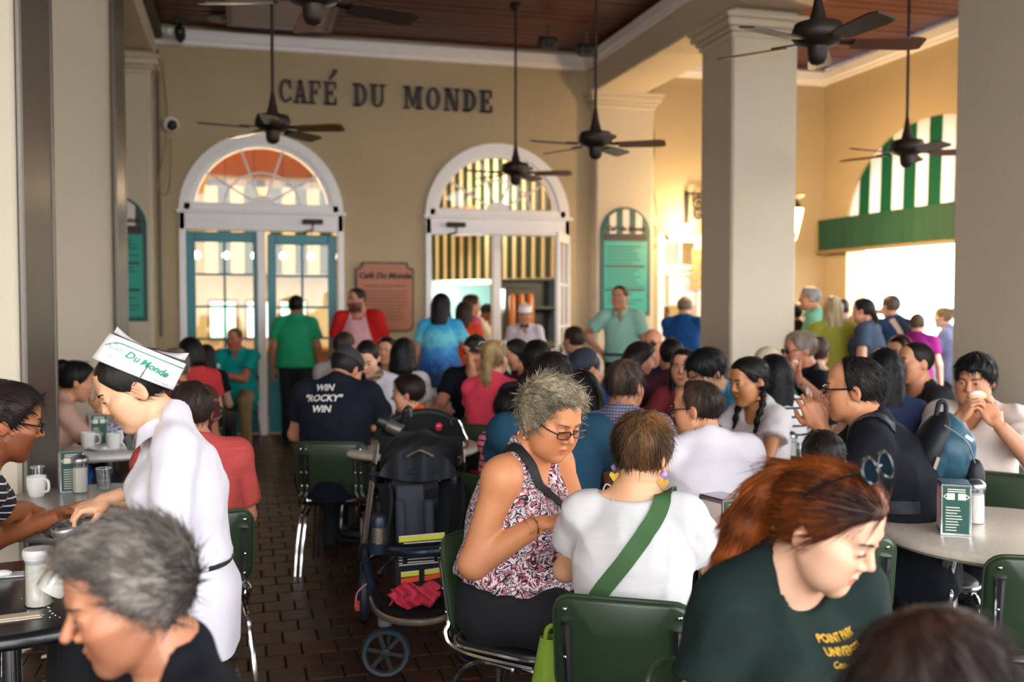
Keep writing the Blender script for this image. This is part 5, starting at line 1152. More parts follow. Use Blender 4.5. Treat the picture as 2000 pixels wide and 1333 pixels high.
    if shoes:
        for i in (0, 1):
            c = fin(ank[i]+A_((0, .065, -.05))); MB().sphere((c[0], c[1], max(c[2], .04)), (.046, .13, .042), 12, 8).box((c[0], c[1], max(c[2]-.03, .012)), (.085, .25, .022), ch=.008).build('shoe', mat('dark_shoe', '17171A', .5), root, smooth=True)
    # ---- hair
    TF = lambda Q: fin(Hc+(np.asarray(Q)*hs) @ Rh.T)
    info['TF'] = TF; info['joints'] = dict(P=P, N=N, u=u, v=v, w=w_, Sh=Sh, El=El, Wr=Wr, Hc=Hc, Rh=Rh, fin=fin, nd=nd, nr=nr)
    if hair:
        hc = dict(dict(style='short', c='2A1C14', th=.008, F=(.068, .074), B=(.024, -.018), nape=(-.09, -.070), amp=.004, freq=15, L=.25, c2=None, pts=None, sl=.03), **hair); w0 = hp['w']
        h_ = .0045 if fine else (.006 if res <= .014 else .008); zl = -.14-(hc['L'] if hc['style'] in ('long', 'bob') else 0); yl = -.2
        if hc['pts'] is not None: q_ = A_([p[:3] for p in hc['pts']]); zl = min(zl, q_[:, 2].min()-.06); yl = min(yl, q_[:, 1].min()-.07)
        xm = .125 if hc['pts'] is None else max(.125, np.abs(q_[:, 0]).max()+.06)
        Gh = Field([axis(-xm, xm, h_), axis(yl, .14, h_), axis(zl, .17, h_)]); t_ = hc['th']
        Gh.ell((0, -.016, .034), (.0735*w0+t_, .094+t_, .084+t_*1.15)); Gh.ell((0, .03, .058), (.054*w0+t_, .048+t_, .05+t_), .03)
        (fy, fz), (by, bz), (ny, nz) = hc['F'], hc['B'], hc['nape']; L_ = math.hypot(fy-by, fz-bz); na, nb = (fz-bz)/L_, -(fy-by)/L_; big = (-.2, -.25, -.45), (.2, .2, .3)
        xs = hc.get('xs', .22)
        Gh.cut(lambda X, Y, Z: -((Y-by+xs*.0)*na+(Z-bz)*nb+(np.abs(X)*xs-.010)*1.0), *big, .008)
        if hc['style'] in ('short', 'bun', 'pony', 'ring', 'spiky'): sl = (bz-.004-nz)/(by-.02-ny); Gh.cut(lambda X, Y, Z: Z-(bz-.004+(Y-by+.02)*sl), *big, .008)
        else: Gh.cut(lambda X, Y, Z: Z-(nz-.0), *big, .006)
        if hc['style'] == 'ring': Gh.cut(lambda X, Y, Z: -(Z-hc.get('top', .045)), *big, .01)
        if hc['style'] in ('long', 'bob'):
            L2 = hc['L']; Gh.cap((0, -.055, .0), (0, -.085, -L2), .072, .055, .03); 
            for q in (-1, 1): Gh.cap((q*.062, -.03, .03), (q*.080, -.035+hc['sl']*.3, -L2*.92), .030, .034, .03); Gh.cap((q*.03, -.075, -.02), (q*.05, -.085, -L2), .05, .045, .03)
        if hc['style'] == 'bun': Gh.ell(hc.get('bun', (0, -.095, .075)), [hc.get('bunr', .042)]*3, .015)
        if hc['pts'] is not None:
            pp = hc['pts']
            for a, b_ in zip(pp[:-1], pp[1:]): Gh.cap(a[:3], b_[:3], a[3], b_[3], .012)
        V, F = Gh.mesh(); Nn = vnormals(V, F); ang = np.arctan2(V[:, 0], V[:, 1]+.015); fr = hc['freq']
        Q = np.stack([np.sin(ang)*fr/6, np.cos(ang)*fr/6, V[:, 2]*10], 1); Q2 = np.stack([V[:, 0]*fr*4, V[:, 1]*fr*1.2, V[:, 2]*8], 1)
        nn = .6*vnoise(Q*1.7, 1, px*.1)+.4*vnoise(Q2, 1, px*.07); V = V+Nn*(hc['amp']*nn)[:, None]
        cl = np.ones((len(V), 3))*(.78+.34*nn)[:, None]
        if hc['c2']: mixv = np.clip(.5+.9*vnoise(Q2*.6, 1, 7)+hc.get('c2b', 0)+(hc.get('c2y', 0)*(-V[:, 1]*6)), 0, 1)[:, None]; r2 = A_(lin(hc['c2']))/np.maximum(A_(lin(hc['c'])), .004); cl = cl*(1-mixv+mixv*r2)
        hm = mat('hair_'+hc['c'], hc['c'], .55, var=.2, scale=40, attr='tint', bump=.25, bscale=90, stretch=(1, 1, .25), spec=.28)
        tri = None; VV = TF(V)
        if strands:
            rs = np.random.RandomState(int(px)); up_ok = (Nn[:, 2] > -.9) & (V[:, 2] < hc.get('smax', 9)-.6*V[:, 1]*('smax' in hc)); idx = np.flatnonzero(up_ok); idx = rs.choice(idx, strands)
            p0 = V[idx]; n0 = Nn[idx]; wh = A_(hc.get('whorl', (0, -.05, .13))); fl = p0-wh; fl = fl+A_(hc.get('comb', (0, 0, 0))); fl[:, 2] -= hc.get('grav', .04)
            if hc['pts'] is not None:
                for a, b_ in zip(hc['pts'][:-1], hc['pts'][1:]):
                    a_, bv = A_(a[:3]), A_(b_[:3])-A_(a[:3]); tq = np.clip(((p0-a_) @ bv)/(bv @ bv), 0, 1); near = np.linalg.norm(p0-a_-tq[:, None]*bv, axis=1) < a[3]*1.35; fl[near] = bv/np.linalg.norm(bv)*.1
            fl = fl-n0*np.sum(fl*n0, 1)[:, None]; fl /= np.maximum(np.linalg.norm(fl, axis=1), 1e-6)[:, None]
            fl += rs.randn(len(idx), 3)*hc.get('mess', .25); fl /= np.linalg.norm(fl, axis=1)[:, None]; ln = hc.get('len', .04)*(.5+rs.rand(len(idx)))[:, None]; lift = hc.get('lift', .25)*(.4+rs.rand(len(idx)))[:, None]; cur = rs.randn(len(idx), 3)*hc.get('curl', .15)
            sgs = 4; side_ = np.cross(fl, n0); side_ /= np.maximum(np.linalg.norm(side_, axis=1), 1e-6)[:, None]; w0_ = hc.get('sw', .0013)*(.6+.8*rs.rand(len(idx)))[:, None]
            SV = []; 
            for j in range(sgs+1):
                t = j/sgs; c0 = p0-n0*.002+fl*ln*t+n0*ln*lift*(t-.75*t*t)+cur*ln*t*t+A_((0, 0, -1))*ln*hc.get('droop', .25)*t*t; ww = w0_*(1-t)**.6+.0001
                SV += [c0-side_*ww, c0+side_*ww, c0+n0*ww*1.2]
            SV = np.stack(SV, 1); n3 = 3*(sgs+1); base = (np.arange(len(idx))*n3)[:, None]; qf = []
            for j in range(sgs):
                for a, b_ in ((0, 1), (1, 2), (2, 0)): qf.append([3*j+a, 3*j+b_, 3*j+3+b_, 3*j+3+a])
            SF = (base[:, :, None]+A_(qf)[None]).reshape(-1, 4)+len(V); sh_ = (.55+.75*rs.rand(len(idx)))[:, None]*cl[idx]; sc3 = np.repeat(sh_, n3, 0)
            VV = np.concatenate([VV, TF(SV.reshape(-1, 3))]); F = np.concatenate([F, SF]); cl = np.concatenate([cl, sc3])
        link('hair', np_mesh('hair', VV, F, hm, cl), root)
    # ---- eyes, brows
    w0 = hp['w']
    if eyes:
        scl = mat('eye_white', 'E6DFDA', .25); irm = mat('eye_iris', '2A1A12', .15); lsm = mat('lash', '15100E', .6)
        for q in (-1, 1):
            c = A_((q*.031*w0, .0775, .007)); r = A_((.0145, .0135, .013)); up_, dn = .0058*eyeopen, .0040*min(eyeopen, .8); b = MB(); 
            def es(x, z, e): yy = max(0., 1-(x/r[0])**2-(z/r[2])**2); return TF(c+A_((x, r[1]*math.sqrt(yy)+e, z)))
            def zz(dx, v_): k = max(0, 1-(abs(dx)/.0122)**2.2); return (-dn*k)*(1-v_)+(up_*k+.0006)*v_-.0012
            b.grid(lambda a, v_: es((2*a-1)*.0122, zz((2*a-1)*.0122, v_), .0012), 10, 5); o = b.build('eye', scl, root, smooth=True)
            gx = hp.get('gaze', 0)*q*0+hp.get('gx', 0); b = MB(); 
            if eyeopen > .25:
                b.grid(lambda a, v_: es(gx+(2*a-1)*.0056, max(min(zz(gx+(2*a-1)*.0056, 1), -.0005+.0058*math.sqrt(max(0, 1-(2*a-1)**2))), -9)*v_+(1-v_)*max(zz(gx+(2*a-1)*.0056, 0), -.0005-.0058*math.sqrt(max(0, 1-(2*a-1)**2))), .0018), 8, 4); b.build('iris', irm, o, smooth=True)
            MB().tube([es((2*a/10-1)*.0128, zz((2*a/10-1)*.0122, 1), .0017) for a in range(11)], .0011*(1.6 if f_ else 1.1)*sc, 5).build('eyelash', lsm, o)
        bc = brow or (hair or {}).get('c', '2A1C14'); bm2 = mat('brow_'+bc, bc, .8)
        for q in (-1, 1):
            pts_ = []
            for a in range(8): t = a/7; pts_.append(TF((q*(.013+.036*t)*w0, .0945-.0135*t**1.8, .0255+.0050*math.sin(t*2.2)+(.001 if f_ else 0))))
            MB().tube(pts_, [(.0016+.0022*math.sin(math.pi*min(1, .25+a/9)))*sc for a in range(8)], 6).build('eyebrow', bm2, root, smooth=True)
    if glasses:
        gc, gr, dark, kind = (glasses+('',)*4)[:4]; gh_ = glasses[4] if len(glasses) > 4 else .0165; gm = mat('spectacles_'+gc, gc, .3); g_ = thing if False else None; off = A_(kind if not isinstance(kind, str) else (0, 0, 0)); b = MB()
        for q in (-1, 1):
            rim = [TF(A_((q*(.033*w0+.026*math.copysign(abs(math.cos(a))**.7, math.cos(a))), .105-abs(math.cos(a))*.003-.004*max(0, q*math.cos(a)), .003+gh_*math.copysign(abs(math.sin(a))**.6, math.sin(a))))+off) for a in [2*math.pi*k/22 for k in range(23)]]; b.tube(rim, gr, 6, cap=False)
            b.tube([TF(A_((q*.059*w0, .1, .008))+off), TF(A_((q*.074*w0, .07, .010))+off), TF(A_((q*.079*w0, .0, .012))+off), TF(A_((q*.080*w0, -.022, -.004))+off)], gr, 6)
        b.tube([TF(A_((-.008, .106, .006))+off), TF(A_((0, .109, .009))+off), TF(A_((.008, .106, .006))+off)], gr, 6); go = b.build('glasses', gm, root, smooth=True)
        lm = mat('dark_lens', '101216', .08, coat=.5) if dark else glassmat('lens_glass', (.97, .97, .98), .2)
        for q in (-1, 1):
            b = MB(); b.add([TF(A_((q*.033*w0, .107, .003))+off)]+[TF(A_((q*(.033*w0+.025*math.copysign(abs(math.cos(a))**.7, math.cos(a))), .105-abs(math.cos(a))*.003, .003+(gh_-.001)*math.copysign(abs(math.sin(a))**.6, math.sin(a))))+off) for a in [2*math.pi*k/22 for k in range(22)]], [(0, 1+k, 1+(k+1) % 22) for k in range(22)]); b.build('lens', lm, go, smooth=True)
    if extra: extra(info)
    return info
def cap_hat(c, back=False, tilt=0., h=.062):
    def f(I):
        TF = I['TF']; m = mat('cap_'+c, c, .8, bump=.1); b = MB()
        b.grid(lambda u_, v_: TF((( .086*math.cos(u_*2*math.pi))*math.cos(v_*1.5), (-.014+.108*math.sin(u_*2*math.pi)*math.cos(v_*1.5)), .045+.088*math.sin(v_*1.5))), 28, 8); o = b.build('cap', m, I['root'], smooth=True)
        sg_ = -1 if back else 1; b = MB(); b.grid(lambda u_, v_: TF(((u_-.5)*.15*(1-.2*v_), sg_*(.075+.075*v_*math.sin(math.pi*(.18+.64*u_))**.8)-.0, .050-.018*v_-.05*(u_-.5)**2*4*.5)), 14, 5); p = b.build('cap_brim', m, o, smooth=True); q = p.modifiers.new('t', 'SOLIDIFY'); q.thickness = .004
        MB().sphere(TF((0, -.014, .134)), .007, 8, 6).build('cap_button', m, o)
    return f
def print_on(I, part, lines, size, m, centre, normal, upv=(0, 0, 1), bold=.0, shear=0., lift=.004, line=1., font=None, name='shirt_print'):
    """lays lettering on a garment: drawn flat, then dropped onto the cloth along -normal"""
    o = I[part]; dg = bpy.context.evaluated_depsgraph_get(); bv = BVHTree.FromPolygons([v.co[:] for v in o.data.vertices], [p.vertices[:] for p in o.data.polygons])
    n = Vector(nrm(normal)); up_ = Vector(upv); rt = up_.cross(n).normalized(); up_ = n.cross(rt); c = Vector(centre); 
    me = lines if not isinstance(lines, str) else text_mesh(lines, size, m, bold, shear, 0., line=line)
    bm2 = bmesh.new(); bm2.from_mesh(me); bmesh.ops.triangulate(bm2, faces=bm2.faces[:])
    for _ in range(2): bmesh.ops.subdivide_edges(bm2, edges=[e for e in bm2.edges if e.calc_length() > size*.18], cuts=1); bmesh.ops.triangulate(bm2, faces=bm2.faces[:])
    for v in bm2.verts:
        p = c+rt*v.co.x+up_*v.co.y; h = bv.ray_cast(p+n*.3, -n, .8); v.co = (h[0]+n*lift) if h[0] else p
    bm2.to_mesh(me); bm2.free(); return link(name, me, I['root'])
def strap(I, pts, w_, m, name='strap', th=.003, part=None, lift=.006):
    """a webbing strap along points in the person's frame, sitting on the cloth"""
    P_ = [Vector(p) for p in pts]
    if part:
        o = I[part]; bv = BVHTree.FromPolygons([v.co[:] for v in o.data.vertices], [p.vertices[:] for p in o.data.polygons]); Q = []; cen = Vector(sum((p for p in P_), Vector())/len(P_))
        for p in bez(P_, 6): h = bv.find_nearest(p); Q.append((h[0]+h[1]*lift, h[1]) if h[0] else (p, Vector((0, 1, 0))))
    else: Q = [(p, Vector((0, -1, 0))) for p in bez(P_, 6)]
    b = MB(); vs = []; n = len(Q)
    for i, (p, nn) in enumerate(Q):
        t = (Q[min(i+1, n-1)][0]-Q[max(i-1, 0)][0]).normalized(); sd_ = t.cross(nn).normalized(); vs += [p-sd_*w_/2, p+sd_*w_/2, p+sd_*w_/2+nn*th, p-sd_*w_/2+nn*th]
    fs = [(i*4+k, i*4+(k+1) % 4, i*4+4+(k+1) % 4, i*4+4+k) for i in range(n-1) for k in range(4)]; b.add(vs, fs); return b.build(name, m, I['root'], smooth=True, ang=50)
def held(name, label, cat, I, hand, off, group=None):
    """an Empty for a thing held in a hand; its frame is the world's"""
    J = I['joints']; i = hand; M = I['hand%d' % i][1]; p = J['fin'](J['Wr'][i]+M @ A_(off)); r = I['root']; th = r.rotation_euler.z; c, s = math.cos(th), math.sin(th)
    return thing(name, label, cat, (r.location.x+c*p[0]-s*p[1], r.location.y+s*p[0]+c*p[1], p[2]), th, group)
# ================================================================ THE PEOPLE
SK = dict(l='E3B296', m='D29A78', t='BE8058', a='D8A57E', r='D08E70', dk='7A4A34')
# ---- waitress
def waitress_bits(I):
    J = I['joints']; fin = J['fin']; r = I['root']; TF = I['TF']; wm = I['shirt'].data.materials[0]
    Pp = J['P']; b = MB()
    def ap(u, v):
        a = 2*math.pi*u; rx_ = .176+.034*min(1, v*3.5)+.012*v+.010*math.sin(a*5+1)*v; ry_ = .134+.038*min(1, v*3.5)+.012*v+.012*math.sin(a*4)*v
        return fin(Pp+A_((rx_*math.cos(a), ry_*math.sin(a)+.015+.02*v, .075-.27*v)))
    b.grid(ap, 48, 12); b.build('apron', wm, r, smooth=True)
    MB().tube([fin(Pp+A_((.174*math.cos(a), .132*math.sin(a)+.015, .080))) for a in [2*math.pi*k/30 for k in range(31)]], .012, 6).build('belt', black, r, smooth=True)
    # bow tie at the collar
    c = J['N']+J['v']*.100-J['w']*.036; b = MB()
    for q in (-1, 1): b.add([fin(c+J['u']*q*x+J['w']*z+J['v']*y) for x, z, y in ((.006, .008, 0), (.046, .026, .0), (.046, -.026, .0), (.006, -.008, 0), (.006, .008, .016), (.046, .022, .016), (.046, -.022, .016), (.006, -.008, .016))], [(0, 1, 2, 3), (7, 6, 5, 4), (0, 4, 5, 1), (1, 5, 6, 2), (2, 6, 7, 3)])
    b.sphere(fin(c+J['v']*.01), .011, 8, 6); b.build('bow_tie', black, r)
    paper_hat(I, True, -1.0)
def paper_hat(I, printed=False, tilt=0.):
    TF = I['TF']; r = I['root']; hm = mat('paper_hat_white', 'F1EEF1', .6, var=.02); b = MB(); n = 32
    HR = Matrix.Rotation(-tilt, 3, 'X')
    def TH(p): q = HR @ (Vector(p)-Vector((0, -.012, .045))); return TF((q.x, q.y-.012, q.z+.045))
    def P(a, z, k=1.): return TH((.083*k*math.cos(a), -.020+.114*k*math.sin(a), .050+z-.012*math.sin(a)))
    def wall(u, v): a = 2*math.pi*u; k = 1.08; return P(a, v*.086, k*(1-.05*v))
    b.grid(wall, 40, 4); o = b.build('paper_hat', hm, r, smooth=True); q = o.modifiers.new('t', 'SOLIDIFY'); q.thickness = .003
    b = MB(); b.grid(lambda u, v: TH(((2*u-1)*.074*math.sqrt(max(0, 1-(2*v-1)**2)), -.020+.108*(2*v-1), .139+.024*abs(2*v-1)**2*(1 if v > .5 else 1.3)*math.cos((2*u-1)*1.4)-.012*(2*v-1))), 12, 18); b.build('hat_crown', mat('paper_hat_pale', 'DDD2D4', .7), o, smooth=True)
    if printed:
        gm = mat('hat_print_green', '1E8A5E', .6); gl_ = mat('hat_print_pale', 'A9BDB4', .6); tl = mat('hat_print_grey', '9A9FA0', .6)
        def side_text(s, size, m, yc, z, shear=0., bold=0., sp_=1.):
            me = text_mesh(s, size, m, bold, shear, 0., space=sp_); 
            bm2 = bmesh.new(); bm2.from_mesh(me); bmesh.ops.triangulate(bm2, faces=bm2.faces[:])
            for v in bm2.verts:
                yy = yc-v.co.x; a = math.pi-math.asin(max(-.99, min(.99, (yy+.020)/.112))); zz = z+v.co.y-.05+.012*math.sin(a); k = 1.08*(1-.05*zz/.086)
                v.co = Vector(P(a, zz, k))+ (Vector(P(a, zz, k*1.03))-Vector(P(a, zz, k))).normalized()*.0022
            bm2.to_mesh(me); bm2.free(); link('hat_lettering', me, o)
        side_text('Café', .024, gl_, .056, .096, .3, .0003); side_text('Du', .030, gm, .012, .094, .3, .0006); side_text('Monde', .028, gm, -.052, .094, .3, .0010)
        side_text('ORIGINAL FRENCH MARKET COFFEE STAND', .0088, tl, -.018, .066, 0)
        MB().tube([P(math.pi-math.asin((yy+.02)/.1121), .071-.028*max(0, (yy-.05)/.04)**2, 1.045) for yy in np.linspace(.085, -.125, 24)], .0016, 5).build('hat_line', gm, o)
        MB().tube([P(math.pi+.12, .045, 1.09), P(math.pi+.10, .0, 1.11), P(math.pi+.07, -.030, 1.08)], .0013, 5).build('hat_pin', black, o)
white_shirt = mat('white_shirt_cloth', 'D0CAD4', .75, var=.03, bump=.2, bscale=14, sheen=.3)
I = person('waitress in white shirt, bow tie and printed paper hat bending over the tables', 260, 676, 2.62, 266, 'stand', head=(0, 27, 0), lean=8, hunch=.03, sex='f', skin='DDA884', res=.011, hres=.004, fine=True, fat=.0,
    hair=dict(style='short', c='1A1614', th=.006, F=(.074, .064), amp=.002, freq=30, len=.05, comb=(0, -.25, -.05), lift=.01, mess=.04, sw=.0010, curl=.03, droop=.05, smax=.055, nape=(-.09, -.06)), strands=1300, eyeopen=.22, hp=dict(nose=.8, jaw=.9),
    top=dict(m=white_shirt, sleeve=1., fore=.40, neck='collar', off=.015, loose=.03, hem=.07, flare=.02, fold=.010), bottom='15161C', lh=(168, 1052, 2.50, 0), rh=(212, 976, 2.78, 0), hands=('hold', 'pinch'), palms=((.2, .3, -.8, -.15, .75, -.5), (.1, .2, -1., -.1, 1., -.25)), extra=waitress_bits)
q = held('glass_jar', 'open glass jar of sugar gripped by the waitress', 'jar', I, 0, (.0, .085, -.045)); q.rotation_euler = (math.radians(35), 0, q.rotation_euler.z)
MB().lathe([(.036, -.07), (.038, -.06), (.038, .05), (.034, .056), (.034, .06)], 22, cap=False).build('glass_wall', glass, q, smooth=True); MB().lathe([(.034, -.068), (.034, .03), (.02, .04), (.001, .042)], 18).build('sugar', sugar, q, smooth=True); MB().tube([(.036*math.cos(k*.3491), .036*math.sin(k*.3491), .058) for k in range(19)], .003, 6).build('jar_rim', mat('glass_edge', 'DDE3E6', .1), q, smooth=True)
q = held('jar_lid', 'round steel and glass jar lid pinched in the waitress fingers', 'lid', I, 1, (-.01, .135, -.045)); q.rotation_euler = (math.radians(12), math.radians(-8), 0)
MB().lathe([(.040, -.012), (.043, -.006), (.043, .008), (.040, .012)], 26, cap=False).build('lid_ring', mat('lid_steel', 'A9ABB0', .25, .8), q, smooth=True); MB().lathe([(.041, .004), (.02, .009), (.001, .010)], 22).build('lid_disc', mat('lid_dark', '33363A', .25, coat=.5), q, smooth=True); MB().box((0, -.0, .012), (.05, .02, .004)).build('lid_flap', mat('lid_black', '141518', .4), q)
# ---- grey haired man, lower left
person('grey haired man in a black tee cut by the lower left frame edge', 248, 1026, 1.60, 257, head=(0, 15, 0), lean=8, skin='BC7E5E', res=.011, hres=.0035, fine=True, fat=.15,
    hair=dict(style='short', c='3A3431', c2='A89C92', c2b=-.2, th=.020, F=(.068, .074), B=(.028, -.004), nape=(-.088, -.085), amp=.009, freq=11, len=.034, lift=.05, mess=.22, curl=.28, sw=.0016, droop=.05, grav=.0, comb=(0, .02, .10), whorl=(0, -.06, .10)), strands=5200, eyeopen=.4,
    beard=((.50, .44, .42), .55), hp=dict(nose=1.2, nw=1.0, jaw=1.1), top=dict(c='14161E', neck='crew', fold=.006), lh='table', rh='lap', chair_label='green cafe chair under the grey haired man at the lower left')
# ---- red haired woman
def red_bits(I):
    J = I['joints']; TF = I['TF']; r = I['root']; b = MB()
    fr = mat('sunglass_frame', '15131A', .2, coat=.5)
    o0 = A_((0, -.030, .093)); Rt = A_(Matrix.Rotation(.75, 3, 'X')); S_ = lambda p: TF(Rt @ A_(p)+o0); g = None
    for q in (-1, 1):
        rim = [S_((q*.034+.029*math.cos(a), .098-abs(math.cos(a))*.004, .005+.025*math.sin(a))) for a in [2*math.pi*k/22 for k in range(23)]]; b.tube(rim, .0028, 6)
        b.tube([S_((q*.063, .094, .010)), S_((q*.078, .06, .008)), S_((q*.083, .0, .0)), S_((q*.082, -.03, -.012))], .0026, 6)
    b.tube([S_((-.008, .099, .008)), S_((.008, .099, .008))], .0026, 6); g = b.build('sunglasses', fr, r, smooth=True)
    lm = mat('dark_blue_lens', '101A22', .5, spec=0.)
    for q in (-1, 1): MB().add([S_((q*.034, .104, .005))]+[S_((q*.034+.028*math.cos(a), .098-abs(math.cos(a))*.004, .005+.024*math.sin(a))) for a in [2*math.pi*k/22 for k in range(22)]], [(0, 1+k, 1+(k+1) % 22) for k in range(22)]).build('lens', lm, g, smooth=True)
    MB().tube([TF(A_((.030*math.cos(a), -.108+.010*math.sin(a), .062+.026*math.sin(a)))) for a in [2*math.pi*k/16 for k in range(17)]], .006, 6).build('hair_tie', mat('gold_hair_tie', 'B8863A', .5), r, smooth=True)
    fin = J['fin']; c = J['P']+J['w']*.40+J['v']*.13+J['u']*-.06
    yl = mat('print_yellow', 'D9A51E', .7); up_ = tuple(J['w']); nn = tuple(J['v']*.95-J['u']*.2)
    for k, (t_, sz, sh_) in enumerate((('POINT PARK', .0165, 0), ('UNIVERSITY', .0165, 0), ('Conservatory', .0145, .3), ('New York', .014, .3))): print_on(I, 'shirt', t_, sz, yl, fin(c+J['w']*(-.0185*k)), nn, up_, bold=.0004, shear=sh_, lift=.003)
person('red haired woman with a ponytail and sunglasses pushed up, in dark green printed tee', 1618, 905, 1.95, 142, head=(-28, 25, 4), lean=12, hunch=.03, sex='f', skin='E6B497', res=.010, hres=.0035, fine=True, fat=.22,
    hair=dict(style='pony', c='34170E', c2='A0501C', c2b=-.22, c2y=.6, th=.011, F=(.070, .070), B=(.022, -.006), nape=(-.088, -.062), amp=.006, freq=16, pts=[(0, -.095, .062, .027), (0, -.125, .045, .030), (.005, -.142, -.01, .038), (.012, -.148, -.08, .043), (.02, -.142, -.16, .038), (.03, -.138, -.215, .022)], len=.052, lift=.02, mess=.045, curl=.06, sw=.0012, comb=(0, -.35, -.03), whorl=(0, .06, .12), droop=.15), strands=6500, eyeopen=.2, brow='3A1C10', hp=dict(nose=.92, jaw=.95, fat=.5), lipcol=(.92, .50, .50),
    top=dict(c='182624', neck='crew', fold=.010, loose=.05, off=.018, res=.010, bump=.3), lh='lap', rh='lap', extra=red_bits, chair_label='green cafe chair under the red haired woman')
# ---- dark head at the lower right corner
person('dark brown haired head rising at the lower right corner, glasses arm showing', 1835, 1192, 1.22, 20, head=(25, 0, 0), lean=5, skin='B88062', res=.012, hres=.0045, eyes=False, hair=dict(style='bob', c='1A0E0A', c2='38201A', c2b=-.2, th=.014, L=.12, amp=.004, len=.07, lift=.03, mess=.08, sw=.0012), strands=2500, top=dict(c='2A1A16', neck='crew'), glasses=('151212', .002, False), chair_label='green cafe chair under the lower right dark head')
# ---- woman seen from behind, green strap
def back_bits(I):
    J = I['joints']; fin = J['fin']; gm = mat('green_webbing', '3C5E34', .8, bump=.2, bscale=200); N, w_, u, v, P = (J[k] for k in 'NwuvP')
    pts = [N+u*.085+w_*.03+v*.06, N+u*.095+w_*.02-v*.03, N+u*.075-w_*.06-v*.10, P+w_*.32+u*.0-v*.16, P+w_*.18-u*.11-v*.15, P+w_*.06-u*.19-v*.05, P+w_*.02-u*.20+v*.06]
    strap(I, [fin(p) for p in pts], .050, gm, 'bag_strap', part='shirt', lift=.005)
    TF = I['TF']
    for q in (-1, 1):
        e = TF((q*.082, -.012, -.042)); dz = A_((0, 0, -1.)); b = MB().sphere(e+dz*.012, .011, 10, 8); o = b.build('earring', mat('earring_lilac', 'A98BD0', .3), I['root'], smooth=True)
        MB().prism([(0, -.018), (.016, .006), (.012, .014), (.004, .013), (0, .008), (-.004, .013), (-.012, .014), (-.016, .006)], -.003, .003, Matrix.Translation(e+dz*.042) @ RX90).build('earring_drop', mat('earring_yellow' if q < 0 else 'earring_amber', 'F0D24A' if q < 0 else 'C8962E', .3), o)
I = person('short brown haired woman seen from behind in white tee with green bag strap', 1254, 806, 2.98, 8, head=(14, 10, 3), lean=6, hunch=.025, sex='f', skin='DFA67E', res=.010, hres=.004, fine=True, fat=.30,
    hair=dict(style='short', c='2E2018', c2='96683E', c2b=-.34, th=.013, nape=(-.084, -.074), amp=.012, freq=10, len=.030, lift=.14, mess=.22, curl=.22, sw=.0013, grav=.03, droop=.1), strands=5500, eyes=False, glasses=('2AA0B8', .0026, False),
    top=dict(m=mat('white_slub_tee', 'D2CECF', .85, var=.07, scale=26, stretch=(.7, .7, 2.2), bump=.12, bscale=180), neck='boat', sleeve=.52, off=.018, loose=.03, flare=.022, fold=.008, res=.010), bottom='17181E', lh='table', rh='table', extra=back_bits, chair_label='green cafe chair in front, holding the woman with the green bag strap')
q = thing('green_bag', 'lime green cloth bag hanging beside the front green chair', 'bag', at(1090, 1310, 2.98)); q.location.z = .38
MB().grid(lambda a, v_: ((.055+.045*v_)*math.cos(a*6.2832)*(1+.1*math.sin(a*20)), (.03+.03*v_)*math.sin(a*6.2832), .22-.24*v_), 24, 8).build('bag_body', mat('lime_cloth', '7E9A2C', .8, bump=.3, bscale=25), q, smooth=True); MB().tube(bez([(-.04, 0, .2), (-.03, 0, .25), (.03, 0, .25), (.04, 0, .2)], 5), .008, 6).build('bag_handle', mat('lime_cloth', '7E9A2C', .8), q)
# ---- woman in the floral blouse
pais = blotchmat('paisley_cloth', ('CFC2C6', '1E1E3A', 'D8CCD2', '1A1828', 'B4606C', 'E2D8DC', '1C1A2A', '9A6A78'), 22, .8, bump=.1)
def floral_bits(I):
    J = I['joints']; fin = J['fin']; N, w_, u, v, P = (J[k] for k in 'NwuvP'); bk = mat('black_webbing', '121216', .7)
    strap(I, [fin(p) for p in (N+u*.10+w_*.01-v*.08, N+u*.11+w_*.03+v*.02, N+u*.085-w_*.05+v*.11, P+w_*.34+u*.03+v*.20, P+w_*.22-u*.04+v*.22, P+w_*.10-u*.12+v*.20)], .038, bk, 'bag_strap', part='shirt', lift=.006)
    b = MB(); c = Vector(fin(P+w_*.335+u*.028+v*.225)); b.tube([c+Vector((.022*math.copysign(abs(math.cos(a))**.5, math.cos(a)), .004, .013*math.copysign(abs(math.sin(a))**.5, math.sin(a)))) for a in [2*math.pi*k/16 for k in range(17)]], .003, 6); b.build('strap_buckle', chrome, I['root'], smooth=True)
    M, wp = I['hand1'][1], I['hand1'][2]; MB().tube([fin(wp+M @ A_((.031*math.cos(a), -.02, .026*math.sin(a)))) for a in [2*math.pi*k/24 for k in range(25)]], .0028, 6).build('bracelet', mat('gold_chain', 'C8B08A', .25, 1.), I['root'], smooth=True)
    e = I['TF']((.081, -.010, -.046)); MB().tube([e+A_((.001, 0, -.008))+A_((0, .009*math.cos(a), .011*math.sin(a))) for a in [2*math.pi*k/14 for k in range(15)]], .0016, 5).build('earring', chrome, I['root'])
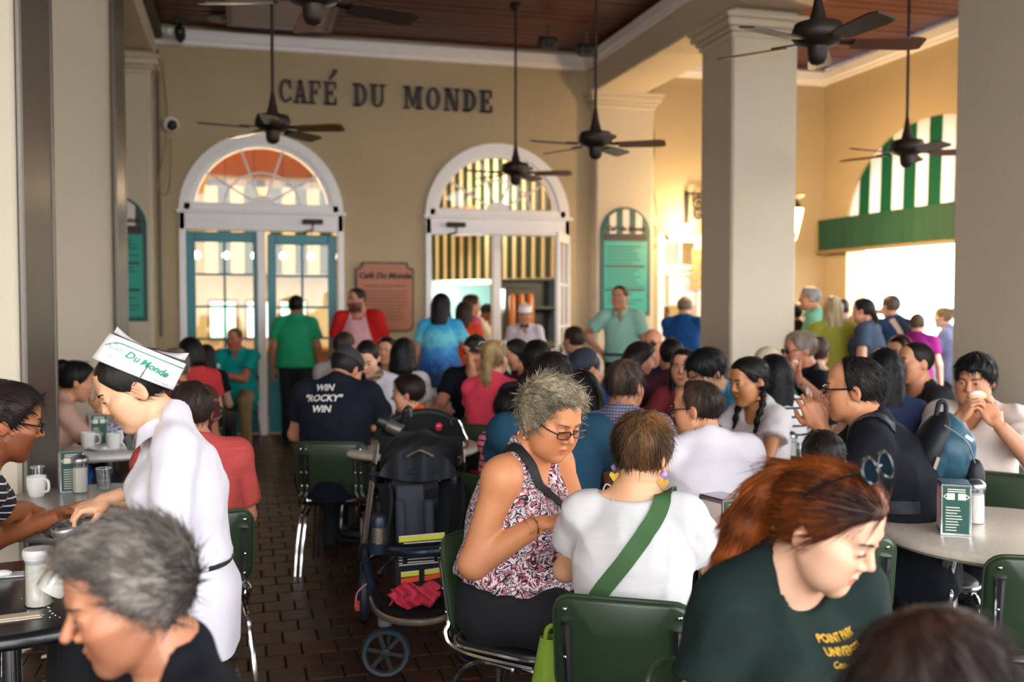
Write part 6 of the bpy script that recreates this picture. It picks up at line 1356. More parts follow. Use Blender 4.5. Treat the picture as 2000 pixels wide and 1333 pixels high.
I = person('grey spiky haired woman with glasses in a paisley sleeveless blouse, black bag strap across', 1076, 744, 3.35, 120, neck=.042, head=(16, 22, 0), lean=9, hunch=.03, sex='f', skin='D48C60', res=.010, hres=.0035, fine=True, fat=1.0,
    hair=dict(style='spiky', c='4C453E', c2='CCBC9E', c2b=.0, th=.020, F=(.062, .080), B=(.026, -.02), nape=(-.09, -.078), amp=.008, freq=11, len=.034, lift=.09, mess=.22, curl=.25, sw=.0022, grav=0, droop=.02, comb=(0, .14, .05), whorl=(0, -.10, .06)), strands=4500, eyeopen=.3, brow='6A5446', hp=dict(nose=1.05, fat=.75, jaw=.95, w=1.03), glasses=('3A1F24', .0024, False, '', .0125), lipcol=(.90, .58, .55),
    top=dict(m=pais, neck='v', sleeve=0, off=.014, loose=.06, fold=.008, hem=.09, res=.010), bottom='12131A', waist=.34, poles=(None, (.2, -.3, -1)), rh=(1052, 1024, 3.22, 0), lh=(1168, 985, 3.12, 0), hands=('hold', 'relaxed'), palms=((.6, .2, -.6), (-.3, .1, -.9, -.85, .45, .15)), extra=floral_bits, chair_label='green cafe chair holding the woman in the paisley blouse')
q = held('phone_charger', 'white plug charger with a looping white cord in the paisley blouse woman\'s fingers', 'charger', I, 0, (.0, .085, -.035)); qc = mat('charger_white', 'EEEEF2', .3)
MB().box((0, 0, 0), (.04, .04, .045), ch=.005).build('plug_body', qc, q, smooth=True); MB().box((0, -.021, -.002), (.03, .002, .03)).build('plug_face', mat('charger_grey', 'B9BCC2', .4), q); MB().tube(bez([(0, 0, .022), (0, 0, .05), (-.03, .0, .062), (-.07, .02, .02), (-.11, .06, -.05)], 8), .0025, 6).build('cord', qc, q, smooth=True)
# ---- middle ground around them
person('broad man in a dark teal tee behind the paisley blouse woman, back turned', 1078, 690, 4.35, 6, lean=3, fat=.55, skin='B8805E', eyes=False, hair=dict(style='short', c='181210', th=.014, amp=.005), strands=700, top=dict(c='1F4258', neck='crew', loose=.04), lh='table', rh='table', chair_label='green cafe chair under the man in the dark teal tee')
pinkst = stripemat('pink_navy_stripes', 'E87A8A', '2A2A5A', 2, .035, .72, attr='along')
person('boy in a pink and navy striped polo looking away to the right', 1006, 697, 4.8, 48, sex='m', skin='CB946A', s=.84, hp=dict(s=1.1), eyes=True, hair=dict(style='short', c='140F0E', th=.012), strands=700, top=dict(m=pinkst, neck='collar'), lh='table', rh='table', chair_label='green cafe chair under the boy in pink stripes')
flor2 = blotchmat('pale_flower_cloth', ('E6D4CC', 'EADAD2', '3A3A58', 'E8D8D0', 'D8B0A4'), 14)
person('dark haired smiling woman in a pale flowered blouse beside the grey spiky hair', 1131, 722, 4.8, 226, head=(0, 8, 0), sex='f', skin='C98E68', hair=dict(style='long', c='120E10', L=.22, F=(.070, .074)), top=dict(m=flor2, neck='scoop', sleeve=.4), lh='table', rh='table', lipcol=(.85, .3, .34), chair_label='green cafe chair under the woman in the pale flowered blouse')
checkm = stripemat('grey_check_cloth', '8A86A0', '4A465E', 2, .014, .62, attr='along')
_t = checkm.node_tree; _n = [n for n in _t.nodes if n.type == 'MIX'][-1]; _a = _t.nodes.new('ShaderNodeAttribute'); _a.attribute_name = 'across'
_w = _t.nodes.new('ShaderNodeMath'); _w.operation = 'PINGPONG'; _w.inputs[1].default_value = .007; _g = _t.nodes.new('ShaderNodeMath'); _g.operation = 'GREATER_THAN'; _g.inputs[1].default_value = .0045
_m = _t.nodes.new('ShaderNodeMix'); _m.data_type = 'RGBA'; _m.blend_type = 'MULTIPLY'; _m.inputs[7].default_value = (.5, .5, .55, 1); _t.links.new(_a.outputs['Fac'], _w.inputs[0]); _t.links.new(_w.outputs[0], _g.inputs[0]); _t.links.new(_g.outputs[0], _m.inputs[0]); _b = _t.nodes['Principled BSDF']; _src = _b.inputs['Base Color'].links[0].from_socket; _t.links.new(_src, _m.inputs[6]); _t.links.new(_m.outputs[2], _b.inputs['Base Color'])
person('balding man in a grey checked shirt seen from behind', 1220, 702, 4.7, 12, head=(14, 2, 0), skin='A8714E', fat=.25, eyes=False, hair=dict(style='short', c='1C1614', c2='5A4438', c2b=-.1, th=.008), strands=900, top=dict(m=checkm, neck='collar', loose=.04), lh='table', rh='table', chair_label='green cafe chair under the man in the checked shirt')
person('man in a white tee and spectacles turned left, back to the lens', 1362, 742, 4.1, 338, head=(-48, 4, 0), lean=8, hunch=.03, skin='C98A66', fat=.42, hair=dict(style='short', c='1E1614', th=.007, F=(.030, .100), B=(.010, -.012), xs=.05, c2='4A362C', c2b=-.2, len=.03, lift=.05, mess=.1), strands=1400, res=.012, hres=.005, glasses=('1A1A1E', .0022, False), top=dict(c='D2CCD4', neck='crew', loose=.05, fold=.008, off=.018), lh='table', rh='table', chair_label='green cafe chair under the man in the white tee')
def braids(I):
    TF = I['TF']; hm = I['root']; m = MATS['hair_120E0E']
    for q in (-1, 1):
        b = MB(); P0 = [TF((q*.075, -.02, -.02)), TF((q*.088, -.0, -.10)), TF((q*.085, .05, -.19)), TF((q*.08, .065, -.30)), TF((q*.078, .06, -.40))]; pth = bez(P0, 8); b.tube(pth, [(.017+.005*math.sin(k*1.7))*(1-.35*k/len(pth)) for k in range(len(pth))], 8); b.build('braid', m, hm, smooth=True)
    J = I['joints']; MB().tube([J['fin'](J['N']+J['nd']*.035+J['u']*.058*math.cos(a)+J['v']*(.060*math.sin(a)+.012)-J['w']*.015*math.sin(a)) for a in [2*math.pi*k/24 for k in range(25)]], .004, 6).build('choker', mat('choker_brown', '4A2A20', .6), hm, smooth=True)
person('young woman with two dark braids and a choker in a white tee, smiling left', 1463, 697, 5.1, 232, head=(0, 10, 0), sex='f', skin='BE8258', hair=dict(style='short', c='120E0E', F=(.070, .072), nape=(-.09, -.07), th=.008, len=.05, comb=(0, -.3, 0), lift=.02, mess=.05), strands=700, res=.012, hres=.005, top=dict(c='D8D0D2', neck='scoop', sleeve=.4, flare=.03), lh='table', rh='table', lipcol=(.82, .36, .36), extra=braids, chair_label='green cafe chair under the woman with two braids')
# bespectacled man with the backpack
def pack(I):
    J = I['joints']; fin = J['fin']; N, w_, u, v, P = (J[k] for k in 'NwuvP'); nv_ = mat('backpack_navy', '10141E', .6, bump=.3, bscale=40)
    for q in (-1, 1): strap(I, [fin(p) for p in (N+u*q*.11-w_*.02-v*.11, N+u*q*.115+w_*.02+v*.0, N+u*q*.125-w_*.08+v*.11, P+w_*.26+u*q*.16+v*.09, P+w_*.20+u*q*.16-v*.08)], .05, nv_, 'backpack_strap', part='shirt', lift=.008, th=.008)
I = person('bespectacled man in a black tee in profile, eating with a hand at his mouth', 1668, 697, 4.1, 272, head=(0, 1, 0), lean=16, hunch=.045, skin='C4855F', fat=.42, res=.011, hres=.0045, fine=True, hair=dict(style='short', c='1A1413', th=.008, F=(.028, .100), B=(.012, -.018), xs=.05, len=.035, lift=.04, mess=.1, comb=(0, -.2, 0)), strands=1500, glasses=('121214', .0034, False, '', .014), hp=dict(nose=1.25),
    top=dict(c='12141C', neck='v', loose=.05, fold=.010, off=.018), rh=(1605, 834, 4.2, 0), lh='table', hands=('relaxed', 'hold'), palms=(None, (.9, .2, .1, -.1, .45, .9)), extra=pack, chair_label='green cafe chair with a rolled rim under the bespectacled man')
q = held('paper_napkin', 'crumpled white napkin held to the mouth of the bespectacled man', 'napkin', I, 1, (0, .10, -.04)); MB().grid(lambda a, v_: ((a-.5)*.06+.006*math.sin(v_*9), .012*math.sin(a*8+v_*5), (v_-.5)*.11+.01*math.sin(a*7)), 12, 12).build('napkin_sheet', mat('napkin_white', 'EFE4E0', .8), q, smooth=True)
bp = thing('backpack', 'dark teal backpack hanging behind the bespectacled man', 'backpack', at(1843, 880, 4.05), -math.radians(20)); bp.scale = (.72, .72, .72); tk = mat('backpack_teal', '1F4A5C', .55, bump=.4, bscale=14, var=.2, scale=8); dk_ = mat('backpack_black', '11151C', .6, bump=.3, bscale=20)
Gp = Field([axis(-.3, .3, .012), axis(-.3, .3, .012), axis(-.3, .32, .012)]); Rp = A_(Matrix.Rotation(.42, 3, 'Y'))
Gp.ell((-.02, 0, .02), (.115, .15, .20), .05, Rp); Gp.ell((.05, 0, -.02), (.11, .13, .16), .06, Rp); Gp.ell((.10, 0, -.09), (.06, .10, .08), .04, Rp)
V, F = Gp.mesh(); Nn = vnormals(V, F); V = V+Nn*(.012*vnoise(V, 9)+.008*vnoise(V[:, [2, 0, 1]]*A_((1, 2, .6)), 16))[:, None]; link('pack_body', np_mesh('pack_body', V, F, tk), bp)
Gp = Field([axis(-.3, .3, .012), axis(-.3, .3, .012), axis(-.3, .32, .012)]); Gp.ell((-.075, 0, .03), (.085, .15, .205), .05, Rp); V, F = Gp.mesh(); link('front_panel', np_mesh('front_panel', V, F, dk_), bp)
MB().tube(bez([(-.05, -.02, .20), (-.035, -.02, .27), (.0, -.02, .265), (.0, -.02, .19)], 6), .014, 8, flat=1.3).build('grab_handle', dk_, bp, smooth=True); MB().tube(bez([(-.05, -.15, .16), (.07, -.15, .07), (.13, -.12, -.06)], 8), .005, 6).build('zip_line', mat('zip_grey', '6A7A84', .4, .5), bp); MB().box((.085, -.15, .09), (.05, .006, .02), Matrix.Rotation(.6, 3, 'Y')).build('pack_badge', mat('badge_pale', 'B9D4DA', .4), bp); MB().box((-.09, -.155, -.05), (.018, .01, .07), Matrix.Rotation(.3, 3, 'Y')).build('strap_buckle', mat('buckle_tan', '9A8874', .4), bp); MB().sphere((.14, -.10, -.13), (.05, .05, .10), 12, 8).build('side_pocket', dk_, bp, smooth=True)
person('small child with cropped dark hair before the bespectacled man, seen from behind', 1608, 830, 3.7, 345, sex='c', s=.78, skin='B87C58', eyes=False, hair=dict(style='short', c='1A1412', th=.007, len=.02, lift=.15), strands=1200, hres=.005, top=dict(c='1A2230', neck='crew'), lh='table', rh='table', chair_label='green cafe chair under the small cropped haired child')
I = person('young man in a white V-neck eating a pastry with both hands against the right column', 1905, 692, 4.95, 196, head=(0, 10, 0), lean=-6, hunch=.02, skin='C88C6A', fat=.42, res=.012, hres=.005, fine=True, hair=dict(style='short', c='0F0C0D', th=.016, F=(.078, .060), amp=.007, len=.04, lift=.05, mess=.15, curl=.1, grav=.06), strands=1600, hp=dict(fat=.5, jaw=1.1, nw=1.2), eyeopen=.6,
    top=dict(c='E2D3CB', neck='v', loose=.05, fold=.009, sleeve=.62, flare=.025), rh=(1868, 822, 4.66, 0), lh=(1950, 830, 4.66, 0), hands=('hold', 'hold'), palms=((.6, -.4, .1, .55, -.05, .75), (-.6, -.4, .1, -.55, -.05, .75)), bottom='14161E', chair_label='green cafe chair under the man in the white V-neck')
q = thing('pastry', 'sugar dusted pastry held up to the mouth of the man in the white V-neck', 'pastry', at(1908, 774, 4.66)); MB().sphere((0, 0, 0), (.05, .03, .022), 14, 8).build('pastry_body', mat('pastry_crumb', 'D8B48A', .8, bump=.4, bscale=50), q, smooth=True); MB().sphere((0, 0, .006), (.045, .027, .020), 14, 8).build('powdered_sugar', mat('powder', 'F2ECE8', .9), q, smooth=True)
person('woman with long straight black hair seen from behind near the black tee man', 1728, 680, 5.3, 352, sex='f', skin='C08A68', eyes=False, hair=dict(style='long', c='0E0C10', L=.36, th=.012), strands=700, top=dict(c='2A3450', neck='scoop', sleeve=.12), lh='table', rh='table', chair_label='green cafe chair under the long straight black hair woman')
person('man with shaved sides in a plain black tee, face turned left', 1787, 667, 6.0, 236, head=(0, -3, 0), skin='C98C68', fat=.25, hair=dict(style='short', c='17120F', th=.004, F=(.064, .078)), top=dict(c='17181E', neck='crew'), lh='table', rh='table', chair_label='green cafe chair under the man with shaved sides')
person('woman with a dark red headband half hidden behind the black tee man', 1757, 656, 7.2, 212, sex='f', skin='C9906E', hair=dict(style='bob', c='1A1012', L=.08), top=dict(c='3A2026', neck='scoop'), chair_label='', extra=lambda I: MB().tube([I['TF']((.088*math.cos(a), -.01+.0*a, .035+.095*math.sin(a))) for a in [math.pi*k/14 for k in range(15)]], .012, 6).build('headband', mat('headband_red', '7A1E2A', .7), I['root'], smooth=True))
person('man with a black bowl haircut in a light blue shirt looking down', 1379, 682, 5.6, 236, head=(0, 28, 0), lean=8, skin='C08C66', hair=dict(style='short', c='0F0E10', th=.014, F=(.078, .056), B=(.03, -.025)), strands=900, top=dict(c='3E9CC6', neck='collar'), lh='table', rh='table', eyeopen=.3, chair_label='green cafe chair under the bowl haircut man')
person('dark haired woman smiling at the lens beside the bowl haircut man', 1336, 680, 6.3, 192, sex='f', skin='C48A6A', hair=dict(style='long', c='1A1012', L=.2), top=dict(c='7A2A30', neck='v'), lh='table', rh='table', chair_label='', lipcol=(.8, .3, .3))
bw = stripemat('black_white_stripes', 'ECE8EC', '1A1A24', 2, .05, .76, attr='along')
person('girl with very long black hair in a white top with black stripes, back turned', 1513, 692, 5.7, 338, sex='f', skin='B98560', eyes=False, hair=dict(style='long', c='0F0E14', L=.40, th=.012), strands=600, top=dict(m=bw, neck='crew', sleeve=.5), lh='table', rh='table', chair_label='green cafe chair under the girl in white with black stripes')
person('person in a beige cap and green tee beside the sunglasses man', 1502, 678, 6.9, 40, skin='C89470', eyes=False, hair=dict(style='short', c='3A2A20'), top=dict(c='12A176', neck='crew'), fat=.2, lh='table', rh='table', extra=cap_hat('CDB79C', back=True), chair_label='green cafe chair under the beige cap')
def watch(I):
    M, wp = I['hand0'][1], I['hand0'][2]; fin = I['joints']['fin']; MB().tube([fin(wp+M @ A_((.032*math.cos(a), -.035, .027*math.sin(a)))) for a in [2*math.pi*k/18 for k in range(19)]], .008, 6).build('wrist_watch', mat('watch_steel', 'D4DCE0', .2, .9), I['root'], smooth=True)
I = person('grey haired man with goatee and sunglasses in a black polo, eating', 1562, 647, 7.1, 246, head=(0, 5, 0), skin='C88468', fat=.5, hair=dict(style='short', c='6E5A48', c2='A8968A', th=.010), strands=500, beard=((.85, .82, .80), .7), glasses=('18161A', .0026, True), top=dict(c='12141F', neck='collar', loose=.05), lh=(1560, 742, 6.75, 0), rh='table', hands=('hold', 'relaxed'), palms=((.2, .2, .6, .3, .4, .8), None), extra=watch, chair_label='green cafe chair under the goatee man')
q = held('pastry', 'piece of fried pastry in the raised hand of the goatee man', 'pastry', I, 0, (0, .10, -.03)); MB().sphere((0, 0, 0), (.03, .03, .02), 10, 7).build('pastry_body', mat('pastry_crumb', 'D8B48A', .8), q, smooth=True); MB().sphere((0, 0, .006), (.026, .026, .018), 10, 7).build('powdered_sugar', mat('powder', 'F2ECE8', .9), q)
person('short brown haired person in a navy dotted top behind the goatee man', 1597, 657, 7.8, 8, sex='f', skin='D9A88C', eyes=False, hair=dict(style='short', c='4E3426', th=.012), strands=400, top=dict(m=blotchmat('navy_dotted_cloth', ('16243E', '18284A', '16243E', '1A2A48', 'C8D4E4'), 12), neck='boat'), chair_label='green cafe chair under the navy dotted top')
# ---- queue by the right opening
def stand(label, px, py, d, face, **k): return person(label, px, py, d, face, 'stand', **k)
stand('grey haired man in a mint shirt waiting at the right edge of the middle column', 1581, 560, 10.6, 268, skin='C88E70', hair=dict(style='short', c='9AA0A4'), top=dict(c='7FC4AC', neck='collar', loose=.05), fat=.5)
stand('dark haired person almost hidden behind the middle column edge', 1551, 592, 10.9, 320, skin='A8704E', hair=dict(style='short', c='1A1412'), top=dict(c='2A2224', neck='crew'), eyes=False)
stand('woman with long blonde hair in an olive top and blue jeans, back turned', 1626, 579, 9.4, 348, sex='f', skin='D8A888', eyes=False, hair=dict(style='long', c='A88A5E', c2='E0D0B0', L=.27, th=.014), strands=400, top=dict(c='9A9A3C', neck='scoop', sleeve=1., fore=.6, loose=.05), bottom='3A6CAE', fat=.7)
stand('dark haired person in pale blue hidden behind the blonde woman', 1644, 582, 10.4, 10, skin='B88462', eyes=False, hair=dict(style='short', c='20242E'), top=dict(c='B8CCD8', neck='crew'))
stand('dark haired woman in a slate blue tee in profile before the bright opening', 1686, 582, 9.2, 288, sex='f', skin='DCA084', hair=dict(style='pony', c='2A2224', pts=[(0, -.09, .0, .03), (0, -.12, -.07, .03), (0, -.11, -.13, .02)]), top=dict(c='3E4C60', neck='scoop', loose=.06), bottom='5A6070', fat=.8)
stand('man in navy with a shoulder strap raising a hand to his head', 1740, 576, 10.2, 318, skin='E0AC92', eyes=False, hair=dict(style='short', c='6E5E54'), top=dict(c='1F3350', neck='crew'), lh=(-.12, .16, 1.52), extra=lambda I: strap(I, [I['joints']['fin'](p) for p in (I['joints']['N']-I['joints']['u']*.09-I['joints']['v']*.08, I['joints']['P']+I['joints']['w']*.25-I['joints']['v']*.15, I['joints']['P']+I['joints']['u']*.15-I['joints']['v']*.06)], .06, mat('strap_tan', 'B89A8C', .7), 'bag_strap', part='shirt'))
stand('boy in a purple tee standing before the bright opening', 1792, 612, 10.0, 5, skin='D8A890', eyes=False, hair=dict(style='short', c='6A5648'), top=dict(c='861C72', neck='crew'), bottom='1A2440')
I = stand('slender woman in a lilac top holding a white cup at the right column', 1842, 600, 10.6, 282, sex='f', skin='E4B8A0', hair=dict(style='bun', c='A08468'), top=dict(c='8A92B8', neck='crew', sleeve=1., fore=.8), bottom='17181E', lh='forward')
q = held('paper_cup', 'white cup held by the slender woman in lilac', 'cup', I, 0, (0, .09, -.03)); MB().lathe([(.03, -.06), (.04, .06), (.036, .06), (.027, -.05)], 14).build('cup_wall', white, q, smooth=True); MB().lathe([(.042, .058), (.042, .066), (.001, .068)], 14).build('cup_lid', white, q)
stand('balding man in a blue polo and pale belt at the service doorway, back turned', 1338, 577, 11.0, 14, skin='D0A084', eyes=False, hair=dict(style='ring', c='8A7C70', top=.075), top=dict(c='1C4F96', neck='collar', loose=.05), bottom='C9C2C0', fat=.55, lh='table', rh='forward')
stand('dark skinned server behind the service counter', 1297, 596, 14.5, 190, skin='6E4430', hair=dict(style='short', c='120E0E'), top=dict(c='D8D4CE', neck='collar'), lh='forward', rh='forward', shoes=False)
def belt(I): J = I['joints']; MB().tube([J['fin'](J['P']+A_((.172*math.cos(a), .128*math.sin(a)+.005, .06))) for a in [2*math.pi*k/24 for k in range(25)]], .016, 6).build('belt', black, I['root'], smooth=True)
stand('man in a mint short-sleeved shirt and navy trousers, hand on hip, before the menu board', 1211, 557, 10.3, 194, head=(8, -2, 0), skin='C08468', hair=dict(style='short', c='241A18', th=.006), top=dict(c='97C6B8', neck='collar', hem=-.01, loose=.04, sleeve=.6, flare=.025), bottom='151A2A', rh='hip', lh='side', extra=belt)
person('bald man in dark sunglasses facing the lens below the menu board', 1274, 641, 8.6, 196, skin='C8805E', fat=.4, hair=None, glasses=('121214', .003, True), brow='4A342A', top=dict(c='17202E', neck='crew'), lh='table', rh='table', chair_label='')
person('dark haired woman in red leaning right in profile near the checked shirt man', 1252, 667, 7.3, 78, head=(0, 18, 0), lean=14, sex='f', skin='CB8E74', hair=dict(style='long', c='241418', L=.16), top=dict(c='B0201E', neck='scoop', sleeve=.3), lh='table', rh=(.2, .45, .9), chair_label='')
person('man in a maroon tee with short black hair seen from behind', 1311, 660, 7.0, 348, skin='B8805E', eyes=False, hair=dict(style='short', c='14100F'), top=dict(c='3A1820', neck='crew'), lh='table', rh='table', chair_label='')
person('man in a navy cap and denim blue shirt bent over the table', 1140, 682, 6.3, 232, head=(0, 30, 0), lean=10, skin='B87C5C', hair=dict(style='short', c='2A2220'), top=dict(c='2E5C96', neck='collar', loose=.04), fat=.3, lh='table', rh='table', eyeopen=.3, extra=cap_hat('1C2434'), chair_label='green cafe chair under the navy cap man')
person('brown haired man with his back turned beside the white open door leaf', 1121, 637, 9.2, 318, skin='C98E6E', eyes=False, hair=dict(style='short', c='3E2A20'), strands=300, top=dict(c='3A5A86', neck='crew'), chair_label='')
def waiter(I):
    paper_hat(I); J = I['joints']; c = J['N']+J['v']*.085; b = MB()
    for q in (-1, 1): b.add([J['fin'](c+J['u']*q*x+J['w']*z+J['v']*y) for x, z, y in ((.006, .01, 0), (.055, .03, 0), (.055, -.03, 0), (.006, -.01, 0), (.006, .01, .02), (.055, .026, .02), (.055, -.026, .02), (.006, -.01, .02))], [(0, 1, 2, 3), (7, 6, 5, 4), (0, 4, 5, 1), (1, 5, 6, 2), (2, 6, 7, 3)])
    b.build('bow_tie', black, I['root'])
stand('waiter in white shirt, black bow tie and paper hat standing in the open doorway', 1025, 598, 11.7, 184, skin='B88260', hair=dict(style='short', c='1A1614', th=.004), top=dict(m=white_shirt, neck='collar', sleeve=1., fore=.6, loose=.05), lh='side', rh='side', extra=waiter)
stand('cook in white with a dark headscarf inside the kitchen, facing right', 951, 594, 14.2, 96, skin='7A4A34', hair=dict(style='short', c='15151A', th=.012, F=(.075, .05)), top=dict(c='E0D6CC', neck='crew', sleeve=1., fore=.4), lh='forward', rh='forward', head=(0, 20, 0), shoes=False)
tied = stripemat('tie_dye_cloth', '2E9CC8', '2A4A9A', 2, .2, .55, attr='along'); 
_t = tied.node_tree; _b = _t.nodes['Principled BSDF']; _r = _t.nodes.new('ShaderNodeValToRGB'); _at = _t.nodes.new('ShaderNodeAttribute'); _at.attribute_name = 'along'; _nz = _t.nodes.new('ShaderNodeTexNoise'); _nz.inputs['Scale'].default_value = 14; _mm = _t.nodes.new('ShaderNodeMath'); _mm.operation = 'MULTIPLY_ADD'; _mm.inputs[1].default_value = .30; _t.links.new(_nz.outputs[0], _mm.inputs[0]); _t.links.new(_at.outputs['Fac'], _mm.inputs[2]); _t.links.new(_mm.outputs[0], _r.inputs[0])
for i, (p_, c_) in enumerate(((.02, '1C3A66'), (.12, '14304E'), (.22, '2A62B0'), (.34, '3A8ACC'), (.46, '6CC8D4'), (.58, '2E9ACC'))):
    e_ = _r.color_ramp.elements[i] if i < 2 else _r.color_ramp.elements.new(p_); e_.position = p_; e_.color = (*lin(c_), 1)
_t.links.new(_r.outputs[0], _b.inputs['Base Color'])
stand('woman with long black hair in a blue tie-dye tee and white trousers', 862, 574, 9.6, 14, sex='f', skin='C08A68', eyes=False, hair=dict(style='long', c='0F0D10', L=.20, th=.016), strands=500, top=dict(m=tied, neck='crew', loose=.06, sleeve=.6), bottom='E2DAE2', fat=.45, rh=(.20, .22, 1.22))
stand('woman with long brown hair in an orange red top beside the tie-dye tee', 908, 588, 10.4, 18, sex='f', skin='C98E70', eyes=False, hair=dict(style='long', c='3A201A', L=.28, th=.012), strands=300, top=dict(c='DC4A2C', neck='scoop', sleeve=.3), bottom='2A2228')
stand('brown haired man in pink behind the orange red top', 921, 575, 11.2, 60, skin='C88A6C', hair=dict(style='short', c='3E241C', th=.012), top=dict(c='E06A80', neck='crew'))
def bib(I):
    J = I['joints']; fin = J['fin']; o = I['shirt']; bv = BVHTree.FromPolygons([v.co[:] for v in o.data.vertices], [p.vertices[:] for p in o.data.polygons]); b = MB(); b0 = J['P']; dr = Vector(J['v'])
    def f(u_, v_):
        p = Vector(fin(b0+J['w']*(.50-.46*v_)+J['u']*(u_-.5)*(.16+.30*v_))); h = bv.ray_cast(p+dr*.6, -dr, 1.2); return (h[0] if h[0] else p+dr*.12)+dr*(.010+.006*math.sin(u_*9+v_*6))
    b.grid(f, 16, 18); q = b.build('bib', mat('pale_pink_bib', 'D9A0A6', .7, var=.15, scale=20), I['root'], smooth=True)
stand('bearded man in a red shirt with a pale pink bib before the wooden plaque', 696, 562, 10.6, 196, head=(28, 2, 0), skin='B87A60', fat=.95, hair=dict(style='short', c='241814', th=.006), beard=((.22, .15, .12), .95), top=dict(c='BE1F1C', neck='crew', loose=.06, sleeve=.75, flare=.03), bottom='1A1A20', extra=bib)
stand('man in a bright green polo and black trousers standing with his back turned', 578, 577, 11.2, 8, skin='A86A4C', fat=.5, eyes=False, hair=dict(style='short', c='12100F', th=.012), top=dict(m=mat('green_polo_cloth', '109A68', .8, var=.12, scale=30, stretch=(.3, .3, 3), bump=.15, bscale=120), neck='collar', sleeve=.68, flare=.025, loose=.05, hem=-.08), bottom='10121A')
I = person('ruddy man in a teal polo and khaki trousers seated by the teal door', 458, 640, 11.0, 196, head=(12, 8, 0), skin='B86A50', fat=.45, hair=dict(style='short', c='5A3A2A', th=.004, F=(.05, .088)), top=dict(c='0E9490', neck='collar', loose=.05, sleeve=.65, flare=.025), bottom='9A8058', lh=(.05, .34, .80), rh='lap', hands=('grip', 'relaxed'), kneeout=.08, chair_label='green cafe chair under the ruddy man in teal')
q = held('water_bottle', 'clear plastic bottle held by the ruddy man in teal', 'bottle', I, 0, (0, .06, -.03)); MB().lathe([(.03, -.08), (.032, .05), (.014, .10), (.014, .13)], 14).build('bottle_body', mat('bottle_clear_pale', 'CFE0E6', .2), q, smooth=True); MB().lathe([(.016, .12), (.016, .145)], 12).build('bottle_cap', white, q)
person('black haired woman in a coral red tee seen from behind, left of the teal door', 372, 660, 7.9, 345, sex='f', skin='E0B494', eyes=False, hair=dict(style='bob', c='0F0D0E', L=.05, th=.016), strands=300, top=dict(c='C63C3E', neck='crew'), fat=.3, chair_label='green cafe chair under the coral red tee')
person('long dark haired person in black behind the coral red tee', 403, 672, 8.8, 20, sex='f', skin='C09070', eyes=False, hair=dict(style='long', c='121014', L=.22), top=dict(c='11131A', neck='crew'), fat=.4, chair_label='')
mar = stripemat('maroon_stripes', '5E1A1E', 'A87A78', 2, .105, .92, attr='along')
person('grey haired man in a maroon striped tee behind the waitress', 342, 680, 6.3, 352, skin='B87A5A', eyes=False, hair=dict(style='short', c='4A4240', c2='8A8078', th=.010), strands=400, top=dict(m=mar, neck='crew', loose=.05), fat=.5, chair_label='green cafe chair under the maroon striped tee')
person('brown haired person in a heathered red tee hidden behind the waitress', 374, 745, 4.05, 352, skin='B87C5E', eyes=False, hair=dict(style='short', c='2E2019', th=.012), strands=500, top=dict(m=mat('red_heather_cloth', 'B2413E', .85, var=.3, scale=60, stretch=(.25, .25, 3), bump=.2, bscale=90), neck='crew', loose=.05, sleeve=.8), fat=.25, chair_label='green cafe chair with chrome legs beside the aisle under the heathered red tee')
def clip(I): MB().tube([I['TF']((.03*math.cos(a), -.11, .06+.02*math.sin(a))) for a in [k*.5 for k in range(13)]], .007, 6).build('hair_clip', mat('clip_purple', '4A3A8A', .3), I['root'])
person('woman in a dusty pink top with black clipped hair leaning on the white table', 148, 706, 6.0, 82, head=(0, 12, 0), lean=24, hunch=.05, sex='f', skin='C48A66', hair=dict(style='bun', c='0F0D0F', th=.012, bunr=.05), strands=400, top=dict(c='C39A8C', neck='crew', loose=.05, sleeve=.7), lh='face', rh=(.02, .40, .95), extra=clip, chair_label='green cafe chair under the dusty pink woman')
q = thing('blue_bag', 'bright blue bag beside the woman in dusty pink', 'bag', at(142, 842, 5.9)); q.location.z = .56; MB().sphere((0, 0, 0), (.12, .08, .12), 14, 10).build('bag_body', mat('bag_blue', '1E5CA8', .5, bump=.3, bscale=20), q, smooth=True); MB().tube(bez([(-.06, 0, .08), (-.04, 0, .2), (.04, 0, .2), (.06, 0, .08)], 5), .01, 6).build('bag_strap', black, q)
navyst = stripemat('navy_white_stripes', '181A2A', 'E2DCDE', 2, .0235, .80, attr='along')
person('man in a navy and white striped tee and glasses at the left frame edge', 10, 748, 3.35, 84, head=(0, 12, 0), lean=20, hunch=.04, skin='A8623E', res=.011, hres=.005, hair=dict(style='short', c='241814', th=.014, F=(.07, .078), len=.04, comb=(0, .2, .1), lift=.04, mess=.12, curl=.1), strands=1500, beard=((.35, .25, .2), .75), glasses=('1A1A20', .0028, False), top=dict(m=navyst, neck='crew', sleeve=.62, loose=.04), rh=(62, 1000, 3.75, 0), lh='table', hands=('relaxed', 'hold'), chair_label='green cafe chair under the navy striped man')
def rocky(I):
    cap_hat('2C2C32', back=False)(I); J = I['joints']; fin = J['fin']; m = mat('print_white', 'E6E2E0', .7)
    for k, t_ in enumerate(('WIN', '"ROCKY"', 'WIN')): print_on(I, 'shirt', t_, .056, m, fin(J['P']+J['w']*(.462-.060*k)-J['v']*.2-J['u']*.05), tuple(-J['v']), tuple(J['w']), bold=.0016, shear=.12, lift=.004)
person('broad man in a dark cap and black tee with white lettering on the back', 676, 680, 6.1, 12, neck=.012, head=(30, 34, 0), lean=10, hunch=.04, fat=.38, skin='C08466', eyes=False, hair=dict(style='short', c='1A1412'), top=dict(c='141824', neck='crew', loose=.04, res=.012), lh='table', rh='table', extra=rocky, chair_label='green cafe chair under the man with white back lettering')
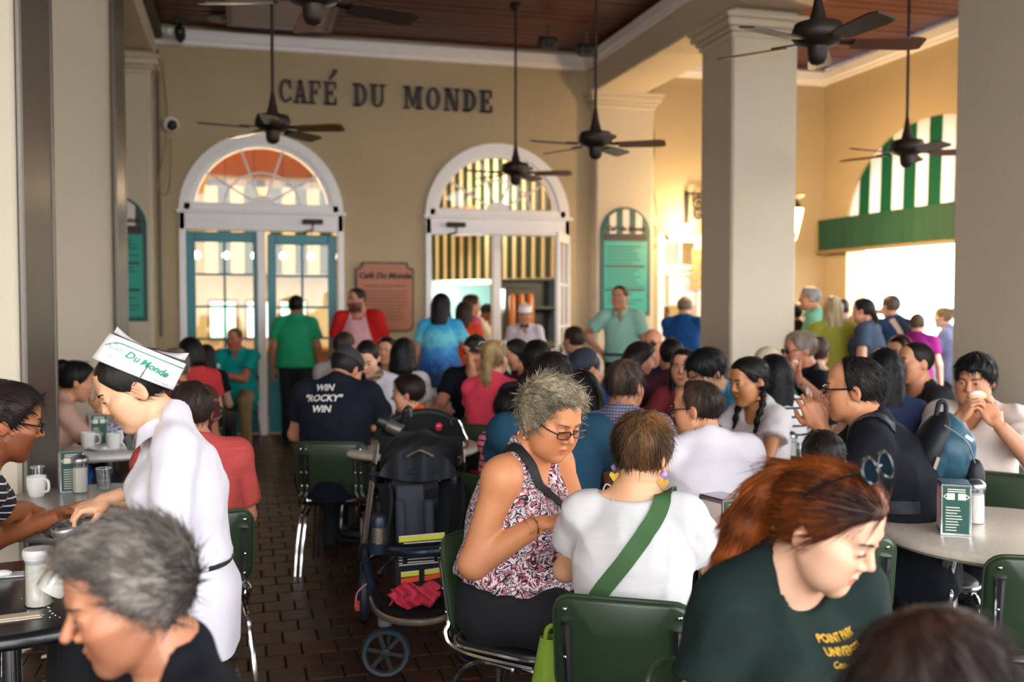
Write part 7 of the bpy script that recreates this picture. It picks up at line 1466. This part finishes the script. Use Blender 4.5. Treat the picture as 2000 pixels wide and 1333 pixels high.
def scarf(I):
    J = I['joints']; fin = J['fin']; m = blotchmat('dark_scarf_cloth', ('1C1F30', '23263A', 'B09070', '1A1D2C', '8A4A3A', '20243A'), 22); b = MB()
    b.tube([fin(J['N']+J['u']*.078*math.cos(a)+J['v']*(.075*math.sin(a)+.01)+J['w']*(.0-.02*math.sin(a))) for a in [2*math.pi*k/20 for k in range(21)]], .030, 8)
    for q in (-1, 1): b.tube([fin(J['N']+J['v']*.08-J['w']*.02+J['u']*q*.03), fin(J['P']+J['w']*.35+J['v']*.15+J['u']*q*.05), fin(J['P']+J['w']*.12+J['v']*.16+J['u']*q*.055)], [.03, .045, .045], 8)
    b.build('scarf', m, I['root'], smooth=True)
I = person('woman in a dark patterned scarf looking down at her phone', 717, 665, 7.1, 192, head=(0, 26, 0), sex='f', skin='D8A488', hair=dict(style='short', c='17120F', th=.008, comb=(0, -.3, 0)), top=dict(c='D8D4DE', neck='crew', sleeve=1., fore=.3), lh=(.02, .30, .86), rh=(-.02, .32, .84), hands=('hold', 'hold'), eyeopen=.25, lipcol=(.8, .4, .4), extra=scarf, chair_label='')
q = held('phone', 'dark smartphone in the hands of the scarf woman', 'phone', I, 1, (-.02, .10, -.04)); MB().box((0, 0, 0), (.07, .008, .14), Matrix.Rotation(-.6, 3, 'X'), ch=.003).build('phone_body', black, q); MB().box((0, .006, .0), (.062, .002, .125), Matrix.Rotation(-.6, 3, 'X')).build('phone_screen', mat('screen_grey', '8A94A8', .2), q)
person('small boy in an orange tee reaching over the table toward the left', 797, 742, 6.3, 285, sex='c', s=.80, skin='D29A78', head=(0, 6, 0), hair=dict(style='short', c='20140F', th=.012), strands=300, top=dict(c='E04A20', neck='crew'), lh='forward', rh='forward', chair_label='')
person('woman with sleek black hair in a white top, back turned, at the back', 788, 662, 7.7, 12, sex='f', skin='D8A88C', eyes=False, hair=dict(style='bob', c='0D0C10', L=.10, th=.018), strands=300, top=dict(c='D9D3D6', neck='boat'), chair_label='green cafe chair under the sleek black haired woman')
person('black haired woman facing the lens behind the sleek black hair', 756, 658, 8.6, 200, sex='f', skin='C98E6C', hair=dict(style='long', c='100E12', L=.2), top=dict(c='1A1A24', neck='crew'), chair_label='')
person('brown haired man in a grey tee behind the dark cap man', 672, 648, 8.3, 24, skin='C08A6C', eyes=False, hair=dict(style='short', c='2E211B'), top=dict(c='A8A09E', neck='crew'), chair_label='')
person('man in a black baseball cap resting his chin on his hand', 928, 655, 7.5, 192, head=(0, 4, 0), skin='C08060', beard=((.4, .3, .28), .5), hair=dict(style='short', c='1A1412'), top=dict(c='10131C', neck='crew'), lh=(.0, .20, 1.08), rh='table', fat=.3, extra=cap_hat('121319'), chair_label='green cafe chair under the black baseball cap man')
person('woman with a blonde ponytail in a coral pink tee, back turned', 966, 664, 6.8, 26, sex='f', skin='DCA488', eyes=False, hair=dict(style='pony', c='8A6A44', c2='C8A878', th=.009, pts=[(0, -.095, .03, .028), (0, -.125, -.03, .034), (0, -.12, -.12, .036), (0, -.11, -.20, .02)]), strands=800, top=dict(c='E2465C', neck='scoop'), lh='table', rh='table', glasses=('E8E4E0', .003, True, (0, -.05, .10)), chair_label='green cafe chair under the blonde ponytail woman')
person('dark haired girl bending her head beside the blonde ponytail', 1008, 662, 8.1, 250, head=(0, 20, 0), sex='f', skin='C88A6C', hair=dict(style='bob', c='1C1214', L=.04), top=dict(c='4A2A30', neck='crew'), chair_label='')
person('black haired person seen from behind between the boy in stripes and the navy cap', 1049, 668, 6.4, 4, skin='A8724E', eyes=False, hair=dict(style='short', c='0F0D0D', th=.022), strands=300, top=dict(c='20222C', neck='crew'), chair_label='green cafe chair under the black hair behind the boy')
# ---- empty chairs that show
def echair(px, py, z, d, facing, label):
    p = at(px, py, d); chair(p[0], p[1], facing+15+math.degrees(math.atan((px-1000)/FPX)), label)
echair(668, 900, .8, 6.0, 12, 'empty green cafe chair with a chrome leg left of the stroller')
echair(655, 850, .8, 7.5, 10, 'green cafe chair one row behind the empty chair by the stroller')
echair(735, 850, .8, 6.9, 195, 'green cafe chair facing the lens behind the pale table')
echair(1795, 1120, .5, 4.22, 160, 'empty dark seated green chair left of the bare round table, facing the lens')
echair(2012, 1240, .5, 3.4, 345, 'dark chair at the right edge before the bare table, its back turned')
echair(1968, 930, .8, 4.5, 186, 'empty green chair behind the bare round table')
echair(1425, 985, .8, 3.9, 350, 'empty green chair behind the back of the white tee')
echair(1565, 830, .8, 6.6, 340, 'empty green chair below the goatee man')
echair(55, 1330, .5, 1.95, 100, 'dark green chair at the black table edge before the grey haired man')
echair(870, 790, .7, 7.2, 300, 'empty green chair near the white trousers')
